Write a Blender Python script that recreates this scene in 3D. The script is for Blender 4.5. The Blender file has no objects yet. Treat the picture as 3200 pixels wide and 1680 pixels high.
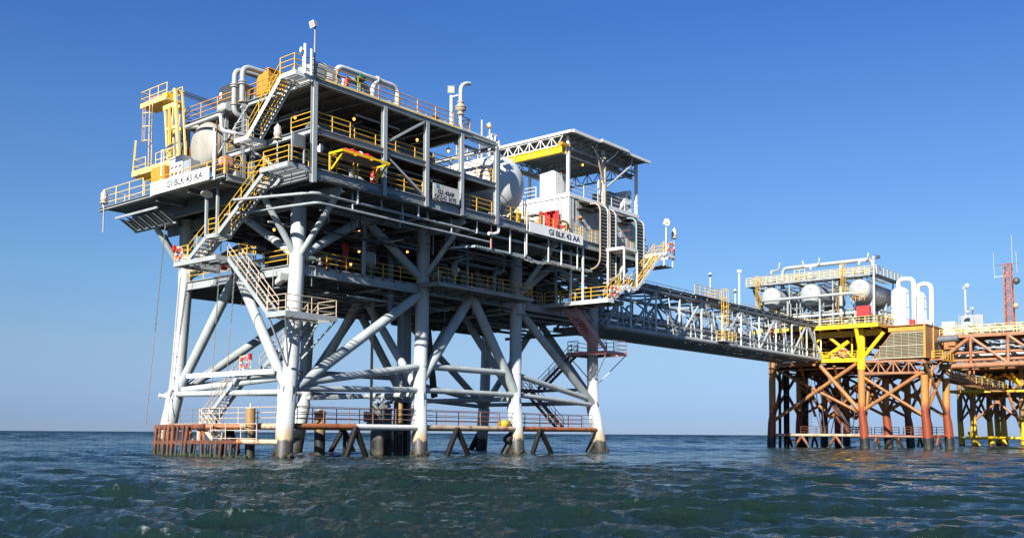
import bpy, math, random
import numpy as np
from mathutils import Vector, Matrix, Quaternion
random.seed(7)
scene = bpy.context.scene
COL = scene.collection
V = Vector
# axes: X runs along the long side of the near platform (away to the right), Y to its far side, Z up; metres; sea level z = 0

# ------------------------------------------------------------------ camera, world, sun
cam_d = bpy.data.cameras.new('camera')
cam = bpy.data.objects.new('camera', cam_d); COL.objects.link(cam)
TH = math.radians(39.565); PITCH = math.atan(153.5/3050); ROLL = math.radians(0.34)
fw = V((math.cos(TH), math.sin(TH), 0)); rt = V((math.sin(TH), -math.cos(TH), 0)); up = V((0, 0, 1))
F = fw*math.cos(PITCH) + up*math.sin(PITCH); U = up*math.cos(PITCH) - fw*math.sin(PITCH)
R = rt*math.cos(ROLL) + U*math.sin(ROLL); U = U*math.cos(ROLL) - rt*math.sin(ROLL)
CAMP = V((-40.30, -52.90, 1.75))
cam.matrix_world = Matrix(((R.x, U.x, -F.x, CAMP.x), (R.y, U.y, -F.y, CAMP.y), (R.z, U.z, -F.z, CAMP.z), (0, 0, 0, 1)))
cam_d.sensor_fit = 'HORIZONTAL'; cam_d.sensor_width = 36.0
cam_d.lens = 36.0*3050/3200
cam_d.shift_y = 360/3200
cam_d.clip_start = 0.2; cam_d.clip_end = 40000
scene.camera = cam

SUN_EL = math.radians(29.5); SUN_AZ = V((-0.965, -0.262, 0))
w = bpy.data.worlds.new('World'); scene.world = w; w.use_nodes = True
nt = w.node_tree; nt.nodes.clear()
sky = nt.nodes.new('ShaderNodeTexSky'); sky.sky_type = 'NISHITA'; sky.sun_disc = False
sky.sun_elevation = SUN_EL; sky.sun_rotation = math.atan2(SUN_AZ.x, SUN_AZ.y)
sky.altitude = 0; sky.air_density = 1.0; sky.dust_density = 0.0; sky.ozone_density = 6.0
tc = nt.nodes.new('ShaderNodeTexCoord'); sep = nt.nodes.new('ShaderNodeSeparateXYZ'); nt.links.new(tc.outputs['Generated'], sep.inputs[0])
tint = nt.nodes.new('ShaderNodeValToRGB')   # clear-day tint of the sky by elevation: greyish at the horizon, deep blue above
SKY = [(0.0, (.255, .345, .615)), (.017, (.275, .359, .633)), (.083, (.53, .523, .585)), (.153, (.58, .647, .697)), (.209, (.57, .659, .765)), (.298, (.503, .659, .83)), (.403, (.379, .588, .879)), (.55, (.52, .72, .98)), (.9, (.60, .78, 1.0))]
el = tint.color_ramp.elements
while len(el) < len(SKY): el.new(0.5)
for e, (p_, c_) in zip(el, SKY): e.position = p_; e.color = (*c_, 1)
nt.links.new(sep.outputs[2], tint.inputs[0])
mul = nt.nodes.new('ShaderNodeMix'); mul.data_type = 'RGBA'; mul.blend_type = 'MULTIPLY'; mul.inputs[0].default_value = 1.0
nt.links.new(sky.outputs[0], mul.inputs[6]); nt.links.new(tint.outputs[0], mul.inputs[7])
bg = nt.nodes.new('ShaderNodeBackground'); bg.inputs['Strength'].default_value = 0.0685
wo = nt.nodes.new('ShaderNodeOutputWorld')
nt.links.new(mul.outputs[2], bg.inputs['Color']); nt.links.new(bg.outputs[0], wo.inputs['Surface'])
sd = bpy.data.lights.new('sun', 'SUN'); sd.energy = 5.0; sd.angle = math.radians(0.53); sd.color = (1.0, 0.95, 0.87)
sun = bpy.data.objects.new('sun', sd); COL.objects.link(sun)
sdir = SUN_AZ.normalized()*math.cos(SUN_EL) + up*math.sin(SUN_EL)
sun.rotation_euler = (-sdir).to_track_quat('-Z', 'Y').to_euler(); sun.location = sdir*200
scene.view_settings.view_transform = 'Standard'
try: scene.view_settings.look = 'None'
except Exception: pass
scene.view_settings.exposure = 1.22; scene.view_settings.gamma = 1.0
scene.view_settings.use_curve_mapping = False
scene.cycles.max_bounces = 6

# ------------------------------------------------------------------ materials
def nn(t, typ, **kw):
    n = t.nodes.new(typ)
    for k, v in kw.items():
        if isinstance(k, str) and hasattr(n, k) and k not in n.inputs.keys(): setattr(n, k, v)
        else: n.inputs[k].default_value = v
    return n
def mixc(t, fac, a, b):
    m = t.nodes.new('ShaderNodeMix'); m.data_type = 'RGBA'
    for sock, val in ((m.inputs[0], fac), (m.inputs[6], a), (m.inputs[7], b)):
        if isinstance(val, bpy.types.NodeSocket): t.links.new(val, sock)
        elif isinstance(val, (int, float)): sock.default_value = val
        else: sock.default_value = (*val, 1) if len(val) == 3 else val
    return m.outputs[2]
def ramp(t, src, pts, interp='LINEAR'):
    r = t.nodes.new('ShaderNodeValToRGB'); r.color_ramp.interpolation = interp
    el = r.color_ramp.elements
    while len(el) < len(pts): el.new(0.5)
    for e, (p, c) in zip(el, pts):
        e.position = p; e.color = (*c, 1) if not isinstance(c, (int, float)) else (c, c, c, 1)
    t.links.new(src, r.inputs[0]); return r.outputs[0]
def noise(t, pos, scale, detail=4, rough=0.6, sc=(1, 1, 1)):
    mp = t.nodes.new('ShaderNodeMapping'); mp.inputs['Scale'].default_value = sc
    t.links.new(pos, mp.inputs[0])
    n = t.nodes.new('ShaderNodeTexNoise'); n.inputs['Scale'].default_value = scale; n.inputs['Detail'].default_value = detail; n.inputs['Roughness'].default_value = rough
    t.links.new(mp.outputs[0], n.inputs['Vector']); return n.outputs['Fac']
RUST = (0.20, 0.055, 0.018)
def paint(name, rgb, rust=0.0, rough=0.5, dirt=0.25, metal=0.0, rustcol=RUST, rs=1.3, streak=0.3):
    m = bpy.data.materials.new(name); m.use_nodes = True; t = m.node_tree
    b = t.nodes['Principled BSDF']; geo = t.nodes.new('ShaderNodeNewGeometry'); pos = geo.outputs['Position']
    n1 = noise(t, pos, 1.1, 5, 0.65, (1, 1, streak))
    f1 = ramp(t, n1, [(0.35, 0.0), (0.72, 1.0)])
    dark = tuple(c*(1-dirt) * k for c, k in zip(rgb, (1.0, 0.97, 0.90)))
    c = mixc(t, f1, rgb, dark)
    if rust > 0:
        n2 = noise(t, pos, rs, 6, 0.72, (1, 1, 0.6))
        th = 0.70 - 0.32*rust
        f2 = ramp(t, n2, [(th-0.03, 0.0), (th+0.05, 1.0)])
        n3 = noise(t, pos, 7, 3)
        rc = mixc(t, ramp(t, n3, [(0.35, 0.0), (0.65, 1.0)]), rustcol, tuple(x*2.1 for x in rustcol))
        c = mixc(t, f2, c, rc)
    t.links.new(c, b.inputs['Base Color'])
    b.inputs['Roughness'].default_value = rough; b.inputs['Metallic'].default_value = metal
    bp = t.nodes.new('ShaderNodeBump'); bp.inputs['Strength'].default_value = 0.12; bp.inputs['Distance'].default_value = 0.03
    t.links.new(n1, bp.inputs['Height']); t.links.new(bp.outputs[0], b.inputs['Normal'])
    return m
def legmat(name, rgb, z_grey, z_tan, tan, low=(0.022, 0.02, 0.015), rust=0.0, rustcol=RUST, crust=1.0):
    """painted tube whose splash zone carries stains, barnacles and weed"""
    m = paint(name, rgb, rust=rust, rough=0.55, dirt=0.28, rustcol=rustcol, streak=0.12); t = m.node_tree; b = t.nodes['Principled BSDF']
    src = b.inputs['Base Color'].links[0].from_socket
    geo = t.nodes.new('ShaderNodeNewGeometry'); sx = t.nodes.new('ShaderNodeSeparateXYZ'); t.links.new(geo.outputs['Position'], sx.inputs[0])
    n = noise(t, geo.outputs['Position'], 1.4, 5, 0.6, (1, 1, 0.5))
    ad = nn(t, 'ShaderNodeMath', operation='MULTIPLY_ADD'); t.links.new(n, ad.inputs[0]); ad.inputs[1].default_value = 1.5; t.links.new(sx.outputs[2], ad.inputs[2])
    def band(z0, z1):
        mr = t.nodes.new('ShaderNodeMapRange'); mr.inputs[1].default_value = z0+0.75; mr.inputs[2].default_value = z1+0.75
        t.links.new(ad.outputs[0], mr.inputs[0]); return mr.outputs[0]
    c = mixc(t, band(z_tan-0.5, z_tan+0.5), tan, src)
    sp = noise(t, geo.outputs['Position'], 9, 3, 0.7)
    grey = mixc(t, ramp(t, sp, [(0.60, 0.0), (0.70, 1.0)]), tuple(x*crust for x in (0.030, 0.030, 0.028)), tuple(x*crust for x in (0.15, 0.145, 0.13)))
    c = mixc(t, band(z_grey-0.08, z_grey+0.08), grey, c)
    wd = mixc(t, ramp(t, noise(t, geo.outputs['Position'], 4, 4), [(0.4, 0.0), (0.6, 1.0)]), low, tuple(x*1.5*y for x, y in zip(low, (1, 1, .6))))
    if crust < 0.2: b.inputs['Specular IOR Level'].default_value = 0.15
    c = mixc(t, band(0.30, 0.55), wd, c)
    t.links.new(c, b.inputs['Base Color']); return m
def emit(name, rgb, s):
    m = bpy.data.materials.new(name); m.use_nodes = True; b = m.node_tree.nodes['Principled BSDF']
    b.inputs['Base Color'].default_value = (*rgb, 1); b.inputs['Emission Color'].default_value = (*rgb, 1); b.inputs['Emission Strength'].default_value = s
    return m
M = {}
M['grey'] = paint('grey_paint', (0.26, 0.29, 0.305), rust=0.06, dirt=0.25)
M['grey2'] = paint('grey_paint_worn_shaded', (0.155, 0.175, 0.185), rust=0.14, dirt=0.35)  # worn grey, darkened further to paint in the shade under the decks
M['lgrey'] = paint('light_grey_paint', (0.30, 0.325, 0.335), rust=0.06, dirt=0.2)
M['white'] = paint('white_paint', (0.62, 0.63, 0.62), rust=0.04, dirt=0.10)
M['rtank'] = paint('round_tank_paint', (0.56, 0.58, 0.58), rust=0.0, dirt=0.10, rough=0.45)
M['tank'] = paint('tank_paint', (0.40, 0.425, 0.43), rust=0.0, dirt=0.12, rough=0.4)
M['ftank'] = paint('far_tank_paint', (0.30, 0.325, 0.335), rust=0.02, dirt=0.18, rough=0.45)
M['creamtank'] = paint('cream_tank_paint', (0.33, 0.315, 0.275), rust=0.03, dirt=0.28, rough=0.55)
M['yellow'] = paint('yellow_paint', (0.60, 0.36, 0.03), rust=0.05, dirt=0.18)
M['yellowrust'] = paint('yellow_paint_rusty', (0.55, 0.29, 0.035), rust=0.3, dirt=0.25)
M['cream'] = paint('cream_yellow_paint', (0.70, 0.52, 0.19), rust=0.18, dirt=0.22)
M['byellow'] = paint('bright_yellow_paint', (0.80, 0.50, 0.004), rust=0.05, dirt=0.12)
M['orange'] = paint('orange_yellow_paint', (0.52, 0.23, 0.025), rust=0.08, dirt=0.18)
M['rust'] = paint('rust', (0.12, 0.038, 0.016), rust=0.55, dirt=0.55, rough=0.9, rustcol=(0.10, 0.03, 0.012))
M['rusty_cream'] = paint('cream_paint_rusting', (0.42, 0.34, 0.23), rust=0.5, dirt=0.25, rs=0.9, rustcol=(0.17, 0.05, 0.015))
M['rusty_orange'] = paint('rusting_orange_pipe', (0.36, 0.125, 0.04), rust=0.55, dirt=0.3, rs=1.0, rustcol=(0.12, 0.035, 0.012))
M['rail_rust'] = paint('rusty_rail', (0.24, 0.155, 0.125), rust=0.5, dirt=0.35, rs=2)
M['rail_cream'] = paint('cream_rail', (0.46, 0.37, 0.27), rust=0.25, dirt=0.2, rs=2)
M['pink'] = paint('faded_red_paint', (0.58, 0.25, 0.24), rust=0.12, dirt=0.3)
M['dpink'] = paint('dark_red_paint', (0.19, 0.08, 0.072), rust=0.3, dirt=0.3)
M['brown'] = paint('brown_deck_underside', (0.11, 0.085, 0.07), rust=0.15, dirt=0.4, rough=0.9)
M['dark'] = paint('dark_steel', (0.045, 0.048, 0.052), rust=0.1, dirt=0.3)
M['mid'] = paint('machinery_grey', (0.11, 0.13, 0.145), rust=0.08, dirt=0.35)
M['teal'] = paint('pale_teal_paint', (0.20, 0.31, 0.31), rust=0.12, dirt=0.25)
M['black'] = paint('black_rubber', (0.015, 0.015, 0.017), dirt=0.2, rough=0.7)
M['red'] = paint('red_paint', (0.45, 0.02, 0.02), dirt=0.15)
M['ored'] = paint('orange_red_plastic', (0.58, 0.06, 0.018), dirt=0.15)
M['green'] = paint('green_paint', (0.008, 0.09, 0.04), dirt=0.2)
M['sandy'] = paint('sandy_pipe_paint', (0.33, 0.275, 0.20), rust=0.1, dirt=0.25)
M['louver'] = paint('louvre_paint', (0.30, 0.27, 0.18), rust=0.1, dirt=0.25)
M['fr_or'] = paint('orange_structure_paint', (0.32, 0.14, 0.045), rust=0.35, dirt=0.3, rs=0.7, rustcol=(0.13, 0.032, 0.01))
M['tower'] = paint('red_orange_tower_paint', (0.36, 0.105, 0.035), rust=0.2, dirt=0.25)
M['fr_pk'] = paint('salmon_structure_paint', (0.31, 0.145, 0.07), rust=0.35, dirt=0.3, rs=0.7, rustcol=(0.13, 0.035, 0.014))
M['sign'] = paint('sign_white', (0.80, 0.80, 0.78), dirt=0.06)
M['sign2'] = paint('sign_grey_white', (0.50, 0.50, 0.48), rust=0.05, dirt=0.25)
M['ink'] = paint('stencil_ink', (0.02, 0.02, 0.022), dirt=0.3)
M['ink2'] = paint('faded_stencil_ink', (0.045, 0.045, 0.05), dirt=0.5)
M['cyan'] = paint('pale_cyan_sticker', (0.42, 0.58, 0.60), dirt=0.1)
M['inkteal'] = paint('teal_print', (0.06, 0.17, 0.19), dirt=0.2)
M['rope'] = paint('rope', (0.22, 0.16, 0.15), dirt=0.3)
M['solar'] = paint('solar_cell', (0.012, 0.016, 0.035), dirt=0.1, rough=0.15)
M['weed'] = paint('seaweed', (0.022, 0.033, 0.008), rust=0.3, dirt=0.5, rough=0.9, rustcol=(0.03, 0.02, 0.01))
M['crust'] = paint('barnacle_crust', (0.035, 0.028, 0.02), rust=0.3, dirt=0.5, rough=0.95, rustcol=(0.06, 0.055, 0.04), rs=5)
M['foam'] = paint('foam', (0.55, 0.58, 0.58), dirt=0.2, rough=0.8)
M['bulb'] = emit('lit_lamp_glass', (1.0, 0.36, 0.06), 1.8)
M['lens'] = emit('flood_lens', (0.8, 0.62, 0.35), 0.25)
M['glass'] = paint('lamp_glass', (0.40, 0.36, 0.33), dirt=0.1, rough=0.15)
M['leg'] = legmat('leg_paint', (0.40, 0.43, 0.435), 1.2, 1.9, (0.30, 0.225, 0.13), rust=0.03)
M['legb'] = legmat('brace_paint', (0.36, 0.40, 0.41), 1.2, 1.7, (0.25, 0.2, 0.12), rust=0.05)
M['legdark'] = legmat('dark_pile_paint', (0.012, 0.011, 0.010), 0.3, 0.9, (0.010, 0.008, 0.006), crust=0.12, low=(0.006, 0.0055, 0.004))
M['fender'] = legmat('fender_pile_rust', (0.055, 0.02, 0.010), 0.3, 0.9, (0.02, 0.013, 0.009), rust=0.75, rustcol=(0.085, 0.024, 0.008), crust=0.2)
M['stub'] = legmat('stub_pile_paint', (0.30, 0.19, 0.07), 1.7, 2.0, (0.10, 0.06, 0.03), rust=0.3, crust=0.25)
M['sump'] = legmat('sump_vessel_paint', (0.10, 0.125, 0.14), 1.3, 1.9, (0.05, 0.045, 0.035), crust=0.25)
M['fleg'] = legmat('orange_leg_paint', (0.40, 0.17, 0.038), 1.5, 5.6, (0.19, 0.034, 0.008), rust=0.2, rustcol=(0.10, 0.022, 0.008), crust=0.4)
M['fbrace'] = legmat('orange_brace_paint', (0.31, 0.135, 0.04), 0.7, 3.0, (0.16, 0.055, 0.02), rust=0.35, rustcol=(0.12, 0.028, 0.010), crust=0.4)
M['yleg'] = legmat('yellow_leg_paint', (0.56, 0.33, 0.02), 0.3, 0.6, (0.35, 0.2, 0.04), rust=0.1)
M['oyleg'] = legmat('tan_leg_paint', (0.26, 0.14, 0.05), 0.3, 4.6, (0.56, 0.33, 0.012), rust=0.15)

# ------------------------------------------------------------------ geometry helpers
_unit = {}
def _mesh(name, verts, faces, mat, smooth=None):
    me = bpy.data.meshes.new(name); me.from_pydata([tuple(v) for v in verts], [], faces)
    if mat is not None: me.materials.append(M[mat] if isinstance(mat, str) else mat)
    if smooth is not None: me.polygons.foreach_set('use_smooth', smooth)
    return me
def unit(shape, mat):
    k = (shape, mat)
    if k in _unit: return _unit[k]
    if shape.startswith('cyl'):
        n = int(shape[3:]); vs = []; fs = []; sm = []
        ring = [(math.cos(2*math.pi*i/n), math.sin(2*math.pi*i/n)) for i in range(n)]
        for z in (0, 1): vs += [(x, y, z) for x, y in ring]
        for i in range(n): fs.append((i, (i+1) % n, n+(i+1) % n, n+i)); sm.append(True)
        vs += [(x, y, 0) for x, y in ring] + [(x, y, 1) for x, y in ring]
        fs.append(tuple(range(3*n-1, 2*n-1, -1))); fs.append(tuple(range(3*n, 4*n))); sm += [False, False]
    elif shape == 'box':
        vs = [(x, y, z) for z in (0, 1) for x, y in ((-.5, -.5), (.5, -.5), (.5, .5), (-.5, .5))]
        fs = [(0, 3, 2, 1), (4, 5, 6, 7), (0, 1, 5, 4), (1, 2, 6, 5), (2, 3, 7, 6), (3, 0, 4, 7)]; sm = [False]*6
    elif shape == 'ibeam':   # y = depth, x = flange width
        t, wb = 0.42, 0.06
        pr = [(-.5, -.5), (.5, -.5), (.5, -t), (wb, -t), (wb, t), (.5, t), (.5, .5), (-.5, .5), (-.5, t), (-wb, t), (-wb, -t), (-.5, -t)]
        n = 12; vs = [(x, y, z) for z in (0, 1) for x, y in pr]
        fs = [(i, (i+1) % n, n+(i+1) % n, n+i) for i in range(n)]
        for o, fl in ((0, True), (n, False)):
            for q in ((0, 1, 2, 11), (10, 3, 4, 9), (8, 5, 6, 7)):
                q = tuple(o+i for i in q); fs.append(q[::-1] if fl else q)
        sm = [False]*len(fs)
    elif shape == 'channel':   # web outward at y... x = flange reach, y = depth; web on the -x side
        t, wb = 0.42, -0.36
        pr = [(-.5, -.5), (.5, -.5), (.5, -t), (wb, -t), (wb, t), (.5, t), (.5, .5), (-.5, .5)]
        n = 8; vs = [(x, y, z) for z in (0, 1) for x, y in pr]
        fs = [(i, (i+1) % n, n+(i+1) % n, n+i) for i in range(n)]
        for o, fl in ((0, True), (n, False)):
            for q in ((0, 1, 2, 3), (0, 3, 4, 7), (4, 5, 6, 7)):
                q = tuple(o+i for i in q); fs.append(q[::-1] if fl else q)
        sm = [False]*len(fs)
    me = _mesh(shape, vs, fs, mat, sm); _unit[k] = me; return me
WM = {}
def link(o, parent, mw):
    COL.objects.link(o); WM[o.name] = mw
    if parent is not None:
        o.parent = parent; o.matrix_parent_inverse = WM[parent.name].inverted()
    o.matrix_basis = mw
    return o
def strut(name, p, q, a, mat, parent=None, b=None, shape='cyl8', upv=None):
    """bar from p to q: round with radius a, or box / ibeam of width a and depth b"""
    p = V(p); q = V(q); d = q-p; L = d.length
    if L < 1e-5: L = 1e-5; d = V((0, 0, 1))*L
    z = d/L; u0 = V(upv) if upv else V((0, 0, 1))
    if abs(z.dot(u0)) > 0.999: x = V((1, 0, 0)) if abs(z.x) < 0.9 else V((0, 1, 0))
    else: x = u0.cross(z).normalized()
    y = z.cross(x).normalized(); x = y.cross(z)
    bb = a if b is None else b
    mw = Matrix(((x.x*a, y.x*bb, z.x*L, p.x), (x.y*a, y.y*bb, z.y*L, p.y), (x.z*a, y.z*bb, z.z*L, p.z), (0, 0, 0, 1)))
    o = bpy.data.objects.new(name, unit(shape, mat)); return link(o, parent, mw)
def bar(name, p, q, wd, dp, mat, parent=None, shape='box', upv=None):
    return strut(name, p, q, wd, mat, parent, dp, shape, upv)
class MB:
    def __init__(s): s.v = []; s.f = []; s.s = []
    def face(s, pts, sm=False):
        o = len(s.v); s.v += [V(p) for p in pts]; s.f.append(tuple(range(o, o+len(pts)))); s.s.append(sm)
    def box(s, a, b):
        x0, x1 = sorted((a[0], b[0])); y0, y1 = sorted((a[1], b[1])); z0, z1 = sorted((a[2], b[2]))
        o = len(s.v)
        s.v += [V(c) for c in ((x0, y0, z0), (x1, y0, z0), (x1, y1, z0), (x0, y1, z0), (x0, y0, z1), (x1, y0, z1), (x1, y1, z1), (x0, y1, z1))]
        s.f += [tuple(o+i for i in q) for q in ((0, 3, 2, 1), (4, 5, 6, 7), (0, 1, 5, 4), (1, 2, 6, 5), (2, 3, 7, 6), (3, 0, 4, 7))]; s.s += [False]*6
        return s
    def prism(s, poly, ext):
        """closed polygon (3D points, planar) extruded by the vector ext"""
        n = len(poly); e = V(ext); o = len(s.v)
        s.v += [V(p) for p in poly] + [V(p)+e for p in poly]
        s.f.append(tuple(o+i for i in range(n))[::-1]); s.f.append(tuple(o+n+i for i in range(n)))
        s.f += [(o+i, o+(i+1) % n, o+n+(i+1) % n, o+n+i) for i in range(n)]; s.s += [False]*(n+2)
        return s
    def rings(s, rings, cap=True, closed=False):
        """list of rings (equal point counts) skinned smoothly"""
        n = len(rings[0]); o = len(s.v)
        for r in rings: s.v += [V(p) for p in r]
        m = len(rings)
        for j in range(m if closed else m-1):
            a = o+j*n; b2 = o+((j+1) % m)*n
            for i in range(n): s.f.append((a+i, a+(i+1) % n, b2+(i+1) % n, b2+i)); s.s.append(True)
        if cap and not closed:
            s.face(rings[0][::-1]); s.face(rings[-1])
        return s
    def tube(s, pts, r, n=10, rs=None, closed=False, cap=True):
        pts = [V(p) for p in pts]; m = len(pts); rr = []; px = None
        for i, p in enumerate(pts):
            a = pts[(i-1) % m] if (i > 0 or closed) else p; b2 = pts[(i+1) % m] if (i < m-1 or closed) else p
            t = (b2-a).normalized()
            if px is None:
                px = t.orthogonal().normalized()
            else:
                px = (px - t*px.dot(t)).normalized()
            py = t.cross(px); rad = rs[i] if rs else r
            if 0 < i < m-1:
                d1 = (p-a).normalized(); d2 = (b2-p).normalized(); c = max(0.6, math.sqrt(max(0.0, (1+d1.dot(d2))/2)))
            rr.append([p + (px*math.cos(2*math.pi*k/n) + py*math.sin(2*math.pi*k/n))*rad for k in range(n)])
        return s.rings(rr, cap, closed)
    def lathe(s, org, axis, prof, n=20):
        """profile [(distance along axis, radius)]"""
        ax = V(axis).normalized(); x = ax.orthogonal().normalized(); y = ax.cross(x); o = V(org)
        return s.rings([[o+ax*h+(x*math.cos(2*math.pi*k/n)+y*math.sin(2*math.pi*k/n))*max(r, 1e-3) for k in range(n)] for h, r in prof])
    def build(s, name, mat, parent=None):
        if not s.v: return None
        c = V((sum(v.x for v in s.v), sum(v.y for v in s.v), sum(v.z for v in s.v)))/len(s.v)
        me = _mesh(name, [v-c for v in s.v], s.f, mat, s.s)
        o = bpy.data.objects.new(name, me); return link(o, parent, Matrix.Translation(c))
def bend(pts, r, n=5):
    """polyline with rounded corners of radius r"""
    pts = [V(p) for p in pts]; out = [pts[0]]
    for i in range(1, len(pts)-1):
        a, b2, c = pts[i-1], pts[i], pts[i+1]; d1 = (a-b2); d2 = (c-b2)
        t = min(r, d1.length*0.49, d2.length*0.49); p0 = b2+d1.normalized()*t; p1 = b2+d2.normalized()*t
        for k in range(n+1):
            f = k/n; out.append(p0*(1-f)**2 + b2*2*f*(1-f) + p1*f*f)
    out.append(pts[-1]); return out
def pipe_part(name, pts, r, mat, parent, br=None, n=10):
    return MB().tube(bend(pts, br if br is not None else r*2.6), r, n).build(name, mat, parent)
def tag(o, label, cat, group=None, kind=None):
    if label: o['label'] = label
    if cat: o['category'] = cat
    if group: o['group'] = group
    if kind: o['kind'] = kind
    return o
def thing(name, label, cat, loc=(0, 0, 0), group=None):
    o = bpy.data.objects.new(name, None); o.empty_display_size = 0.3
    link(o, None, Matrix.Translation(V(loc))); return tag(o, label, cat, group, 'thing')
def boxp(name, a, b, mat, parent): return MB().box(a, b).build(name, mat, parent)
def dup(root, delta, label=None, children=None):
    """copy of a thing, its parts and their sub-parts, moved by delta"""
    T = Matrix.Translation(V(delta))
    def cp(o, par):
        c = o.copy(); mw = T @ WM[o.name]
        link(c, par, mw)
        for ch in KIDS.get(o.name, ()): cp(ch, c)
        return c
    global KIDS
    KIDS = {}
    for o in COL.objects:
        if o.parent: KIDS.setdefault(o.parent.name, []).append(o)
    c = cp(root, None)
    if label: c['label'] = label
    return c

# ------------------------------------------------------------------ rails, stairs, lamps ... builders
def guard_rail(label, pts, mat='yellow', h=1.07, gap=1.9, toe=None, group='guard rails', r=0.032, levels=(1.0, 0.68, 0.35), name='guard_rail', closed=False):
    t = thing(name, label, 'railing', pts[0], group); pts = [V(p) for p in pts]
    if closed: pts = pts+[pts[0]]
    z = V((0, 0, 1)); done = set()
    for a, b in zip(pts, pts[1:]):
        L = (b-a).length; n = max(1, round(L/gap))
        for i in range(n+1):
            p = a+(b-a)*(i/n); k = (round(p.x, 2), round(p.y, 2))
            if k in done: continue
            done.add(k); strut('post', p, p+z*h, r*1.15, mat, t, shape='cyl6')
        for f in levels: strut('rail', a+z*h*f, b+z*h*f, r, mat, t, shape='cyl6')
        if toe: bar('toe_plate', a+z*0.10, b+z*0.10, 0.02, 0.18, toe, t)
    return t
def stair(label, top, bot, wv, smat='lgrey', tmat='grey', rmat='yellow', n=None, rails=(1, 1), rise=0.21, name='stairway', group='steel stairways', sd=0.30, td=0.045):
    """flight between the centre points top and bot; wv = half-width vector"""
    top = V(top); bot = V(bot); wv = V(wv); t = thing(name, label, 'stairs', bot, group); z = V((0, 0, 1))
    n = n or max(3, round((top.z-bot.z)/rise)); d = top-bot; run = V((d.x, d.y, 0)).normalized()
    for s in (-1, 1):
        bar('stringer', bot+wv*s, top+wv*s, 0.06, sd, smat, t)
    for i in range(1, n):
        c = bot+d*(i/n); bar('tread', c-run*0.13, c+run*0.13, wv.length*2-0.07, td, tmat, t)
    for k, s in enumerate((-1, 1)):
        if not rails[k]: continue
        m = max(2, round(d.length/1.6))
        for i in range(m+1):
            p = bot+d*(i/m)+wv*s*1.02; strut('handrail_post', p, p+z*1.0, 0.034, rmat, t, shape='cyl6')
        for hh in (1.0, 0.55): strut('handrail', bot+wv*s*1.02+z*hh, top+wv*s*1.02+z*hh, 0.034, rmat, t, shape='cyl6')
    return t
def landing(label, a, b, mat='lgrey', depth=0.28, name='stair_landing', grate='grey'):
    """rectangular landing with fascia channels and a floor of open bars"""
    x0, y0, z0 = a; x1, y1, _ = b; t = thing(name, label, 'landing', ((x0+x1)/2, (y0+y1)/2, z0-depth), 'stair landings')
    zc = z0-depth/2
    for p, q in (((x0, y0, zc), (x1, y0, zc)), ((x1, y0, zc), (x1, y1, zc)), ((x1, y1, zc), (x0, y1, zc)), ((x0, y1, zc), (x0, y0, zc))):
        bar('fascia', p, q, 0.07, depth, mat, t)
    m = MB(); k = int((y1-y0)/0.11)
    for i in range(1, k):
        y = y0+(y1-y0)*i/k; m.box((x0+.04, y-.012, z0-.05), (x1-.04, y+.012, z0-.005))
    for i in range(1, int((x1-x0)/0.6)+1):
        x = x0+i*0.6
        if x < x1-.1: m.box((x-.03, y0+.04, z0-.12), (x+.03, y1-.04, z0-.052))
    o = m.build('grating', grate, t); o['kind'] = 'stuff'
    return t
def lifebuoy(label, c, nrm, mat='ored', r=0.38):
    t = thing('lifebuoy', label, 'lifebuoy', c, 'lifebuoys'); c = V(c); nrm = V(nrm).normalized(); x = nrm.orthogonal().normalized(); y = nrm.cross(x)
    pts = [c+(x*math.cos(a)+y*math.sin(a))*r for a in [2*math.pi*i/20 for i in range(20)]]
    MB().tube(pts, 0.085, 8, closed=True).build('ring', mat, t)
    for k in range(4):
        a = math.pi/4+k*math.pi/2; p = c+(x*math.cos(a)+y*math.sin(a))*r; tg = (-x*math.sin(a)+y*math.cos(a))*0.05
        strut('band', p-tg, p+tg, 0.095, 'white', t, shape='cyl8')
    m = MB(); m.tube([c+(x*math.cos(a)+y*math.sin(a))*(r+0.12) for a in [2*math.pi*i/16 for i in range(16)]], 0.014, 5, closed=True); m.build('grab_rope', 'white', t)
    return t
def mast_light(label, p, h, kind='flood', mat='lgrey', r=0.05, aim=(-1, -0.4, -0.5), lit=False, group='lamps on poles'):
    t = thing('lamp_post', label, 'lamp post', p, group); p = V(p); tp = p+V((0, 0, h))
    strut('pole', p, tp, r, mat, t)
    a = V(aim).normalized()
    if kind == 'flood':
        c = tp+a*0.10; s = V((0, 0, 1)).cross(a).normalized(); u2 = a.cross(s)
        m = MB(); 
        f = [c+s*i*0.26+u2*j*0.2+a*0.16 for i, j in ((-1, -1), (1, -1), (1, 1), (-1, 1))]; bk = [c+s*i*0.15+u2*j*0.12-a*0.16 for i, j in ((-1, -1), (1, -1), (1, 1), (-1, 1))]
        m.face(bk[::-1]); [m.face((bk[i], bk[(i+1) % 4], f[(i+1) % 4], f[i])) for i in range(4)]
        m.face(f); m.build('lamp_head', 'white', t)
        g = MB(); g.face([c+s*i*0.21+u2*j*0.155+a*0.165 for i, j in ((-1, -1), (1, -1), (1, 1), (-1, 1))]); g.build('lens', 'bulb' if lit else 'glass', t)
    else:   # bell shade
        c = tp+V((a.x, a.y, 0)).normalized()*0.18; ax = V((a.x*0.5, a.y*0.5, -1)).normalized()
        MB().tube([tp, tp+V((0, 0, .12)), c+V((0, 0, .1))], 0.03, 6).build('arm', mat, t)
        MB().lathe(c-ax*0.1, ax, [(-.12, .06), (0, .1), (.05, .14), (.3, .27), (.31, .25), (.1, .12)], 14).build('lamp_shade', 'white', t)
        MB().lathe(c-ax*0.1, ax, [(.1, .02), (.16, .09), (.24, .08), (.28, .02)], 10).build('bulb', 'bulb' if lit else 'glass', t)
    return t
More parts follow.
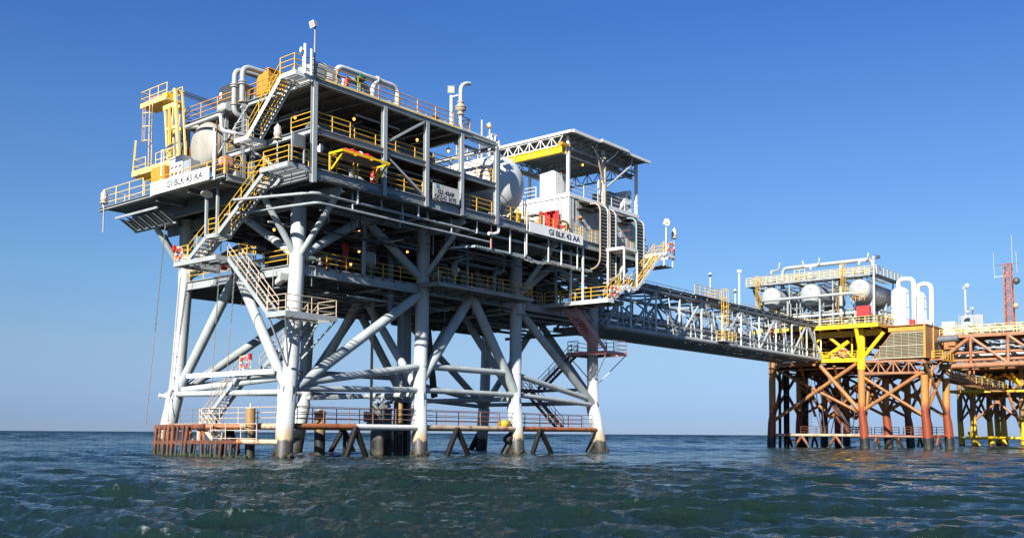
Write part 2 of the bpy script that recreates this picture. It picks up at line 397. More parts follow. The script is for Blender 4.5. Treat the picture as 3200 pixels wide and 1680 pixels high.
def jar_light(label, p, drop=0.35, lit=True, group='small deck lamps'):
    """well-glass lamp hanging from the deck above"""
    t = thing('deck_lamp', label, 'lamp', p, group); p = V(p)
    strut('stem', p, p-V((0, 0, drop)), 0.02, 'grey2', t, shape='cyl6')
    q = p-V((0, 0, drop))
    MB().lathe(q, (0, 0, -1), [(0, .05), (.03, .17), (.10, .15), (.12, .09)], 10).build('cap', 'grey2', t)
    MB().lathe(q-V((0, 0, .121)), (0, 0, -1), [(0, .07), (.06, .095), (.14, .08), (.19, .03)], 10).build('globe', 'bulb' if lit else 'white', t)
    return t
def beacon(label, p, h):
    t = thing('beacon_light', label, 'beacon', p, 'navigation beacons'); p = V(p); tp = p+V((0, 0, h))
    strut('post', p, tp, 0.05, 'lgrey', t); MB().lathe(tp, (0, 0, 1), [(0, .30), (.07, .30), (.08, .2), (.16, .2)], 12).build('base', 'sandy', t)
    MB().lathe(tp+V((0, 0, .16)), (0, 0, 1), [(0, .2), (.08, .25), (.22, .27), (.34, .24), (.36, .22), (.52, .25), (.66, .2), (.74, .08), (.75, .02)], 14).build('lens', 'glass', t)
    MB().lathe(tp+V((0, 0, .9)), (0, 0, 1), [(0, .08), (.04, .09), (.08, .03), (.14, .01)], 8).build('cap', 'white', t)
    return t
def flange(m, c, ax, r, w=0.05): m.lathe(V(c)-V(ax)*w, ax, [(0, r), (2*w, r)], 14)
def text(body, size, org, xdir, ydir, mat, parent, name='lettering', sx=0.8, bold=0.012, depth=0.006, spacing=1.0):
    c = bpy.data.curves.new('t', 'FONT'); c.body = body; c.size = size; c.offset = bold; c.extrude = depth; c.space_character = spacing
    o = bpy.data.objects.new('t', c); COL.objects.link(o); bpy.context.view_layer.update()
    dg = bpy.context.evaluated_depsgraph_get(); me = bpy.data.meshes.new_from_object(o.evaluated_get(dg)); me.name = name
    COL.objects.unlink(o); bpy.data.objects.remove(o)
    me.materials.clear(); me.materials.append(M[mat]); x = V(xdir).normalized(); y = V(ydir).normalized(); z = x.cross(y)
    org = V(org); mw = Matrix(((x.x*sx, y.x, z.x, org.x), (x.y*sx, y.y, z.y, org.y), (x.z*sx, y.z, z.z, org.z), (0, 0, 0, 1)))
    ob = bpy.data.objects.new(name, me); return link(ob, parent, mw)
def vessel(label, a, b, r, mat, name='tank', cat='tank', head=0.5, parent=None, n=32, saddles=None, group=None):
    """cylinder with domed heads from a to b (tangent lines)"""
    a = V(a); b = V(b); ax = (b-a).normalized(); L = (b-a).length
    t = thing(name, label, cat, (a+b)/2-V((0, 0, r)), group)
    prof = [(-head*r*math.cos(k*math.pi/2/8), r*math.sin(k*math.pi/2/8)) for k in range(0, 9)]
    prof += [(L+head*r*math.sin(k*math.pi/2/8), r*math.cos(k*math.pi/2/8)) for k in range(0, 9)]
    prof = [prof[0]]+[p for p in prof[1:]]
    MB().lathe(a, ax, prof, n).build('shell', mat, t)
    m = MB()
    for h in (0.02, L-0.02): m.lathe(a+ax*(h-.03), ax, [(0, r+.012), (.06, r+.012)], n)
    m.build('weld_seam', mat, t)
    if saddles:
        zb = saddles
        for f in (0.2, 0.8):
            c = a+(b-a)*f; side = V((0, 0, 1)).cross(ax).normalized()
            poly = [c+side*(r*0.8)+V((0, 0, -r*0.55)), c-side*(r*0.8)+V((0, 0, -r*0.55)), c-side*(r*0.8)+V((0, 0, zb-c.z)), c+side*(r*0.8)+V((0, 0, zb-c.z))]
            MB().prism([p-ax*0.15 for p in poly], ax*0.3).build('saddle', 'grey', t)
    return t
def caged_ladder(label, base, h, out, mat='yellow', cage0=2.2, name='ladder', group='ladders', w=0.45):
    t = thing(name, label, 'ladder', base, group); base = V(base); out = V(out).normalized(); s = V((0, 0, 1)).cross(out)
    for k in (-1, 1): bar('stile', base+s*k*w/2, base+s*k*w/2+V((0, 0, h)), 0.05, 0.05, mat, t)
    for i in range(1, int(h/0.32)): strut('rung', base+s*w/2+V((0, 0, i*0.32)), base-s*w/2+V((0, 0, i*0.32)), 0.018, mat, t, shape='cyl6')
    if cage0 < h:
        for zz in np.arange(cage0, h+0.01, (h-cage0)/max(1, round((h-cage0)/1.1))):
            pts = [base+V((0, 0, zz))+s*0.36*math.cos(a)+out*(0.10+0.68*math.sin(a)) for a in [math.pi*k/10 for k in range(11)]]
            MB().tube(pts, 0.03, 5).build('cage_hoop', mat, t)
        for a in (0.12, 0.32, 0.5, 0.68, 0.88):
            p = base+s*0.36*math.cos(math.pi*a)+out*(0.10+0.68*math.sin(math.pi*a))
            bar('cage_bar', p+V((0, 0, cage0)), p+V((0, 0, h)), 0.03, 0.03, mat, t)
    return t
def valve(m, c, r=0.16):
    c = V(c); m.lathe(c-V((r*1.6, 0, 0)), (1, 0, 0), [(0, r*1.1), (r*.3, r*1.1), (r*.32, r*.6), (r*1.3, r*.95), (r*1.9, r*.95), (r*2.9, r*.6), (r*2.92, r*1.1), (r*3.2, r*1.1)], 10)
    m.lathe(c, (0, 0, 1), [(0, r*.5), (r*2, r*.35), (r*2.6, r*.2)], 8)
    m.tube([c+V((math.cos(a)*r*1.1, math.sin(a)*r*1.1, r*2.6)) for a in [2*math.pi*k/10 for k in range(10)]], r*.14, 5, closed=True)
def skid(label, org, L, D, H, mat='mid', name='machinery_skid', axis='x', seed=1, group='machinery on the decks'):
    """engine-compressor package: base frame, block, cylinders, cooler end, pipework"""
    rnd = random.Random(seed); ox, oy, oz = org
    t = thing(name, label, 'machinery', org, group)
    P = (lambda x, y, z: (ox+x, oy+y, oz+z)) if axis == 'x' else (lambda x, y, z: (ox+y, oy+x, oz+z))
    for y in (0.08, D-0.08): bar('base_beam', P(0, y, .12), P(L, y, .12), 0.16, 0.24, 'grey2', t, 'ibeam')
    boxp('engine_block', P(L*.08, D*.2, .26), P(L*.48, D*.8, H*.62), mat, t)
    boxp('top_cover', P(L*.12, D*.28, H*.63), P(L*.44, D*.72, H*.78), 'teal' if seed % 2 else mat, t)
    boxp('cooler', P(L*.80, D*.05, .26), P(L*.98, D*.95, H), mat, t)
    for i in range(3):
        x = L*(.14+.13*i); a = V(P(x, D*.02, H*.42)); b = V(P(x, D*.2, H*.42)); MB().tube([a, b], D*.09, 10).build('cylinder_head', 'grey2', t)
    MB().lathe(P(L*.52, D*.5, H*.55), V(P(1, 0, 0))-V(P(0, 0, 0)), [(0, .02), (.02, H*.22), (L*.2, H*.22), (L*.22, .02)], 14).build('receiver', 'grey', t)
    for i in range(4):
        y = D*rnd.uniform(.1, .9); z1 = H*rnd.uniform(.5, 1.15); x0 = L*rnd.uniform(.1, .4); x1 = L*rnd.uniform(.55, .85)
        pipe_part('pipe', [P(x0, y, .3), P(x0, y, z1), P(x1, y, z1), P(x1, y, .3)], rnd.uniform(.05, .1), rnd.choice(['grey', 'grey2', 'teal']), t, 0.25, 8)
    return t

# ------------------------------------------------------------------ sea
def make_sea():
    m = bpy.data.materials.new('sea_water'); m.use_nodes = True; t = m.node_tree; b = t.nodes['Principled BSDF']
    geo = t.nodes.new('ShaderNodeNewGeometry'); pos = geo.outputs['Position']
    big = noise(t, pos, 0.02, 3, 0.5)
    c = mixc(t, ramp(t, big, [(0.35, 0.0), (0.65, 1.0)]), (0.0065, 0.016, 0.0105), (0.006, 0.015, 0.0125))
    at_ = t.nodes.new('ShaderNodeAttribute'); at_.attribute_name = 'foam'
    fm = nn(t, 'ShaderNodeMath', operation='MULTIPLY'); t.links.new(at_.outputs['Fac'], fm.inputs[0]); t.links.new(ramp(t, noise(t, pos, 11.0, 6, 0.75), [(0.46, 0.0), (0.64, 1.0)]), fm.inputs[1])
    c = mixc(t, fm.outputs[0], c, (0.26, 0.29, 0.29))
    t.links.new(c, b.inputs['Base Color']); b.inputs['Roughness'].default_value = 0.04; b.inputs['IOR'].default_value = 1.333
    vd = t.nodes.new('ShaderNodeVectorMath'); vd.operation = 'DISTANCE'; t.links.new(pos, vd.inputs[0]); vd.inputs[1].default_value = CAMP
    mr = t.nodes.new('ShaderNodeMapRange'); mr.inputs[1].default_value = 90; mr.inputs[2].default_value = 900; mr.inputs[3].default_value = 0.03; mr.inputs[4].default_value = 0.42
    t.links.new(vd.outputs['Value'], mr.inputs[0]); t.links.new(mr.outputs[0], b.inputs['Roughness'])   # unresolved ripples far out
    n1 = noise(t, pos, 5.0, 6, 0.6, (1.0, 1.4, 1)); n2 = noise(t, pos, 1.1, 4, 0.6, (1, 1.4, 1))
    ad = nn(t, 'ShaderNodeMath', operation='MULTIPLY_ADD'); t.links.new(n2, ad.inputs[0]); ad.inputs[1].default_value = 2.2; t.links.new(n1, ad.inputs[2])
    bp = t.nodes.new('ShaderNodeBump'); bp.inputs['Strength'].default_value = 1.0; bp.inputs['Distance'].default_value = 0.11
    t.links.new(ad.outputs[0], bp.inputs['Height']); t.links.new(bp.outputs[0], b.inputs['Normal'])
    rs = np.random.RandomState(5)
    r = [8.0]
    while r[-1] < 14000: r.append(r[-1]*(1+0.005) + 0.0)
    r = np.array(r); na = 470; half = math.radians(62)
    a0 = math.atan2(fw.y, fw.x); ang = np.linspace(a0-half, a0+half, na)
    Rg, Ag = np.meshgrid(r, ang, indexing='ij')
    X = CAMP.x+Rg*np.cos(Ag); Y = CAMP.y+Rg*np.sin(Ag); Z = np.zeros_like(X); DX = np.zeros_like(X); DY = np.zeros_like(X)
    spacing = Rg*0.005
    wind = a0+math.radians(155)
    NW = 130; JAC = np.ones_like(X)
    for i in range(NW):
        lam = 0.22*(4.2/0.22)**(((i+rs.rand())/NW)**1.15); k = 2*math.pi/lam
        th = wind+rs.normal()*(0.27+0.35*(lam < 0.8)); amp = 0.045*lam/(2*math.pi)*(0.45+1.1*rs.rand())
        if lam > 2.0: amp *= 0.72
        fade = np.clip((lam/(spacing*2.2)-1.0), 0, 1)
        ph = k*(X*math.cos(th)+Y*math.sin(th))+rs.rand()*6.283
        Z += amp*fade*(np.cos(ph)+0.28*np.cos(2*ph)); q = 1.0; JAC -= q*amp*k*fade*np.cos(ph)
        DX -= q*amp*fade*math.cos(th)*np.sin(ph); DY -= q*amp*fade*math.sin(th)*np.sin(ph)
    for i in range(70):   # longer wind waves take over where the short ones are too small to mesh
        lam = 4.0*(90.0/4.0)**((i+rs.rand())/70); k = 2*math.pi/lam; th = wind+rs.normal()*0.5
        x_ = np.log(lam/(spacing*5.0)); win = np.exp(-(x_/0.75)**2)*np.clip(Rg/140.0-0.55, 0, 1)
        Z += min(0.065*lam/(2*math.pi), 0.10)*win*np.cos(k*(X*math.cos(th)+Y*math.sin(th))+rs.rand()*6.283)
    group_ = 0.80+0.42*np.sin(X*0.061+Y*0.043+1.0)*np.sin(X*-0.031+Y*0.077)
    foam = np.clip((np.quantile(JAC[Rg < 90], 0.0011)-JAC)/0.18, 0, 1)*np.clip(group_-0.75, 0, 0.3)/0.3*(Rg < 260)
    Z *= group_; X = X+DX*group_; Y = Y+DY*group_
    for (lx, ly, lr) in ((0, 0, .6), (12.75, 0, .6), (24.55, 0, .6), (37.2, 0, .6), (.75, 16, .6), (23.6, 1.4, .3), (-.5, 3, .35), (5, -.3, .25), (7.3, -.3, .25)):
        dd = np.hypot(X-lx, Y-ly); foam = np.maximum(foam, np.clip((lr+.55-dd)/.4, 0, 1)*0.75)
    nr = len(r); idx = np.arange(nr*na).reshape(nr, na)
    q = np.stack([idx[:-1, :-1], idx[:-1, 1:], idx[1:, 1:], idx[1:, :-1]], -1).reshape(-1, 4)[:, ::-1]
    me = bpy.data.meshes.new('sea'); nv = nr*na; nf = len(q)
    me.vertices.add(nv); me.vertices.foreach_set('co', np.stack([X, Y, Z], -1).reshape(-1).astype(np.float32))
    me.loops.add(nf*4); me.loops.foreach_set('vertex_index', q.reshape(-1).astype(np.int32))
    me.polygons.add(nf); me.polygons.foreach_set('loop_start', np.arange(0, nf*4, 4, dtype=np.int32))
    me.polygons.foreach_set('use_smooth', np.ones(nf, bool)); fa = me.attributes.new('foam', 'FLOAT', 'POINT'); fa.data.foreach_set('value', foam.reshape(-1).astype(np.float32)); me.update(); me.validate()
    me.materials.append(m); o = bpy.data.objects.new('sea', me); link(o, None, Matrix()); tag(o, 'dark green choppy open sea reaching to the horizon', 'sea', None, 'structure')
make_sea()

# ------------------------------------------------------------------ near platform: jacket, decks, posts (one rigid steel structure)
PL = thing('offshore_platform', 'grey offshore platform on battered tubular legs with stacked open decks', 'oil platform', (18, 7, 0))
LEG = dict(A=[(1.35, .5, 18.0), (1.22, .5, 12.5), (.80, .47, 5.2), (.55, .42, 4.3), (0, 0, 0), (-.4, -.35, -3)],
           B=[(13.4, .5, 18.0), (13.3, .5, 9), (13.05, .5, 4.3), (12.75, 0, 0), (12.6, -.3, -3)],
           C=[(24.8, .5, 18.0), (24.8, .5, 9), (24.65, .5, 4.3), (24.55, 0, 0), (24.5, -.3, -3)],
           D=[(36.4, .5, 18.0), (36.4, .5, 9), (36.45, .5, 4.3), (37.2, 0, 0), (37.6, -.3, -3)],
           E=[(1.2, 14, 18.0), (1.15, 14, 12.5), (.95, 14.35, 6.4), (.9, 14.65, 4.4), (.75, 16.0, 0), (.6, 16.9, -3)],
           F=[(13.2, 14, 18.0), (13.1, 14.2, 9), (13.0, 14.4, 4.3), (12.8, 15.2, 0), (12.6, 15.8, -3)],
           G=[(24.7, 14, 18.0), (24.7, 14.2, 9), (24.7, 14.4, 4.3), (24.6, 15.2, 0), (24.5, 15.8, -3)],
           H=[(36.6, 14, 18.0), (36.6, 14.2, 9), (36.7, 14.5, 4.3), (37.3, 15.4, 0), (37.6, 16, -3)])
for k, pts in LEG.items():
    pts = [V(p) for p in pts]; up_ = []
    for a, b in zip(pts, pts[1:]):   # subdivide so the radius can step at the jacket sleeve
        up_.append((a, 0.53))
    up_.append((pts[-1], 0.62)); out = []
    sl = [i for i, p in enumerate(pts) if abs(p.z-4.3) < 0.5][-1]
    path = pts[:sl+1]+[pts[sl]+(pts[sl+1]-pts[sl]).normalized()*0.04]+pts[sl+1:]
    rads = [0.53]*(sl+1)+[0.61]*(len(path)-sl-1)
    lg = MB().tube(path, 0.53, 24, rads).build('leg', 'leg', PL)
    if k in 'ABCDE':
        ax = (pts[sl+1]-pts[sl]).normalized()
        for j in range(6):   # crown shims standing in a ring at the top of the sleeve
            a = 2*math.pi*j/6+0.4; d = V((math.cos(a), math.sin(a), 0)); s = V((-math.sin(a), math.cos(a), 0)); c = pts[sl]+d*0.585-ax*0.25
            MB().prism([c-s*.05-ax*.35, c+s*.05-ax*.35, c+s*.02+ax*.75, c-s*.02+ax*.75], d*.05).build('shim', 'leg', lg)
    if k in 'ABCDEFGH':   # weld girths
        for z in (6.9, 9.6, 14.2):
            i = [j for j in range(len(pts)-1) if pts[j].z >= z > pts[j+1].z]
            if i:
                a, b = pts[i[0]], pts[i[0]+1]; f = (a.z-z)/(a.z-b.z); c = a+(b-a)*f; MB().lathe(c, b-a, [(0, .545), (.07, .545)], 24).build('weld_seam', 'leg', lg)
rnd = random.Random(44)
for k, (cx_, cy_) in dict(A=(0, 0), B=(12.75, 0), C=(24.55, 0), D=(37.2, 0), E=(.75, 16)).items():
    m = MB()
    for i in range(46):
        a = rnd.random()*6.283; rr = .60+rnd.uniform(-.04, .10); c = V((cx_+math.cos(a)*rr, cy_+math.sin(a)*rr, rnd.uniform(-.15, .22+.15*math.sin(a*3))))
        m.lathe(c, (math.cos(a)*.5, math.sin(a)*.5, .8), [(-.16, .02), (-.03, rnd.uniform(.08, .17)), (.07, rnd.uniform(.04, .12)), (.14, .02)], 6)
    m.build('weed_crust', 'crust', PL)['kind'] = 'stuff'
def brace(p, q, r, mat='legb', par=None, name='brace', n='cyl16'): return strut(name, p, q, r, mat, par or PL, shape=n)
BR = [((1.3, .4, 4.8), (12.9, .4, 12.4), .36), ((1.6, .4, 5.1), (13, .4, 6.85), .27), ((.8, .4, 4.7), (13, .4, 5.05), .22),
      ((13.1, .4, 5.7), (18.8, .4, 12.9), .40), ((19.0, .4, 12.9), (24.5, .4, 5.4), .40), ((14.0, .4, 6.9), (23.6, .4, 6.9), .25), ((13.1, .4, 5.05), (24.6, .4, 5.05), .22),
      ((25.0, .4, 12.5), (36.2, .4, 4.7), .36), ((24.7, .4, 6.8), (35.9, .4, 5.0), .25), ((24.7, .4, 5.1), (36.4, .4, 4.5), .22),
      ((.95, 14.4, 4.7), (1.1, 7.5, 12.9), .36), ((1.1, 6.9, 12.9), (.85, .9, 4.7), .36), ((.95, 13.6, 4.9), (.9, .8, 5.5), .24), ((.8, 15.6, 4.6), (.7, .6, 4.45), .21)]
for p, q, r in BR[:10]:
    brace(p, q, r)
    brace((p[0], 14.3, p[2]), (q[0], 14.25, q[2]), r*0.95)
for p, q, r in BR[10:]: brace(p, q, r)
for u in (13.1, 24.7, 36.5):
    brace((u, .8, 4.7), (u, 14.2, 4.7), .2); brace((u, 13.9, 5.0), (u, 7.5, 12.7), .33); brace((u, 6.9, 12.7), (u, .8, 5.2), .33)
for u0, u1 in ((1.4, 7.15), (13.2, 7.35), (24.9, 30.5), (36.3, 30.7), (13.5, 19.0), (24.7, 19.2)):
    for v in (.5, 14): 
        if v == .5 and u0 in (13.5, 24.7): continue
        brace((u0, v, 13.7), (u1, v, 17.3), .33)
for u in (1.3, 13.3, 24.8, 36.5):
    brace((u, .6, 13.7), (u, 6.6, 17.2), .30); brace((u, 13.9, 13.7), (u, 7.8, 17.2), .30)
    brace((u, .4, 13.6), (u, -3.3, 17.15), .21); brace((u, 14.1, 13.6), (u, 17.4, 17.2), .21)
for v in (.5, 14.0): brace((1.2, v, 13.6), (-1.5, v, 17.2), .22)
brace((7.1, .35, 13.2), (7.2, .35, 17.5), .15, 'grey'); brace((18.9, .9, 13.2), (18.9, .9, 17.5), .15, 'grey'); brace((30.6, .6, 13.2), (30.6, .6, 17.5), .15, 'grey')
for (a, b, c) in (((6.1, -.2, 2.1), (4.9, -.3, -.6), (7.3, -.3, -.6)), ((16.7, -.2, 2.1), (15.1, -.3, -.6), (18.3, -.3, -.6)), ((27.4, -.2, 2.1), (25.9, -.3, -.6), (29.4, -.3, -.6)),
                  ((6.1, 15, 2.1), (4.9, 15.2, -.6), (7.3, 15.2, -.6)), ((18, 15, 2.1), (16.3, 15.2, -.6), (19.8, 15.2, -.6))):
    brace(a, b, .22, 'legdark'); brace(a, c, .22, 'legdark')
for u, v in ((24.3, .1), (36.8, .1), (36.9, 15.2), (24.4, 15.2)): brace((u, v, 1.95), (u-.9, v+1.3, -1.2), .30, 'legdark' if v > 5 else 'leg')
# walkway level tubes near the water
brace((.5, .0, 2.15), (.5, 15.6, 2.15), .21, 'rusty_cream', name='walkway_tube')
brace((1.0, .1, 2.15), (6.3, .05, 2.15), .21, 'rusty_orange', name='walkway_tube'); brace((6.3, .05, 2.15), (12.6, .05, 2.15), .21, 'white', name='walkway_tube')
brace((13.4, .05, 2.15), (24.2, .05, 2.15), .21, 'rusty_cream', name='walkway_tube'); brace((25.2, .05, 2.15), (36.6, .05, 2.15), .21, 'rusty_orange', name='walkway_tube')
for u0, u1 in ((1, 12.8), (13.2, 24.6), (25, 36.8)): brace((u0, 15.2, 2.15), (u1, 15.2, 2.15), .2, 'rusty_orange', name='walkway_tube')
for u in (13, 24.6, 36.8): brace((u, .2, 2.15), (u, 15.1, 2.15), .2, 'rusty_orange', name='walkway_tube')

def deck(name, rects, z, edge_d, joist_d, joist_step, plate_mat, edge_mat, joist_mat, lines=(), front=None, edges=True, sub=None):
    """plate with perimeter channels, joists along v and main girders; parts hang under the deck part"""
    m = MB()
    for (u0, v0, u1, v1) in rects: m.box((u0, v0, z-.03), (u1, v1, z))
    d = m.build(name, plate_mat, PL)
    for (u0, v0, u1, v1) in rects:
        n = int((u1-u0)/joist_step)
        for i in range(1, n):
            u = u0+(u1-u0)*i/n; bar('joist', (u, v0+.1, z-.03-joist_d/2), (u, v1-.1, z-.03-joist_d/2), .16, joist_d, joist_mat, d, 'ibeam')
    for p, q, dd, mt in lines: bar('girder', (p[0], p[1], z-.035-dd/2), (q[0], q[1], z-.035-dd/2), .30, dd, mt, d, 'ibeam')
    return d
# cellar deck z 13.2
cd = deck('cellar_deck', [(1.3, .62, 36.6, 14.6), (12.5, -2, 24.1, .62)], 13.2, .65, .42, 1.5, 'grey2', 'grey', 'grey2',
     [((1.75, .3), (12.85, .3), .68, 'lgrey'), ((13.8, .3), (24.3, .3), .68, 'grey'), ((25.3, .3), (35.9, .3), .68, 'lgrey'), ((1.05, 1.0), (1.05, 13.5), .66, 'lgrey'),
      ((1.8, 14.3), (36, 14.3), 1.1, 'grey2'), ((36.6, 1.0), (36.6, 13.5), .66, 'grey'), ((2, 5), (36, 5), .75, 'grey2'), ((2, 9.8), (36, 9.8), .75, 'grey2'),
      ((13.2, 1), (13.2, 13.6), .9, 'grey2'), ((24.7, 1), (24.7, 13.6), .9, 'grey2'), ((12.55, -2), (24.05, -2), .28, 'lgrey'), ((12.55, -1.85), (12.55, .1), .28, 'grey'), ((24.05, -1.85), (24.05, .1), .28, 'grey')])
for i in range(9):   # clips under the girder's flange
    bar('clip', (2.6+i*1.05, .12, 13.0), (2.6+i*1.05, .12, 13.13), .16, .05, 'rust', cd)
for u in (2.6, 5.2, 7.7, 10.2, 15, 17.5, 20, 22.5, 26, 28.5, 31): bar('stiffener', (u, .24, 12.55), (u, .24, 13.1), .03, .10, 'lgrey', cd)
# main deck z 18.6
md = deck('main_deck', [(-3.75, 1.75, -1.2, 18), (-1.2, -4, 39.4, 18)], 18.6, .7, .42, 1.5, 'grey2', 'grey', 'grey2',
     [((-1.2, -4), (39.4, -4), .70, 'grey'), ((-3.75, 1.75), (-3.75, 18), .22, 'lgrey'), ((-3.6, 1.75), (-1.3, 1.75), .40, 'grey'), ((-1.2, -3.85), (-1.2, 1.6), .70, 'lgrey'),
      ((-1.1, 1.9), (-1.1, 18), 1.05, 'grey2'), ((39.4, -3.85), (39.4, 17.8), .7, 'grey'), ((-1, .5), (39, .5), 1.15, 'grey2'), ((-1, 7.2), (39, 7.2), 1.0, 'grey2'), ((-1, 14), (39, 14), 1.15, 'grey2'), ((-1, 18), (39.2, 18), .7, 'grey2')])
for u in (1.35, 13.3, 24.8, 36.5):   # cantilever beams with tapered noses
    bar('cantilever', (u, -2.6, 17.5), (u, 17, 17.5), .34, .80, 'grey', md, 'ibeam')
    MB().prism([(u-.02, -2.6, 17.12), (u-.02, -3.95, 17.55), (u-.02, -3.95, 17.88), (u-.02, -2.6, 17.88)], (.04, 0, 0)).build('cantilever_nose', 'lgrey', md)
    bar('nose_flange', (u, -2.6, 17.11), (u, -4.0, 17.54), .34, .03, 'lgrey', md)
for v in (2.4, 6.2, 10.2): bar('cantilever', (-3.6, v, 18.2), (-1.2, v, 18.2), .26, .34, 'grey2', md, 'ibeam')
# outer corner bracket beam below the left end, with triangular plates
bar('bracket_beam', (-3.2, 10.8, 17.75), (-3.2, 16.6, 17.75), .12, .16, 'grey', md)
for i in range(6):
    v = 11.2+i*0.98; MB().prism([(-3.18, v, 17.64), (-1.6, v, 17.64), (-1.6, v, 16.95), (-2.0, v, 16.9)], (0, .04, 0)).build('bracket_plate', 'grey', md)
bar('bracket_beam', (-1.6, 10.8, 16.95), (-1.6, 16.6, 16.95), .2, .12, 'grey', md)
# mezzanine z 21.2
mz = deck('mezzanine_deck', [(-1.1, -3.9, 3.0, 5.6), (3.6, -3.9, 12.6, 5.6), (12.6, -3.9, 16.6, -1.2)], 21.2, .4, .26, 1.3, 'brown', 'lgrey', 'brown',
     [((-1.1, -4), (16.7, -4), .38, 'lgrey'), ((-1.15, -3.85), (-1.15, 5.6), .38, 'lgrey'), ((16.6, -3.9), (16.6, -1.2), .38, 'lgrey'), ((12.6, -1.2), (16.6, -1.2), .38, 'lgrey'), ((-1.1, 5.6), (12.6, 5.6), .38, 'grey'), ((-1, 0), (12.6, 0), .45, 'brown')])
# top deck z 24.4
td = deck('top_deck', [(-1.0, -3.95, 13.7, 11)], 24.4, .35, .30, 1.35, 'grey2', 'lgrey', 'grey2',
     [((-1.1, -4), (13.8, -4), .34, 'lgrey'), ((-1.05, -3.85), (-1.05, 11.1), .34, 'lgrey'), ((13.7, -3.85), (13.7, 11.1), .34, 'grey'), ((-1, 11.1), (13.7, 11.1), .34, 'grey'), ((-1, 3.4), (13.6, 3.4), .5, 'grey2')])
for u in (-1.2, 4.85, 8.95, 12.65, 16.65):
    bar('deck_post', (u, -4.12, 17.9 if u > 0 else 17.6), (u, -4.12, 24.05), .32, .30, 'lgrey', PL, 'ibeam')
    for v in (3.4, 10.9):
        if u < 13: bar('deck_post', (u, v, 18.6), (u, v, 24.0), .26, .26, 'grey', PL, 'ibeam')
for v in (5.55, 10.3): bar('deck_post', (-1.2, v, 18.6), (-1.2, v, 24.05), .26, .26, 'lgrey', PL, 'ibeam')
bar('deck_post', (-1.25, 2.3, 18.6), (-1.25, 2.3, 21.0), .26, .26, 'grey', PL, 'ibeam')
for p, q in (((4.95, -4.1, 21.55), (8.7, -4.1, 23.95)), ((4.95, -4.1, 20.75), (8.6, -4.1, 18.75)), ((-1.25, 2.2, 20.7), (-1.25, -.3, 19.2)), ((-1.2, 6.3, 21.3), (-1.2, 2.9, 24.0))):
    bar('diagonal', p, q, .14, .14, 'lgrey', PL)
# open frame right of the top deck
for p, q, s in (((13.7, -4, 24.0), (16.8, -4, 24.0), .22), ((16.65, -4, 23.95), (16.65, 3, 23.95), .22), ((13.8, -2.3, 24.0), (16.6, -2.3, 24.0), .16), ((13.8, 2.9, 24.0), (16.6, 2.9, 24.0), .16)):
    bar('frame_beam', p, q, s, s*1.3, 'lgrey', PL, 'ibeam')
bar('deck_post', (16.65, 3, 18.6), (16.65, 3, 24), .26, .26, 'grey', PL, 'ibeam')

# ------------------------------------------------------------------ guard rails of the near platform
Z0, Z1, Z2, Z3 = 13.2, 18.6, 21.2, 24.4
guard_rail('yellow guard rail along the front edge of the topmost deck', [(-1.15, -3.95, Z3), (13.75, -3.95, Z3)], 'yellowrust', toe='cream', gap=1.8)
guard_rail('short yellow guard rail closing the right end of the topmost deck', [(13.72, -3.8, Z3), (13.72, 1.5, Z3)], 'yellowrust')
guard_rail('yellow guard rail along the left edge of the topmost deck beside the orange box', [(-1.1, -.1, Z3), (-1.1, 3.3, Z3)], 'yellowrust')
guard_rail('yellow guard rail at the far left corner of the topmost deck above the cream tank', [(-1.1, 4.7, Z3), (-1.1, 10.9, Z3), (2.5, 10.9, Z3)], 'yellowrust')
guard_rail('yellow guard rail along the front of the middle deck, stepping inward', [(-1.05, -1.6, Z2), (-1.05, -3.9, Z2), (2.0, -3.9, Z2), (2.9, -3.3, Z2), (12.4, -3.3, Z2)], 'yellow')
guard_rail('yellow guard rail around the small balcony beside the pale round tank', [(12.75, -1.4, Z2), (12.75, -3.9, Z2), (16.5, -3.9, Z2), (16.5, -2.6, Z2)], 'yellow')
guard_rail('yellow guard rail on the middle deck behind the uppermost stairs', [(-1.15, 2.6, Z2), (-1.15, 5.4, Z2)], 'yellow')
guard_rail('yellow guard rail on the main deck below the orange liferaft bags', [(-.9, -3.9, Z1), (4.5, -3.9, Z1)], 'yellow')
guard_rail('yellow guard rail on the main deck between the fire extinguisher and the grey-white sign', [(5.2, -3.9, Z1), (12.4, -3.9, Z1)], 'yellow')
guard_rail('yellow guard rail on the main deck below the pale round tank', [(12.9, -3.9, Z1), (16.4, -3.9, Z1)], 'yellow')
guard_rail('yellow guard rail in front of the valve row, left of the right-hand white sign', [(16.9, -3.9, Z1), (20.5, -3.9, Z1)], 'yellow')
guard_rail('yellow guard rail above the right-hand white sign', [(20.7, -3.9, Z1), (28.0, -3.9, Z1)], 'yellow')
guard_rail('yellow guard rail between the two cable trays in front of the white building', [(28.2, -3.9, Z1), (35.2, -3.9, Z1)], 'yellow')
guard_rail('yellow guard rail at the right front corner of the main deck', [(36.2, -3.9, Z1), (39.2, -3.9, Z1), (39.2, 3, Z1)], 'yellow')
guard_rail('yellow guard rail behind the left-hand white sign', [(-3.7, 1.9, Z1), (-3.7, 11.7, Z1)], 'yellow')
guard_rail('yellow guard rail turning the corner beside the hose reel', [(-3.7, 1.8, Z1), (-1.9, 1.8, Z1), (-1.8, -.3, Z1)], 'yellow')
guard_rail('tall cream guard rail around the far left corner of the main deck', [(-3.7, 11.9, Z1), (-3.7, 17.6, Z1), (1.5, 17.6, Z1)], 'cream', h=1.35, levels=(1, .62, .25))
guard_rail('yellow guard rail on the lowest deck between the two nearest legs', [(2.0, .45, Z0), (12.7, .45, Z0)], 'yellow')
guard_rail('yellow guard rail around the jutting section of the lowest deck', [(13.9, .4, Z0), (12.6, -1.9, Z0), (24.0, -1.9, Z0), (24.0, .3, Z0)], 'yellow')
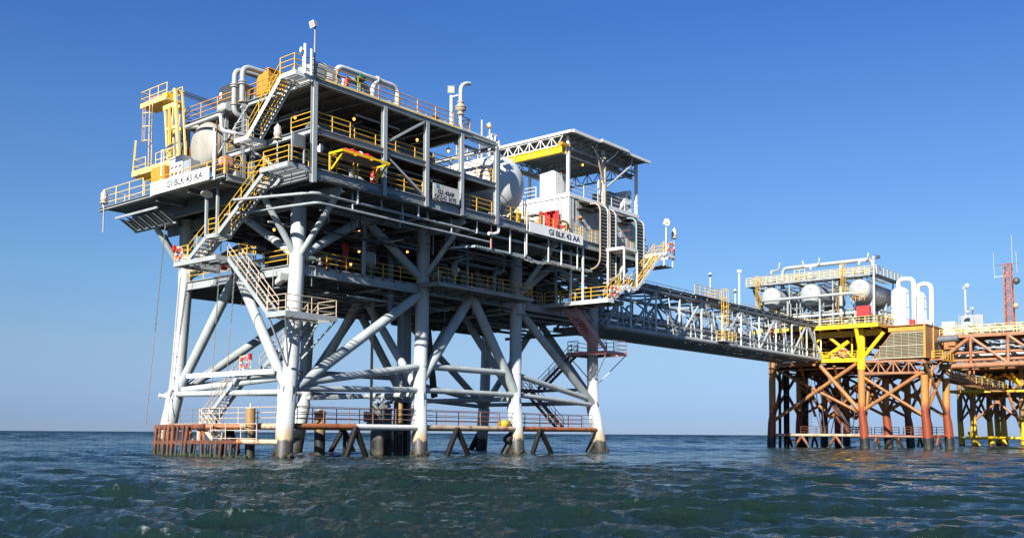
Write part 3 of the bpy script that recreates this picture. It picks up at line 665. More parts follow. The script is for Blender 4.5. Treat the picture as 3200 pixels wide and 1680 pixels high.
guard_rail('yellow guard rail on the lowest deck right of its jutting section', [(24.2, .4, Z0), (28.4, .4, Z0)], 'yellow')
guard_rail('yellow guard rail on the left edge of the lowest deck behind the grey leg', [(1.0, 1.2, Z0), (1.0, 4.0, Z0)], 'yellow')
guard_rail('yellow guard rail on the left edge of the lowest deck above the pale girder', [(1.0, 7.6, Z0), (1.0, 13.2, Z0)], 'yellow')

# ------------------------------------------------------------------ stairs down the left end
SO, SI = -2.75, -1.65
landing('pale steel landing at the front corner of the topmost deck', (SO, -4.1, Z3), (-1.15, -2.55, 0), 'white')
guard_rail('yellow guard rail around the landing at the very top corner of the stairs', [(SO, -2.6, Z3), (SO, -4.05, Z3), (-1.2, -4.05, Z3)], 'yellow')
stair('uppermost flight of steel stairs with yellow handrails, beside the topmost deck', (-2.2, -2.6, Z3-.15), (-2.2, .75, Z2-.05), (.5, 0, 0), 'white', 'grey', 'yellow')
landing('pale landing at the foot of the uppermost stairs', (SO, .75, Z2-.05), (-1.25, 2.2, 0), 'white')
guard_rail('white guard rail around the landing at the foot of the uppermost stairs', [(SO, .85, Z2-.05), (SO, 2.15, Z2-.05), (-1.3, 2.15, Z2-.05)], 'lgrey')
landing('grey landing at the head of the middle stairs, beside the hanging grey panel', (-3.1, -4.0, 18.55), (-1.25, -1.15, 0), 'lgrey', .3)
guard_rail('yellow guard rail around the landing at the head of the middle stairs', [(-2.95, -1.3, 18.55), (-2.95, -3.9, 18.55), (-1.4, -3.9, 18.55)], 'yellow')
stair('middle flight of steel stairs with yellow handrails, leaving the main deck corner', (-2.2, -1.15, 18.5), (-2.2, 3.9, 15.15), (.5, 0, 0), 'lgrey', 'grey', 'yellow')
landing('small grey landing between the two middle flights, hung on two grey posts', (SO, 3.9, 15.15), (-1.65, 5.35, 0), 'lgrey')
ht = thing('stair_hanger', 'frame of two grey posts hanging the small mid-stair landing from the deck', 'steel frame', (-2.7, 4.6, 15.1))
for v in (4.0, 5.3): bar('post', (-2.75, v, 15.0), (-2.75, v, 18.4), .16, .16, 'lgrey', ht)
bar('tie', (-2.75, 4.08, 18.35), (-2.75, 5.22, 18.35), .12, .12, 'lgrey', ht)
guard_rail('yellow guard rail between the two grey hanger posts', [(-2.6, 4.1, 15.15), (-2.6, 5.25, 15.15)], 'yellow')
stair('short flight of steel stairs with yellow handrails, below the small mid-stair landing', (-2.2, 5.35, 15.0), (-2.2, 7.5, 13.7), (.5, 0, 0), 'lgrey', 'grey', 'yellow')
landing('long grey landing at the left end of the lowest deck, bearing a lifebuoy', (SO, 4.1, 13.65), (.9, 9.2, 0), 'lgrey', .3)
guard_rail('yellow guard rail around the long landing by the upper lifebuoy', [(SO+.05, 7.6, 13.65), (SO+.05, 9.15, 13.65), (.8, 9.15, 13.65)], 'yellow')
guard_rail('yellow guard rail on the inner side of the long landing, half in shade', [(.6, 4.3, 13.65), (.6, 7.4, 13.65)], 'yellow')
lifebuoy('orange lifebuoy hung at the end of the long landing left of the stairs', (SO-.08, 8.45, 14.2), (-1, 0, 0))
boxp('marker_light', (SO-.15, 9.0, 14.5), (SO+.05, 9.2, 14.85), 'red', None); tag(bpy.data.objects['marker_light'], 'small red light box beside the upper lifebuoy', 'light')
stair('steel stairs with pale handrails going down to the landing round the nearest leg', (-1.35, 4.1, 13.55), (-1.35, -.4, 9.5), (.45, 0, 0), 'lgrey', 'grey', 'rail_cream')
guard_rail('yellow handrail gate at the head of the stairs toward the nearest leg', [(-.75, 3.4, 13.6), (-.75, 4.4, 13.65), (.5, 4.4, 13.65)], 'yellow')
ld = landing('pale grey landing wrapped around the nearest leg', (-1.85, -2.4, 9.5), (2.4, -.4, 0), 'lgrey', .34)
for p, q in (((-1.8, -2.3, 9.15), (.2, -.1, 6.2)), ((2.3, -2.3, 9.15), (1.4, .2, 6.6)), ((-1.7, -.5, 9.15), (.3, .2, 6.2)), ((2.3, -.5, 9.15), (1.5, .4, 6.9))): bar('knee_brace', p, q, .1, .1, 'lgrey', ld)
guard_rail('cream guard rail around the landing wrapped around the nearest leg', [(-1.8, -.45, 9.5), (-1.8, -2.35, 9.5), (2.35, -2.35, 9.5), (2.35, -.45, 9.5)], 'rail_cream', gap=2.1, levels=(1, .62, .2))
stair('steel stairs running down behind the nearest leg', (1.95, -.4, 9.4), (1.95, 4.9, 6.05), (.42, 0, 0), 'grey', 'grey', 'rail_cream')
landing('small landing with the lower lifebuoy, carried by the pale channel', (.35, 4.2, 6.0), (2.4, 5.7, 0), 'lgrey', .25)
bc = thing('support_beam', 'long pale channel carrying the lower stair landing between two braces', 'steel beam', (.3, 7, 5.9)); bar('beam', (.22, 1.5, 5.86), (.22, 11.9, 5.86), .16, .34, 'white', bc)
guard_rail('cream guard rail beside the lower lifebuoy', [(.4, 4.3, 6.0), (.4, 5.6, 6.0)], 'rail_cream', levels=(1, .62, .2))
lifebuoy('orange lifebuoy on the small landing above the lowest stairs', (.28, 4.95, 6.6), (-1, 0, 0))
boxp('marker_light', (.2, 4.2, 6.8), (.4, 4.4, 7.2), 'red', None); tag(bpy.data.objects['marker_light.001'], 'small red light box above the lower lifebuoy', 'light')
stair('lowest flight of steel stairs coming down to the rusty boat landing', (.85, 5.6, 5.9), (.85, 10.1, 2.3), (.47, 0, 0), 'lgrey', 'grey', 'rail_cream')

# ------------------------------------------------------------------ rusty boat landing at the left end
BL = thing('boat_landing', 'heavily rusted boat landing with fender piles and weed at the waterline', 'boat landing', (-1.5, 6, 0))
rnd = random.Random(3)
strut('top_tube', (-1.5, 13.1, 2.05), (-1.2, 7.2, 2.1), .2, 'rust', BL, shape='cyl12')
strut('top_tube', (-1.2, 7.2, 2.1), (.4, 5.6, 2.12), .18, 'rusty_orange', BL, shape='cyl12')
bar('lower_beam', (-1.6, 13.2, .95), (-1.5, 3.0, 1.08), .30, .24, 'rust', BL); strut('lower_tube', (-1.5, 3.0, 1.1), (-.4, .0, 1.1), .17, 'rusty_cream', BL, shape='cyl12')
for i in range(8):
    v = 12.95-i*0.60+rnd.uniform(-.12, .12); b = rnd.uniform(.09, .17)
    strut('fender_pile', (-1.75-rnd.uniform(-.05, .15), v+rnd.uniform(-.22, .22), -.8), (-1.62, v, 2.15), b, 'fender', BL, shape='cyl8')
for i in range(10):
    v = 8.35-i*0.62+rnd.uniform(-.12, .12); strut('fender_pile', (-1.72, v+rnd.uniform(-.18, .18), -.8), (-1.62, v, 1.0), rnd.uniform(.08, .15), 'fender', BL, shape='cyl8')
for i in range(6):
    v = 12.4-i*1.7+rnd.uniform(-.3, .3); strut('inner_pile', (-.9, v+rnd.uniform(-.2, .2), -.8), (-.9, v, 1.0), .12, 'legdark', BL, shape='cyl8')
for i in range(5): bar('cross_strap', (-1.5, 12.8-i*.7, 1.9), (-.6, 12.3-i*.7, 1.0), .12, .05, 'rust', BL)
for v in (12.6, 10.3, 8.0, 5.6): bar('tie_beam', (-1.6, v, 1.0), (.5, v+.2, 1.0), .2, .2, 'rust', BL)
m = MB()
for i in range(90):
    v = 13.3-rnd.random()*11.5; c = V((-1.8+rnd.random()*.5, v, rnd.uniform(-.12, .14))); m.lathe(c, (rnd.uniform(-.4, .4), rnd.uniform(-.4, .4), 1), [(-.2, .02), (-.05, rnd.uniform(.12, .3)), (.06, rnd.uniform(.06, .2)), (.16, .02)], 6)
o = m.build('weed', 'weed', BL); o['kind'] = 'stuff'
for v in (9.95, 8.3): strut('mooring_post', (-1.0, v, .9), (-1.0, v, 2.2), .17, 'rusty_cream', BL, shape='cyl12')
for p, q in (((-1.0, 9.6, 2.1), (-1.3, 8.6, 1.0)), ((-1.0, 8.0, 2.1), (-1.3, 7.2, 1.0))): bar('raker', p, q, .14, .14, 'rusty_orange', BL)
guard_rail('cream four-bar guard rail on the boat landing walkway left of the nearest leg', [(.2, 9.9, 2.3), (.2, .9, 2.3)], 'rail_cream', h=1.15, gap=2.3, levels=(1, .68, .36), group='boat landing rails')
guard_rail('lower cream guard rail at the foot of the boat landing steps', [(-1.2, 6.6, 1.2), (-1.2, 1.3, 1.2)], 'rail_cream', h=1.1, gap=1.8, levels=(1, .6, .1), group='boat landing rails')
st = stair('short rusty cream steps at the boat landing', (-.6, 8.4, 2.35), (-.6, 6.7, 1.2), (.35, 0, 0), 'rail_cream', 'rail_cream', 'rail_cream')
guard_rail('thin dark rail behind the boat landing at the far left leg', [(1.2, 9.5, 2.3), (1.2, 14.4, 2.3)], 'grey2', h=1.15, levels=(1, .65, .3), group='boat landing rails')
guard_rail('rusty guard rail on the water-level walkway between the two nearest legs', [(1.2, .15, 2.36), (12.6, .15, 2.36)], 'rail_rust', h=1.15, gap=2.1, levels=(1, .66, .32), group='boat landing rails')
guard_rail('rusty red guard rail on the water-level walkway in the middle bay', [(13.5, .15, 2.36), (24.1, .15, 2.36)], 'rail_rust', h=1.15, gap=2.0, levels=(1, .66, .32), group='boat landing rails')
guard_rail('rusty red guard rail on the water-level walkway in the right bay', [(25.2, .15, 2.36), (36.3, .15, 2.36)], 'rail_rust', h=1.15, gap=1.9, levels=(1, .66, .32), group='boat landing rails')
for i, (u0, u1) in enumerate(((1.5, 12.4), (13.6, 24), (25.3, 36.2))):
    wk = thing('walkway', 'rust stained grating walkway at water level in the %s bay of the near platform' % ('left', 'middle', 'right')[i], 'walkway', (u0, 1, 2.2), 'water level walkways')
    for v in (.4, 1.6): bar('edge_angle', (u0, v, 2.25), (u1, v, 2.25), .06, .18, 'rust', wk)
    m = MB(); k = int((u1-u0)/.3)
    for j in range(k): x = u0+(u1-u0)*(j+.5)/k; m.box((x-.06, .44, 2.28), (x+.06, 1.56, 2.31))
    o = m.build('grating', 'rail_rust', wk); o['kind'] = 'stuff'
    guard_rail('thin dark rail along the back of the water-level walkway in the %s bay' % ('left', 'middle', 'right')[i], [(u0, 1.6, 2.36), (u1, 1.6, 2.36)], 'rust', h=1.1, gap=2.4, levels=(1, .6, .3), group='back rails of the water level walkways')
# piles, caissons, risers and the sump vessel under the deck
def pile(label, p, q, r, mat, cat='pile', extra=None):
    t = thing('steel_pile' if cat == 'pile' else cat.replace(' ', '_'), label, cat, (p[0], p[1], max(p[2], 0))); MB().tube([p, q], r, 18).build('shaft', mat, t)
    if extra: MB().lathe(q, (0, 0, 1), extra, 18).build('cap', 'rusty_cream' if cat == 'pile' else mat, t)
    return t
pile('rusty ochre stub pile with a bolted cap behind the boat landing', (-.5, 3.0, -2), (-.5, 3.0, 3.3), .33, 'stub', extra=[(0, .37), (.05, .37), (.06, .1), (.12, .1), (.13, .06), (.42, .06)])
pile('dark stub pile with orange cap between the nearest legs', (7.95, 6, -2), (7.95, 6, 3.2), .42, 'stub', extra=[(0, .5), (.15, .5), (.16, .25), (.3, .25)])
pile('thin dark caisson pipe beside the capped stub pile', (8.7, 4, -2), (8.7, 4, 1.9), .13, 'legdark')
sv = pile('grey-blue sump vessel standing in the sea under the platform', (13.35, 5, -2), (13.35, 5, 3.6), .86, 'sump', 'sump vessel', [(0, .95), (.1, .95), (.11, .5), (.5, .5), (.55, .2), (.8, .1)])
m = MB(); rnd = random.Random(9)
for i in range(9):
    a = i*.7; x = 13.35+math.cos(a)*.7; y = 5+math.sin(a)*.7; valve(m, (x, y, 3.8+rnd.random()*.7), .11)
m.build('valve_cluster', 'grey', sv)['kind'] = 'stuff'
pipe_part('outlet_pipe', [(12.5, 5, 2.9), (11.4, 4.6, 2.9), (11.1, 4.4, 2.6), (11.1, 4.4, 3.4)], .13, 'grey2', sv); MB().tube([(11.9, 4.7, 2.3), (11.9, 4.7, 3.4)], .3, 12).build('filter_pot', 'mid', sv)
pile('tall grey drain pipe running down to the sump vessel', (10.9, 3.5, 3.2), (10.9, 3.5, 12.2), .11, 'sandy', 'drain pipe')
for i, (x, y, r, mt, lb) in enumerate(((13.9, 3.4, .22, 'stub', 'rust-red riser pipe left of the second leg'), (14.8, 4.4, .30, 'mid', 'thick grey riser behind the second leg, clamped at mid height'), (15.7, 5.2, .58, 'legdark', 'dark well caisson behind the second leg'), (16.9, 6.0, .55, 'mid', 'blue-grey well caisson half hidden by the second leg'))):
    pile(lb, (x, y, -2), (x, y, 4.2), r, mt, 'riser'); t = thing('riser_pipe', lb.replace('riser', 'upper pipe of the riser').replace('well caisson', 'upper pipe of the caisson'), 'riser', (x, y, 4.2))
    MB().tube(bend([(x, y, 4.2), (x, y, 6.2), (x+.5, y+.4, 6.9), (x+.5, y+.4, 12.6)], .5), r*.8, 14).build('pipe', 'grey', t); MB().lathe((x, y, 4.2), (0, 0, 1), [(0, r*1.4), (.25, r*1.4), (.3, r)], 12).build('flange', 'grey2', t)
for i, (x, y, lb) in enumerate(((20.5, 7, 'dark riser in the middle bay, left'), (22.2, 9, 'dark riser in the middle bay, right'))): pile(lb, (x, y, 12.4), (x+2.2, y+1, 5.0), .18, 'dark', 'riser')
yb = thing('yellow_drum', 'yellow plastic drum slung under the walkway at the third leg', 'drum', (22.9, .3, 2.2)); MB().lathe((22.6, .3, 2.55), (1, 0, 0), [(0, .05), (.05, .32), (.5, .38), (1.0, .32), (1.05, .05)], 14).build('body', 'yellow', yb)
bk = thing('dark_fender', 'dark rubber fender hanging beside the third leg at water level', 'fender', (23.6, .2, .9)); MB().lathe((23.4, .4, 1.1), (.8, 0, .5), [(0, .05), (.1, .35), (.9, .35), (1.0, .1)], 12).build('body', 'black', bk)

# ------------------------------------------------------------------ signs
s = thing('sign', 'long white sign reading GI BLK 43 AA on the left end of the platform', 'sign', (-4.05, 6.7, 18.35), 'white lettered signs')
bar('panel', (-4.0, 10.35, 18.8), (-4.0, 3.15, 18.8), .06, .88, 'sign', s)
text('GI BLK 43 AA', .66, (-4.035, 8.25, 18.58), (0, -1, 0), (0, 0, 1), 'ink2', s, sx=1.13, bold=.018)
for v in (9.6, 6.8, 4.0): bar('bracket', (-3.97, v, 18.5), (-3.75, v, 18.5), .05, .05, 'grey', s)
s = thing('sign', 'long white sign reading GI BLK 43 AA on the front below the white building', 'sign', (24.3, -4.25, 18), 'white lettered signs')
bar('panel', (20.6, -4.3, 18.4), (28.0, -4.3, 18.4), .06, .84, 'sign', s)
text('GI BLK 43 AA', .66, (23.15, -4.335, 18.17), (1, 0, 0), (0, 0, 1), 'ink', s, sx=1.13, bold=.016)
for u in (21.2, 24.3, 27.4): bar('bracket', (u, -4.27, 18.4), (u, -4.16, 18.4), .05, .05, 'grey', s)
s = thing('sign', 'greyish sign reading G.L 43AP OCS-G 0175 on the front railing', 'sign', (10.8, -4.25, 18.5), 'white lettered signs')
bar('panel', (9.45, -4.34, 19.13), (12.2, -4.34, 19.13), .05, 1.12, 'sign2', s)
text('G.L 43AP', .42, (9.92, -4.37, 19.02), (1, 0, 0), (0, 0, 1), 'ink', s, sx=1.04, bold=.016); text('OCS-G  0175', .42, (9.58, -4.37, 18.63), (1, 0, 0), (0, 0, 1), 'ink', s, sx=.97, bold=.014)
boxp('sticker', (9.6, -4.372, 19.40), (10.4, -4.366, 19.67), 'cyan', s)
text('GOM', .14, (9.72, -4.378, 19.55), (1, 0, 0), (0, 0, 1), 'inkteal', s, sx=1, bold=.003); text('SHELF', .15, (9.76, -4.378, 19.42), (1, 0, 0), (0, 0, 1), 'inkteal', s, sx=1, bold=.003)
t = thing('grey_panel', 'blank grey rectangular panel on two posts beside the middle stair head', 'panel', (-2.4, -4.15, 18.55))
bar('board', (-2.85, -4.2, 19.95), (-2.05, -4.2, 19.95), .04, .8, 'grey2', t)
for u in (-2.92, -1.98): bar('post', (u, -4.15, 18.6), (u, -4.15, 20.45), .09, .09, 'lgrey', t)

# ------------------------------------------------------------------ tanks
tk = vessel('large cream tank with a rounded end facing left, below the topmost deck', (-1.3, 7.75, 22.1), (7.5, 7.75, 22.1), 1.66, 'creamtank', 'storage_tank', 'tank', .42, saddles=18.65, group='big tanks of the near platform')
MB().lathe((-1.97, 7.9, 22.2), (-1, 0, 0), [(0, .05), (.05, .05)], 8).build('nozzle', 'creamtank', tk)
tk2 = vessel('huge pale round tank between the open frame and the white building', (20.15, -1.5, 22.1), (20.15, 9, 22.1), 2.45, 'rtank', 'storage_tank', 'tank', .72, n=40, saddles=18.65, group='big tanks of the near platform')
MB().lathe((18.05, .6, 22.6), (-1, 0, 0), [(-.3, .55), (.35, .55), (.36, .68), (.5, .68)], 18).build('manway', 'mid', tk2)
p = thing('drain_pipe', 'pale pipe looping over the cream tank and down its right side', 'pipe', (-2.2, 6, 20))
m = MB(); m.tube(bend([(-1.4, 8.6, 23.6), (-2.3, 8.98, 23.4), (-2.3, 4.5, 23.45), (-2.3, 4.4, 22.3), (-2.0, 3.2, 21.95), (-.6, 3.2, 21.95)], .35), .13, 10); m.build('pipe', 'tank', p)
p = thing('level_gauge', 'rust streaked level gauge standing on the right of the cream tank', 'gauge', (-2.2, 4.95, 19)); strut('tube', (-2.3, 4.95, 19.6), (-2.3, 4.95, 23.1), .06, 'rust', p); strut('tube', (-2.3, 5.25, 18.7), (-2.3, 5.25, 22.6), .07, 'white', p)
for z in (20.2, 21.4, 22.6): bar('clamp', (-2.3, 4.8, z), (-2.3, 5.4, z), .12, .06, 'grey', p)
for i, (u, v, r, h, lb) in enumerate(((3.4, 3.6, .75, 2.2, 'vertical blue-grey scrubber standing inside the main deck, left'), (10.8, 1.5, .8, 2.3, 'vertical blue-grey scrubber standing inside the main deck, right'), (15.2, -1.9, .62, 2.5, 'grey vertical column under the small balcony'))):
    t = thing('scrubber', lb, 'vessel', (u, v, Z1), 'scrubbers'); MB().lathe((u, v, Z1+.05), (0, 0, 1), [(0, r*.9), (.2, r), (h-.4, r), (h-.15, r*.7), (h, .05)], 22).build('shell', 'mid', t); MB().lathe((u, v, Z1+.5), (0, 0, 1), [(0, r+.04), (.1, r+.04)], 22).build('band', 'grey2', t)
vessel('dark horizontal separator lying in the shade of the middle deck', (1.5, -.6, 22.35), (6.5, -.6, 22.35), .7, 'mid', 'separator', 'vessel', saddles=21.25)
vessel('blue-grey horizontal separator in the shade behind the middle deck railing', (7.6, -1.4, 22.2), (11.8, -1.4, 22.2), .75, 'mid', 'separator', 'vessel', saddles=21.25)
vessel('long grey horizontal separator on the main deck behind the liferaft rack', (1.2, .5, 19.75), (7.5, .5, 19.75), .8, 'mid', 'separator', 'vessel', saddles=18.65)
skid('grey machinery package on the main deck behind the grey-white sign', (8.2, -2.2, Z1), 4.0, 1.6, 1.7, seed=2)
skid('dark compressor package on the lowest deck behind its jutting railing', (14.6, 1.2, Z0), 5.0, 2.0, 2.0, 'mid', seed=3)
skid('machinery package with pipes on the lowest deck by the third leg', (20.2, 1.0, Z0), 3.6, 1.8, 1.8, 'mid', seed=4)
skid('dark pump package on the lowest deck between the two nearest legs', (3.2, 2.2, Z0), 4.2, 1.8, 1.6, 'mid', seed=5)
skid('machinery package deep on the lowest deck in the middle', (9.0, 4.2, Z0), 4.2, 2.0, 2.2, 'mid', seed=6)
skid('tall machinery package on the lowest deck at the right', (26.2, 2.4, Z0), 5.0, 2.2, 2.4, 'mid', seed=8)
skid('dark generator package on the middle deck deep in the shade', (1.0, 2.6, Z2), 5.0, 2.0, 1.9, 'mid', seed=9)
skid('generator package on the middle deck near its right end', (7.4, 2.2, Z2), 4.4, 2.2, 1.9, 'mid', seed=10)

# ------------------------------------------------------------------ crane at the far left
cr = thing('pedestal_crane', 'cream yellow pedestal crane with A-frame, caged ladder and top basket', 'crane', (-1.6, 12.4, Z1))
MB().lathe((-1.6, 12.4, Z1+.02), (0, 0, 1), [(0, .9), (.3, .9), (.32, .8), (1.9, .8), (1.92, 1.1), (2.15, 1.1)], 24).build('pedestal', 'byellow', cr)
boxp('deck', (-2.7, 9.9, 20.8), (.4, 15.3, 21.0), 'byellow', cr)
for a, b in (((-2.7, 9.9, 20.98), (-2.7, 15.3, 20.98)), ((-2.7, 15.3, 20.98), (.4, 15.3, 20.98)), ((-2.7, 9.9, 20.98), (.4, 9.9, 20.98))): bar('deck_edge', a, b, .07, .42, 'cream', cr)
bar('end_post', (-2.65, 15.3, 20.9), (-2.5, 15.25, 23.6), .12, .12, 'cream', cr)
def crail(pts, h=1.05, m='cream'):
    for a, b in zip(pts, pts[1:]):
        a = V(a); b = V(b); L = (b-a).length; n = max(1, round(L/1.2))
        for i in range(n+1): strut('rail_post', a+(b-a)*i/n, a+(b-a)*i/n+V((0, 0, h)), .034, m, cr, shape='cyl6')
        for f in (1, .5): strut('rail', a+V((0, 0, h*f)), b+V((0, 0, h*f)), .034, m, cr, shape='cyl6')
crail([(.3, 15.2, 21.0), (-2.6, 15.2, 21.0), (-2.6, 13.6, 21.0)]); crail([(-2.6, 12.2, 21.0), (-2.6, 10.0, 21.0), (.3, 10.0, 21.0)])
for x, k in ((-2.3, 1.0), (-1.75, .75)):
    bar('mast_leg', (x, 11.0, 21.0), (x, 11.6, 25.5), .15*k, .17*k, 'cream', cr); bar('mast_leg', (x, 9.6, 21.0), (x, 10.3, 26.5), .17*k, .24*k, 'cream', cr); bar('mast_leg', (x, 10.85, 21.0), (x, 10.45, 25.3), .11*k, .12*k, 'cream', cr)
    bar('mast_tie', (x, 10.0, 23.7), (x, 11.25, 23.7), .12, .2, 'cream', cr); bar('mast_head', (x, 10.2, 25.35), (x, 11.75, 25.35), .18, .34, 'cream', cr)
for z in (23.7, 25.4): bar('cross_member', (-2.3, 11.4, z), (-1.75, 11.4, z), .12, .16, 'cream', cr)
bar('cross_member', (-2.4, 10.35, 26.4), (-1.6, 10.35, 26.4), .2, .3, 'cream', cr)
for v in (9.95, 10.15): strut('hydraulic_ram', (-2.45, v+.5, 21.2), (-2.45, v+.75, 25.3), .05, 'yellow', cr)
boxp('basket_floor', (-2.65, 10.9, 25.82), (-1.3, 14.4, 26.0), 'cream', cr)
boxp('basket_kick_plate', (-2.69, 10.9, 25.8), (-2.655, 14.4, 26.15), 'cream', cr)
crail([(-2.6, 10.9, 26.0), (-2.6, 14.4, 26.0), (-1.35, 14.4, 26.0), (-1.35, 10.9, 26.0)], 1.05)
strut('winch_drum', (-2.2, 12.2, 26.45), (-2.2, 13.9, 26.5), .12, 'pink', cr); boxp('winch_motor', (-2.3, 11.4, 26.02), (-1.8, 12.1, 26.55), 'byellow', cr)
m = MB()
for zz in (22.95, 24.0, 25.0): m = MB().tube([(-2.9-.38*math.sin(a), 12.85+.42*math.cos(a), zz) for a in [math.pi*k/10 for k in range(11)]], .035, 5); m.build('cage_hoop', 'cream', cr)
for a in (.1, .35, .65, .9): bar('cage_bar', (-2.9-.38*math.sin(math.pi*a), 12.85+.42*math.cos(math.pi*a), 22.95), (-2.9-.38*math.sin(math.pi*a), 12.85+.42*math.cos(math.pi*a), 25.7), .035, .03, 'rail_cream', cr)
for v in (12.55, 12.95): bar('ladder_stile', (-2.75, v, 21.0), (-2.75, v, 25.9), .05, .05, 'cream', cr)
for i in range(15): strut('ladder_rung', (-2.75, 12.55, 21.2+i*.32), (-2.75, 12.95, 21.2+i*.32), .018, 'dark', cr, shape='cyl6')
boxp('winch_house', (-1.4, 8.3, 21.05), (.4, 9.9, 22.3), 'rust', cr)
for i in range(6): strut('boom_wire', (-1.6-.1*(i % 3), 10.2, 26.5-.07*i), (3.5, 7.9-.12*i, 25.3-.13*i), .022, 'dark', cr, shape='cyl6')
bar('boom', (2.5, 9.6, 24.75), (16, 9.6, 24.75), .5, .5, 'cream', cr)
t = thing('control_cabin', 'cream cabin with rows of rusty vent slots beside the crane', 'cabin', (-2.6, 9.1, Z1)); boxp('body', (-2.8, 8.35, Z1+.02), (-1.4, 10.0, 21.25), 'white', t)
for r_ in range(3):
    for c_ in range(3): bar('vent_slot', (-2.82, 9.75-c_*.5, 20.45-r_*.5), (-2.82, 9.45-c_*.5, 20.52-r_*.5), .03, .1, 'rust', t)
t = thing('storage_box', 'plain yellow box between the crane and the left-hand white sign', 'box', (-2.9, 11, Z1)); boxp('body', (-3.1, 10.15, Z1+.3), (-2.2, 11.9, 20.75), 'orange', t); boxp('feet', (-3.0, 10.3, Z1), (-2.3, 11.7, Z1+.3), 'dark', t); bar('lid_seam', (-3.11, 11.4, Z1+.35), (-3.11, 11.4, 20.7), .02, .03, 'yellowrust', t)
t = thing('electric_cabinet', 'grey steel cabinet beside the cream tank', 'cabinet', (-2.5, 7.9, Z1)); boxp('body', (-2.75, 7.35, Z1), (-2.0, 8.25, 20.75), 'grey', t); boxp('door', (-2.78, 7.45, Z1+.2), (-2.752, 8.15, 20.6), 'grey', t)
t = thing('solar_panel', 'small tilted solar panel on a pole in front of the crane', 'solar panel', (-3.6, 9.7, Z1)); strut('pole', (-3.6, 9.7, Z1), (-3.6, 9.7, 21.6), .05, 'white', t); bar('arm', (-3.6, 9.7, 21.55), (-3.6, 8.6, 21.65), .06, .06, 'white', t)
MB().prism([(-3.9, 9.0, 21.45), (-3.9, 7.9, 21.45), (-3.35, 7.9, 21.95), (-3.35, 9.0, 21.95)], (.03, 0, -.035)).build('frame', 'white', t); 
for k in range(4): MB().prism([(-3.89+.0, 8.95-k*.27, 21.463), (-3.89, 8.73-k*.27, 21.463), (-3.37, 8.73-k*.27, 21.935), (-3.37, 8.95-k*.27, 21.935)], (-.01, 0, .01)).build('cell', 'solar', t)
beacon('glass navigation beacon at the far left corner of the deck', (-3.95, 17.0, 16.6), 2.2); beacon('glass navigation beacon beside the middle stair head', (-2.7, -2.4, 18.6), 1.7)
t = thing('thin_pole', 'thin pale pole left of the hose reel, by the left-hand sign', 'pole', (-3.85, 2.75, 18.2)); strut('pole', (-3.85, 2.75, 18.3), (-3.85, 2.75, 21.5), .055, 'white', t)
t = thing('hose_reel', 'red hose reel on a stand at the left corner of the main deck', 'hose reel', (-2.9, 2.8, Z1))
MB().lathe((-2.95, 2.6, 19.75), (0, 1, 0), [(0, .38), (.03, .38), (.04, .26), (.5, .26), (.51, .38), (.54, .38)], 18).build('drum', 'pink', t); strut('leg', (-3.0, 2.55, Z1), (-2.95, 2.6, 19.7), .04, 'rust', t); strut('leg', (-3.0, 3.2, Z1), (-2.95, 3.12, 19.7), .04, 'rust', t)
MB().tube([(-2.4, 2.3+.42*math.cos(a), 19.75+.42*math.sin(a)) for a in [2*math.pi*k/16 for k in range(16)]], .03, 6, closed=True).build('hose_loop', 'yellowrust', t)
t = thing('floodlight', 'white flood lamp under the left deck beside the hanger posts', 'floodlight', (-3.0, 5.0, 18.1)); MB().lathe((-2.9, 5.0, 18.15), (-.3, -.3, -1), [(0, .12), (.15, .2), (.35, .42), (.38, .38), (.2, .2)], 14).build('lamp_shade', 'white', t); strut('arm', (-2.9, 5.0, 18.2), (-2.75, 5.3, 18.3), .03, 'grey', t)

# ------------------------------------------------------------------ topmost deck equipment
for i, (v, lb) in enumerate(((4.15, 'left of the twin hooked pipes rising above the topmost deck edge'), (3.25, 'right of the twin hooked pipes rising above the topmost deck edge'))):
    t = thing('hooked_pipe', lb, 'pipe', (-1.5, v, 23.6), 'twin hooked pipes'); r_ = .19
    MB().tube(bend([(.2, v-.2, 23.55), (-1.5, v, 23.55 if i == 0 else 24.0), (-1.5, v, 26.75), (.9, v-.25, 26.72), (3.2, v-.4, 26.1)], .6), r_, 12).build('pipe', 'lgrey', t)
    m = MB(); [flange(m, (-1.5, v, z), (0, 0, 1), r_+.1, .04) for z in (25.5, 25.66)]; m.build('flange', 'lgrey', t)
    m = MB(); flange(m, (-1.5, v, 24.25), (0, 0, 1), r_+.08, .04); m.build('collar', 'sandy', t)
t = thing('angle_valve', 'pale valve at the foot of the twin hooked pipes', 'valve', (-1.6, 5.2, 24)); m = MB(); m.lathe((-1.6, 5.6, 24.2), (0, -1, 0), [(0, .25), (.1, .34), (.5, .36), (.6, .22), (.9, .22), (.95, .32), (1.05, .32)], 14); m.build('body', 'tank', t)
t = thing('orange_box', 'orange equipment box with chamfered top on the topmost deck', 'equipment box', (.3, 2.6, Z3)); MB().prism([(-.3, 3.3, Z3+.05), (-.3, 2.0, Z3+.05), (-.3, 2.0, 26.6), (-.3, 3.3, 26.3)], (1.5, 0, 0)).build('body', 'orange', t); boxp('louvre', (1.25, 2.0, 24.9), (1.28, 3.2, 26.1), 'dark', t); boxp('lid', (-.33, 1.9, 26.62), (1.2, 2.3, 26.7), 'orange', t)
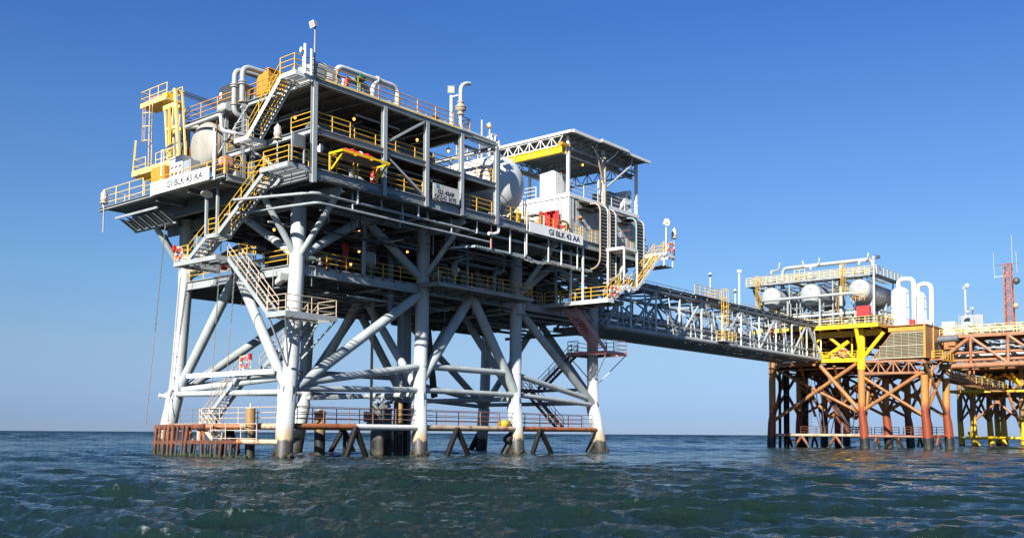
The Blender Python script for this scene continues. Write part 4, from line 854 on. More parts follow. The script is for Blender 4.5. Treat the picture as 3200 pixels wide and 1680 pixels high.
t = thing('dark_cabinet', 'dark grey cabinet with a red and white sticker at the left of the topmost deck', 'cabinet', (1, 8.4, Z3)); boxp('body', (.6, 6.6, Z3), (2.2, 9.2, 26.9), 'dark', t); MB().prism([(.6, 9.2, 26.9), (.6, 6.6, 26.9), (.6, 7.2, 27.25), (.6, 9.0, 27.1)], (1.5, 0, 0)).build('hood', 'dark', t); bar('sticker', (.585, 9.1, 26.5), (.585, 8.8, 26.5), .01, .45, 'white', t); bar('sticker', (.575, 9.05, 26.35), (.575, 8.85, 26.55), .01, .16, 'red', t)
t = thing('control_console', 'brown control console with gauges behind the twin hooked pipes', 'control console', (1, 4.6, Z3)); boxp('body', (.2, 3.9, Z3), (.9, 5.4, 25.9), 'brown', t); 
for j in range(4): boxp('gauge', (.17, 4.1+.32*j, 25.0+.12*(j % 2)), (.2, 4.3+.32*j, 25.3+.1*(j % 2)), ('teal', 'white', 'green', 'grey')[j], t)
mast_light('tall rusty lamp post with a white flood head at the top corner', (-1.3, -4.2, 24.2), 3.55, 'flood', 'sandy', .05, (-1, .1, -.3))
t = thing('fog_horn', 'pair of slender white pipes with a small horn at the top corner', 'horn', (-2.0, -4.25, 24.3)); strut('pipe', (-2.1, -4.25, 24.3), (-2.1, -4.25, 26.2), .10, 'white', t); strut('pipe', (-1.6, -4.25, 24.3), (-1.6, -4.25, 26.0), .09, 'white', t)
MB().lathe((-2.1, -4.25, 25.75), (-1, .3, 0), [(0, .06), (.2, .1), (.3, .2), (.32, .16)], 12).build('horn', 'white', t); bar('tie', (-2.1, -4.25, 24.6), (-1.2, -4.2, 24.5), .05, .05, 'grey', t)
t = thing('generator_housing', 'pale grey boxed generator housing at the front of the topmost deck', 'generator', (.4, -3, Z3)); boxp('body', (-.6, -3.2, Z3+.1), (1.35, -1.6, 25.75), 'lgrey', t); boxp('door', (-.3, -3.225, Z3+.3), (.35, -3.202, 25.55), 'lgrey', t); boxp('label_plate', (.6, -3.225, 25.0), (1.0, -3.202, 25.4), 'white', t); bar('corner_post', (-.6, -3.24, Z3), (-.6, -3.24, 26.0), .1, .1, 'lgrey', t); MB().lathe((.8, -2.4, 25.76), (0, 0, 1), [(0, .55), (.2, .5), (.4, .3), (.47, .05)], 18).build('dome', 'lgrey', t); strut('hook', (-.9, -2.5, 24.6), (-.9, -2.5, 26.2), .03, 'white', t)
t = thing('red_bottle', 'red upright cylinder at the front railing of the topmost deck', 'gas bottle', (1.9, -3.6, Z3)); MB().lathe((1.95, -3.5, Z3+.05), (0, 0, 1), [(0, .15), (.75, .15), (.9, .06), (1.0, .05)], 12).build('body', 'red', t)
t = thing('loop_pipe', 'big pale pipe loop rising above the topmost deck', 'pipe', (5, -2, Z3))
MB().tube(bend([(2.3, -2, Z3), (2.3, -2, 26.65), (8.05, -2, 26.75), (8.05, -2, Z3)], .65), .2, 14).build('pipe', 'tank', t); m = MB(); flange(m, (6.05, -2, 26.72), (1, 0, 0), .29, .07); m.build('flange', 'tank', t); MB().tube(bend([(6.05, -2, 26.7), (5.7, -2.0, 26.2), (5.6, -2, 25.3), (5.6, -2, Z3)], .5), .2, 12).build('branch', 'tank', t); m = MB(); flange(m, (2.3, -2, 25.9), (0, 0, 1), .3, .06); m.build('flange', 'dark', t)
t = thing('arched_pipe', 'low arched pale pipe with green valve wheel behind the top front railing', 'pipe', (3.2, -3, Z3)); MB().tube(bend([(2.1, -3, Z3), (2.1, -3, 25.55), (4.3, -3, 25.55), (4.3, -3, Z3)], .6), .2, 12).build('pipe', 'tank', t)
t = thing('green_valve', 'green valve with a round actuator behind the top front railing', 'valve', (3.25, -3.3, Z3)); m = MB(); m.lathe((3.3, -3.35, Z3+.1), (0, 0, 1), [(0, .1), (.6, .12), (.9, .09), (1.1, .1), (1.12, .36), (1.22, .4), (1.3, .36), (1.36, .1), (1.6, .06)], 14); m.build('body', 'green', t)
t = thing('pipe_manifold', 'cluster of pale blue-grey valves and small pipes on the topmost deck', 'pipework', (8, -3, Z3)); rnd = random.Random(4)
for i in range(10):
    u = 3.6+i*.95; m = MB(); valve(m, (u, -2.9+.4*(i % 3), Z3+.35), .13); m.build('valve', ('tank', 'teal', 'grey')[i % 3], t)
for i in range(3): strut('pipe', (3.2, -2.9+.4*i, Z3+.35), (12.6, -2.9+.4*i, Z3+.35), .07, 'lgrey', t)
for i in range(5): pipe_part('pipe', [(5+i*1.6, -3.2, Z3), (5+i*1.6, -3.2, Z3+.3+.3*(i % 2)), (5.6+i*1.6, -2.2, Z3+.5), (5.6+i*1.6, -.5, Z3+.5)], .06, 'teal' if i % 2 else 'tank', t, .15, 8)
t = thing('cable_coil', 'brown tangle of coiled wire at the right of the topmost deck', 'coil', (11.2, -3, Z3)); m = MB(); rnd = random.Random(12)
for i in range(16): m.tube([(11.1+rnd.uniform(-.35, .35)+.4*math.cos(a), -3.0+rnd.uniform(-.1, .1)+.2*math.sin(a*2), Z3+.45+.34*math.sin(a)) for a in [2*math.pi*k/9 for k in range(9)]], .018, 4, closed=True)
m.build('coil', 'rust', t)['kind'] = 'stuff'
t = thing('flood_post', 'square floodlight on a thick white post at the right of the topmost deck', 'floodlight', (12.7, -3, Z3)); strut('post', (12.7, -3, Z3), (12.7, -3, 27.2), .14, 'tank', t, shape='cyl12'); bar('arm', (12.7, -3.05, 27.1), (12.7, -3.7, 27.1), .1, .12, 'tank', t)
m = MB(); c = V((12.5, -3.15, 27.6)); a = V((-.7, -.6, -.35)).normalized(); sx = V((0, 0, 1)).cross(a).normalized(); sy = a.cross(sx); q = [c+sx*i*.27+sy*j*.27 for i, j in ((-1, -1), (1, -1), (1, 1), (-1, 1))]; m.prism(q, -a*.25); m.build('lamp_head', 'lgrey', t); m = MB(); m.prism([c+(p_-c)*.62+a*.012 for p_ in q], -a*.02); m.build('lens', 'lens', t)
t = thing('vent_pipe', 'white vent pipe with a flame arrestor and hooked outlet', 'vent pipe', (12.7, -3.85, 24))
MB().tube(bend([(17.05, -4.05, 17.7), (17.05, -4.05, 24.35), (16.6, -3.95, 24.35)], .3), .13, 12).build('downpipe', 'white', t); pipe_part('outlet_bend', [(17.05, -4.05, 17.75), (17.05, -4.05, 17.35), (16.4, -4.05, 17.1), (15.9, -4.05, 17.1)], .13, 'white', t, .4, 12)
MB().tube(bend([(17.1, -3.95, 24.35), (12.75, -3.9, 24.5), (12.75, -3.9, 27.75), (13.4, -3.9, 28.15), (13.75, -3.9, 28.2)], .5), .155, 12).build('pipe', 'tank', t); MB().tube([(13.72, -3.9, 28.195), (13.76, -3.9, 28.202)], .135, 12).build('mouth', 'black', t)
MB().lathe((12.75, -3.9, 25.55), (0, 0, 1), [(0, .17), (0.0, .27), (.1, .27), (.11, .2), (.25, .25), (.35, .42), (.45, .42), (.47, .33), (.5, .33), (.52, .42), (.64, .42), (.78, .26), (.9, .2), (.92, .27), (1.0, .27), (1.02, .17)], 18).build('flame_arrestor', 'sandy', t)
bar('pipe_support', (12.6, -4.0, 24.2), (17, -4.0, 24.18), .1, .12, 'lgrey', t); bar('downpipe_bracket', (17.0, -4.05, 18.7), (15.9, -4.05, 18.7), .06, .08, 'white', t)
t = thing('valve_station', 'white valve assembly at the outer corner of the open frame', 'valve', (16.9, -3.7, 24.2)); m = MB(); valve(m, (17.1, -3.6, 24.6), .2); valve(m, (16.9, -3.2, 24.9), .14); m.build('valve', 'tank', t); pipe_part('pipe', [(16.4, -3.8, 24.3), (16.4, -3.8, 25.0), (16.9, -3.8, 25.1), (16.9, -3.8, 24.3)], .045, 'white', t, .1, 6)
mast_light('lit bell-shaped lamp on a thin pole above the pale round tank', (20.6, 0, 24.3), 3.2, 'bell', 'tank', .08, (-1, -.4, -.6), True)
t = thing('whip_post', 'slender white post with a small bracket left of the lit bell lamp', 'post', (19.6, 0, 24.3)); strut('post', (19.6, 0, 24.3), (19.6, 0, 27.7), .08, 'tank', t); boxp('bracket', (19.2, -.15, 25.2), (20.0, -.05, 26.0), 'lgrey', t)
guard_rail('cream guard rail on top of the pale round tank', [(17.6, 1, 24.3), (21.6, 1, 24.3)], 'cream', gap=1.2)

# ------------------------------------------------------------------ main deck front details
t = thing('liferaft_rack', 'yellow rack leaning out over the front railing', 'rack', (2, -4.6, Z1+.4))
for a, b in (((.1, -4.1, 19.75), (4.3, -4.1, 19.75)), ((.1, -5.3, 19.75), (4.3, -5.3, 19.75))): bar('rail', a, b, .09, .14, 'byellow', t)
for u in (.1, 1.5, 2.9, 4.3): bar('cross_bar', (u, -4.1, 19.72), (u, -5.3, 19.72), .09, .12, 'byellow', t)
for u in (.3, 4.1): bar('strut', (u, -4.12, 18.75), (u, -5.25, 19.65), .1, .1, 'byellow', t)
for u in (.15, 2.2, 4.25): bar('upright', (u, -4.1, 18.62), (u, -4.1, 19.7), .1, .1, 'yellow', t)
m = MB(); m.rings([[(.4, -5.2, 19.66), (.4, -4.2, 19.66), (4.0, -4.2, 19.66), (4.0, -5.2, 19.66)], [(1.2, -4.95, 19.45), (1.2, -4.45, 19.45), (3.4, -4.45, 19.45), (3.4, -4.95, 19.45)]]); m.build('net', 'rope', t)
t = thing('liferaft', 'long orange-red liferaft pack strapped on the yellow rack', 'liferaft', (2, -4.7, 19.8))
MB().tube([(.7, -4.75, 19.97), (.85, -4.75, 19.97), (3.0, -4.75, 19.97), (3.4, -4.75, 19.95)], .17, 12, [.1, .18, .18, .12]).build('bag', 'ored', t)
for u in (1.4, 2.1, 2.7): MB().lathe((u, -4.75, 20.0), (1, 0, 0), [(0, .205), (.1, .205)], 12).build('strap', 'white' if u == 2.1 else 'red', t)
t = thing('cable_spool', 'white-ended black cable spool hanging under the middle deck', 'cable spool', (.0, -3.6, 19.8)); MB().lathe((-.3, -3.7, 20.05), (1, .15, 0), [(0, .3), (.04, .3), (.05, .2), (.65, .2), (.66, .3), (.7, .3)], 18).build('drum', 'black', t); MB().lathe((-.31, -3.7, 20.05), (1, .15, 0), [(-.01, .28), (.0, .28)], 18).build('end_disc', 'white', t); strut('hanger', (0, -3.7, 20.1), (0, -3.7, 20.85), .03, 'dark', t)
t = thing('fire_extinguisher', 'red and white wheeled fire extinguisher by the second post', 'fire extinguisher', (4.4, -3.6, Z1)); MB().lathe((4.4, -3.55, Z1+.05), (0, 0, 1), [(0, .18), (.75, .18), (.88, .08), (.95, .05), (1.05, .09)], 14).build('bottle', 'red', t); MB().lathe((4.4, -3.55, Z1+.35), (0, 0, 1), [(0, .19), (.15, .19)], 14).build('label_band', 'white', t)
t = thing('tarpaulin_heap', 'pale heap of tarpaulin on the main deck edge', 'tarpaulin', (3.3, -3.5, Z1)); MB().rings([[(3.2+.75*s_*math.cos(a)+.1*math.sin(3*a), -3.4+.35*s_*math.sin(a), Z1+.01+h_*(.8+.3*math.sin(a*2.3))) for a in [2*math.pi*k/18 for k in range(18)]] for s_, h_ in ((1, 0), (.92, .14), (.7, .26), (.35, .34), (.05, .36))]).build('cloth', 'lgrey', t)
t = thing('shell_sacks', 'stack of pale sacks beside the liferaft rack', 'sacks', (2.7, -3.4, Z1))
for j in range(4): MB().tube([(2.45, -3.3, Z1+.12+j*.2), (2.5, -3.3, Z1+.12+j*.2), (2.85, -3.3, Z1+.12+j*.2), (2.9, -3.3, Z1+.12+j*.2)], .14, 10, [.06, .13, .13, .06]).build('sack', 'lgrey', t)
t = thing('valve_row', 'row of grey and yellow valves on the deck beside the pale round tank', 'valves', (20, -3.3, Z1))
for i in range(9): m = MB(); valve(m, (17.9+i*.46, -3.2+.25*(i % 2), Z1+.4+.2*(i % 3)), .16); m.build('valve', ('grey', 'mid', 'tank', 'lgrey')[i % 4], t)
strut('manifold', (17.5, -3.0, Z1+.4), (22.2, -3.0, Z1+.4), .12, 'grey', t); MB().lathe((20.2, -3.4, Z1+.1), (0, 0, 1), [(0, .2), (.7, .2), (.75, .3), (.85, .3), (.9, .15), (1.2, .1)], 12).build('hydrant', 'yellow', t)
t = thing('dark_drain_pot', 'grey knock-out pot at the end of the valve row', 'vessel', (21.6, -3.4, Z1)); MB().lathe((21.2, -3.4, Z1+.45), (1, 0, 0), [(0, .05), (.05, .25), (.9, .25), (.95, .05)], 14).build('shell', 'grey', t)
t = thing('vertical_pole', 'thin white pole on the deck edge left of the right-hand sign', 'pole', (20.4, -4.2, 16)); strut('pole', (20.4, -4.2, 16.1), (20.4, -4.2, 19.7), .038, 'white', t)
for i, (u, v, z, l, lb) in enumerate(((4.4, -1.5, 24.05, True, 'lit lamp under the topmost deck near its left end'), (10.6, -1.5, 24.05, True, 'dim reddish lamp under the topmost deck near the diagonal brace'), (13.0, 1.0, 24.0, True, 'lit lamp near the dark opening right of the topmost deck'), (14.0, -1.5, 24.0, True, 'bright lit lamp in the open frame beside the fourth post'), (-.6, -1.4, 22.9, True, 'small orange lamp above the railing at the front left post'),
        (6.2, -3.0, 20.8, False, 'unlit white lamp under the middle deck above the fire extinguisher'), (13.9, -2.6, 20.8, False, 'unlit white lamp under the middle deck left of the small balcony'))):
    jar_light(lb, (u, v, z), .25, l)
for i, (u, v, z, lb) in enumerate(((9.0, 3, 17.5, 'lit lamp high between the first two legs'), (9.0, 3, 16.0, 'bright lit lamp above the grey cabinet on the lowest deck'), (14.9, 3, 17.4, 'lit lamp just left of the second leg, upper'), (14.1, 3, 16.7, 'lit lamp just left of the second leg, lower'), (20.6, 3, 17.2, 'lit lamp right of the second leg, left of a pair'), (22.1, 3, 17.8, 'lit lamp right of the second leg, right of a pair'), (8.2, 3, 14.9, 'dim red lamp low behind the lowest railing'), (1.9, 4, 16.6, 'lit lamp behind the nearest leg, under the main deck'), (30.2, 3, 17.0, 'lit lamp in the dark right of the third leg'))):
    jar_light(lb, (u, v, z), .3)
t = thing('hanging_floodlight', 'white floodlight hung below the lowest deck left of the nearest leg', 'floodlight', (.8, 1.6, 12.0)); strut('stem', (.7, 2.4, 13.1), (.7, 2.4, 11.6), .03, 'grey', t); bar('arm', (.7, 2.4, 11.65), (.7, 1.7, 11.65), .05, .05, 'grey', t); MB().rings([[(.5, 1.9, 12.1), (.95, 1.9, 12.1), (.95, 1.9, 11.8), (.5, 1.9, 11.8)], [(.35, 1.1, 12.55), (1.05, 1.1, 12.55), (1.05, 1.2, 12.1), (.35, 1.2, 12.1)]]).build('lamp_head', 'white', t)
t = thing('switch_cabinet', 'pale blue-grey switch cabinet on the lowest deck by the round post', 'cabinet', (8.0, .9, Z0)); boxp('body', (7.6, .9, Z0+.9), (8.7, 1.2, 15.1), 'grey', t); boxp('side', (8.72, .88, Z0+1.0), (8.8, 1.22, 15.0), 'white', t); strut('leg', (7.8, 1.05, Z0), (7.8, 1.05, Z0+.9), .04, 'grey', t); strut('leg', (8.5, 1.05, Z0), (8.5, 1.05, Z0+.9), .04, 'grey', t)
for i, (u, v, lb) in enumerate(((6.4, 1.6, 'red fire cabinet behind the round post on the lowest deck'), (4.6, 1.6, 'red fire extinguisher cabinet behind the lowest railing, left'), (-.2, 7.0, 'red box at the left end of the lowest deck'))):
    t = thing('fire_cabinet', lb, 'fire cabinet', (u, v, Z0), 'red fire cabinets'); boxp('body', (u, v, Z0+.1), (u+.35, v+.3, Z0+(2.4 if i == 0 else 1.1)), 'red', t); boxp('door', (u+.04, v-.02, Z0+.2), (u+.31, v-.003, Z0+1.0), 'red', t)

# ------------------------------------------------------------------ pipework hung under the main deck
t = thing('fire_main', 'pair of long grey pipes with cross pieces hung below the front deck edge', 'pipework', (6, -3.8, 16.5))
MB().tube(bend([(-3.2, 1.5, 16.9), (-.8, -3.8, 17.05), (14.5, -3.8, 17.05)], .5), .10, 10).build('pipe', 'grey', t); MB().tube(bend([(-2.5, 3.5, 16.3), (-.6, -3.8, 16.45), (16.5, -3.8, 16.5)], .4), .09, 10).build('pipe', 'grey', t)
for i, u in enumerate((1.2, 2.4, 5.0, 7.0, 9.5, 12.0)): pipe_part('riser_pipe', [(u, -3.8, 16.48 if i % 2 else 17.05), (u, -3.75, 17.5), (u+.3, -3.4, 17.8)], .07, 'grey', t, .15, 8)
for u in (2.7, 8.4, 14.65): bar('hanger', (u, -3.95, 17.9), (u, -3.95, 16.95), .10, .06, 'white', t); bar('hanger_foot', (u, -3.95, 16.95), (u-.05, -2.9, 16.9), .10, .06, 'lgrey', t)
t = thing('long_pipe', 'long pale pipe running right below the deck edge toward the white sign', 'pipe', (23, -3.6, 17.2)); strut('pipe', (14.8, -3.5, 17.15), (31.5, -3.5, 17.3), .12, 'lgrey', t, shape='cyl12')
t = thing('cable_tray_run', 'open cable tray with pale blue sides slung on hangers below the front deck edge', 'cable tray', (20, -3.9, 16))
pts = [(13.2, -2.6, 15.75), (14.6, -3.8, 15.95), (20.6, -3.9, 16.05), (21.9, -3.9, 15.8), (22.9, -3.9, 15.8), (23.6, -3.9, 16.1), (30.0, -3.9, 16.05)]
for dv in (0, .5):
    for i, (a, b) in enumerate(zip(pts, pts[1:])): bar('side_rail', V(a)+V((0, dv, 0)), V(b)+V((0, dv, 0)), .03, .16, ('lgrey', 'teal', 'lgrey')[i % 3] if dv == 0 else 'grey', t)
for i in range(52): u = 14.6+i*.295; zz = 16.0 if not 20.6 < u < 23.6 else 15.82; bar('rung', (u, -3.88, zz), (u, -3.42, zz), .05, .03, 'white', t)
for i, u in enumerate((16.3, 18.6, 20.5, 23.6, 25.4, 27.7)): bar('hanger', (u, -3.95, 17.95), (u, -3.95, 15.98), .10, .08, 'pink' if i == 0 else 'white', t); bar('hanger_foot', (u, -3.95, 15.95), (u, -3.2, 15.9), .06, .05, 'lgrey', t)
m = MB()
for k in range(5): m.tube([V(p_)+V((0, .1+k*.07, .06)) for p_ in pts], .022, 5)
m.build('cables', 'black', t)['kind'] = 'stuff'
t = thing('deck_edge_cables', 'bundles of dark cables strapped along the front deck girder', 'cables', (8, -4.2, 18)); rnd = random.Random(21)
for (u0, u1) in ((-.6, 4.4), (5.1, 8.6), (12.9, 16.5), (17.4, 20.4)):
    for k in range(4):
        pts_ = [(u0+(u1-u0)*i/9, -4.19-.02*k, 18.12-.07*k+.05*rnd.uniform(-1, 1)) for i in range(10)]; MB().tube(pts_, .022, 5).build('cable', 'dark' if k % 2 else 'grey', t)
big = [('thick grey pipe arching over the top of the second leg', [(10.2, 3, Z0), (10.2, 3, 16.6), (12.2, 2.6, 17.0), (15.5, 2.6, 17.0), (18.8, 2.8, 16.6), (19.4, 2.8, 17.6)], .34),
       ('grey pipe with a valve dropping to the lowest deck right of the second leg', [(18.6, .2, 16.0), (17.4, .1, 15.8), (16.5, .1, 15.4), (16.5, .1, Z0)], .15),
       ('grey bent pipe ending in a ball joint above the jutting deck', [(22.2, .8, Z0), (22.2, .8, 15.4), (23.4, .8, 15.6), (23.4, .8, 17.2)], .19),
       ('grey pipe arched under the main deck between the first legs', [(4.5, 2, 16.6), (5.5, 2, 17.2), (8.4, 2, 17.2), (9.0, 2, 16.6), (9.0, 2, 15.6), (8.0, 2, 15.4)], .13),
       ('fat pipe elbow hanging in the dark left of the third leg', [(21.4, 2.0, Z0), (21.4, 2.0, 15.6), (20.4, 2.2, 15.9), (20.4, 2.2, 17.4)], .28),
       ('grey standpipe rising through the lowest deck left of the second leg', [(10.6, 1.2, 11), (10.6, 1.2, 14.6), (10.9, 1.4, 15.4)], .26)]
for lb, pts_, r_ in big:
    t = thing('process_pipe', lb, 'pipe', pts_[0], 'pipes in the dark under the main deck'); MB().tube(bend(pts_, r_*2.6), r_, 12).build('pipe', 'mid' if r_ > .2 else 'grey', t); m = MB(); flange(m, V(pts_[0])+V((0, 0, 1.1)), (0, 0, 1), r_+.08, .05); m.build('flange', 'grey', t)
t = thing('butterfly_valve', 'large grey valve with a round gauge plate on the jutting deck', 'valve', (16.5, .1, 14.3)); m = MB(); m.lathe((16.5, .1, 14.2), (0, 0, 1), [(0, .3), (.1, .3), (.12, .22), (.3, .32), (.7, .32), (.9, .22), (.95, .3), (1.05, .3)], 14); m.build('body', 'grey', t); MB().lathe((16.6, -.25, 14.75), (0, -1, 0), [(0, .18), (.03, .18)], 14).build('dial', 'white', t)
# thin pipe racks, conduits and hangers filling the shade
def rack(label, zs, us, vs, n, seed, r=(.04, .1), mats=('grey2', 'mid', 'grey', 'lgrey', 'dark')):
    t = thing('pipe_rack', label, 'pipework', (us[0], vs[0], zs[0]), 'pipe racks under the decks'); rn = random.Random(seed)
    for i in range(n):
        z = rn.uniform(*zs); v = rn.uniform(*vs); u = rn.uniform(*us); k = rn.random(); rr = rn.uniform(*r); mt = rn.choice(mats)
        if k < .45: a = rn.uniform(us[0], us[0]+(us[1]-us[0])*.5); strut('pipe', (a, v, z), (min(us[1], a+rn.uniform(4, 14)), v, z), rr, mt, t)
        elif k < .68: b = rn.uniform(vs[0], vs[0]+(vs[1]-vs[0])*.4); strut('pipe', (u, b, z), (u, min(vs[1], b+rn.uniform(3, 10)), z), rr, mt, t)
        else: strut('hanger', (u, v, z), (u, v, zs[1]+.2), rr*.6, mt, t)
    return t
rack('dark tangle of thin pipes and hangers below the main deck at the left', (15.4, 17.4), (-.5, 12.5), (-2.6, 10), 70, 1); rack('dark tangle of thin pipes and hangers below the main deck in the middle', (15.2, 17.4), (12.5, 25), (-2.6, 10), 80, 2); rack('dark tangle of thin pipes and hangers below the main deck at the right', (15.0, 17.4), (25, 38.5), (-2.6, 10), 80, 3)
rack('thin pipes slung under the lowest deck on the left half', (11.4, 12.6), (2, 18), (0, 12), 46, 4); rack('thin pipes slung under the lowest deck on the right half', (11.2, 12.6), (18, 36), (-1, 13), 56, 5, (.05, .16))
rack('thin pipes below the topmost deck', (22.9, 23.8), (0, 13), (-2.8, 6), 44, 6); rack('thin pipes below the middle deck', (20.0, 20.9), (0, 12), (-3.2, 4), 36, 7)
rack('dim pipes crossing over the lowest deck floor on the right', (13.4, 15.2), (24.5, 36), (3, 12), 40, 8, (.06, .2)); rack('dim pipes crossing over the lowest deck floor on the left', (13.4, 15.4), (2, 23), (4, 12), 60, 9, (.06, .22))
for i, (u0, u1, v, z0, z1, lb) in enumerate(((3, 11.5, 6.5, Z0, 17.4, 'dark bulkhead wall at the back of the lowest deck, left bay'), (14.2, 23.8, 7.5, Z0, 17.4, 'dark bulkhead wall at the back of the lowest deck, middle bay'), (26.5, 38, 6.0, Z0, 17.3, 'added dark wall hiding the sky behind the lowest deck, right bay'), (.6, 12.4, 5.0, Z1, 20.7, 'dark panelled wall at the back of the main deck'), (1.5, 12.0, 6.0, Z2, 23.9, 'dark panelled wall at the back of the middle deck'))):  # right-bay wall is added to darken gaps where sky showed through
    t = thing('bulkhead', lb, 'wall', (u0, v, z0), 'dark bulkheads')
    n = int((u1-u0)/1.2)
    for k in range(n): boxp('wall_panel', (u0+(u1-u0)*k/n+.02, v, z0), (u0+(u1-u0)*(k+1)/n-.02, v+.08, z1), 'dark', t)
# hanging chains and tag lines
def chain(label, p, q, zs):
    t = thing('hanging_chain', label, 'chain', q, 'hanging chains'); p = V(p); q = V(q); n = int((p.z-zs)/.17); m = MB()
    for i in range(n):
        f = i*.17/(p.z-q.z); c = p+(q-p)*f; d = V((1, 0, 0)) if i % 2 else V((0, 1, 0))
        m.tube([c+d*.045*math.cos(a)+V((0, 0, .11*math.sin(a))) for a in [2*math.pi*k/8 for k in range(8)]], .02, 4, closed=True)
    m.build('links', 'grey2', t)['kind'] = 'stuff'; f = (p.z-zs)/(p.z-q.z); strut('rope', p+(q-p)*f, q, .022, 'rope', t, shape='cyl6')
    for k in range(4): c = p+(q-p)*(f+(1-f)*(.25+.25*k)*.98); strut('knot', c, c+V((0, 0, .14)), .05, 'rope', t, shape='cyl6')
chain('leftmost hanging chain with a knotted rope tail, clear of the legs', (-2, 11.6, 17.6), (-2, 13.7, 2.2), 8.9)
chain('hanging chain with rope tail falling between the stairs and the left leg', (-1.6, 5.2, 14.9), (-1.6, 6.1, 3.1), 9.0); chain('hanging chain in front of the left brace, ending at the boat landing', (-1.6, 3.5, 13.2), (-1.6, 4.6, 1.5), 8.8); chain('thin chain down the face of the far left leg', (.3, 13.3, 13.3), (.2, 14.4, 2.4), 9.2)
t = thing('leg_fitting', 'short white pipe stub sticking out of the far left leg', 'pipe', (.5, 15.2, 4.3)); strut('stub', (.8, 14.9, 4.4), (.35, 15.75, 4.5), .13, 'white', t, shape='cyl12'); MB().lathe((.35, 15.75, 4.5), (-.5, .85, .1), [(0, .2), (.06, .2)], 12).build('cap', 'white', t)

# ------------------------------------------------------------------ white building on the right of the main deck
WB = thing('control_building', 'white panelled control building with railed flat roof on the right of the main deck', 'building', (33.6, 1.5, Z1))
boxp('wall_core', (28.05, -2.72, Z1), (39.2, 6, 22.5), 'white', WB)
for i in range(22):   # front panels with recessed joints, painted greyer to mimic their weaker sunlight
    u0 = 28.02+i*0.509; boxp('wall_panel', (u0+.02, -2.82+.03*(i % 2), Z1+.02), (u0+.489, -2.722, 22.35), 'tank', WB)
for i in range(9): v0 = -2.7+i*0.967; boxp('wall_panel', (27.97, v0+.008, Z1+.02), (28.048, v0+.959, 22.35), 'white', WB)
boxp('roof_slab', (27.93, -2.9, 22.5), (39.3, 6.1, 22.85), 'white', WB); boxp('corner_trim', (27.93, -2.86, Z1), (28.25, -2.805, 22.5), 'white', WB)
for i in range(12): bar('bolt_row', (27.955, -2.5+i*.62, 22.3), (27.955, -2.42+i*.62, 22.33), .03, .05, 'dark', WB)
boxp('door', (27.93, .45, Z1+.05), (27.965, 1.75, 20.9), 'sandy', WB); bar('door_head', (27.85, .2, 21.35), (27.85, 2.0, 21.45), .3, .1, 'grey', WB); boxp('door_handle', (27.9, .6, 19.6), (27.93, .7, 19.7), 'dark', WB)
strut('downpipe', (28.5, -2.9, 22.4), (28.5, -2.9, 20.6), .04, 'lgrey', WB)
t = thing('red_post', 'red steel post left of the red frame on the white building', 'post', (27.7, .2, Z1)); bar('post', (27.75, .1, Z1), (27.75, .1, 21.55), .28, .22, 'red', t, 'ibeam')
t = thing('red_cabinet', 'red open cabinet frame on the white building beside the ladder', 'cabinet', (27.6, -1.2, Z1)); boxp('back', (27.86, -1.75, Z1+.9), (27.9, -.8, 21.2), 'red', t)
for v in (-.8, -1.75): bar('side', (27.55, v, Z1), (27.55, v, 21.3), .12, .6, 'red', t)
bar('top', (27.55, -.8, 21.25), (27.55, -1.75, 21.25), .6, .1, 'red', t)
t = thing('hose_reel', 'dark hose coil on a red reel in front of the building ladder', 'hose reel', (27.4, -2.6, 19.6))
for k in range(3): MB().tube([(27.3+.12*k, -2.6+.5*math.cos(a), 19.75+.5*math.sin(a)) for a in [2*math.pi*j/18 for j in range(18)]], .07, 6, closed=True).build('hose', 'black', t)
for k in range(4): a = k*math.pi/4; strut('spoke', (27.25, -2.6+.48*math.cos(a), 19.75+.48*math.sin(a)), (27.25, -2.6-.48*math.cos(a), 19.75-.48*math.sin(a)), .03, 'red', t)
caged_ladder('white ladder with red lower part on the left wall of the white building', (27.85, -1.9, Z1+.5), 5.4, (-1, 0, 0), 'lgrey', 99)
guard_rail('white guard rail along the front of the white building roof', [(28.1, -2.75, 22.85), (39.2, -2.75, 22.85)], 'white', gap=2.1)
guard_rail('white guard rail on the left side of the white building roof', [(28.05, .9, 22.85), (28.05, 2.5, 22.85), (28.6, 5.8, 22.85)], 'white', gap=1.5)
t = thing('roof_ventilator', 'white stepped ventilator hood on the roof behind the ladder', 'ventilator', (29, -.2, 22.85), 'roof ventilators')
MB().prism([(28.3, .65, 22.86), (28.3, -1.1, 22.86), (28.3, -1.1, 25.05), (28.3, -.8, 25.2), (28.3, .65, 25.05)], (1.3, 0, 0)).build('body', 'white', t)
for z in (23.3, 23.7, 24.1, 24.5): bar('seam', (28.285, .64, z), (28.285, -1.08, z), .02, .05, 'grey', t)
boxp('end_box', (29.61, -1.05, 22.86), (29.9, .2, 25.15), 'white', t); boxp('opening', (29.4, -1.13, 24.5), (29.6, -1.102, 24.8), 'dark', t)
t = thing('roof_ventilator', 'white ventilator hood with a sloping back at the right end of the roof', 'ventilator', (38.3, -1.8, 22.85), 'roof ventilators')
MB().prism([(37.0, -2.3, 22.86), (38.9, -2.3, 22.86), (38.9, -2.3, 25.2), (38.2, -2.3, 25.1)], (0, 1.5, 0)).build('body', 'white', t); boxp('opening', (38.3, -2.33, 24.3), (38.6, -2.302, 24.65), 'dark', t); boxp('opening', (38.3, -2.33, 23.4), (38.6, -2.302, 23.7), 'dark', t)
t = thing('roof_ventilator', 'low dark roof unit left of the sloping ventilator hood', 'ventilator', (36.3, -1, 22.85), 'roof ventilators'); boxp('body', (35.6, -1.9, 22.86), (36.9, 0, 24.6), 'mid', t)
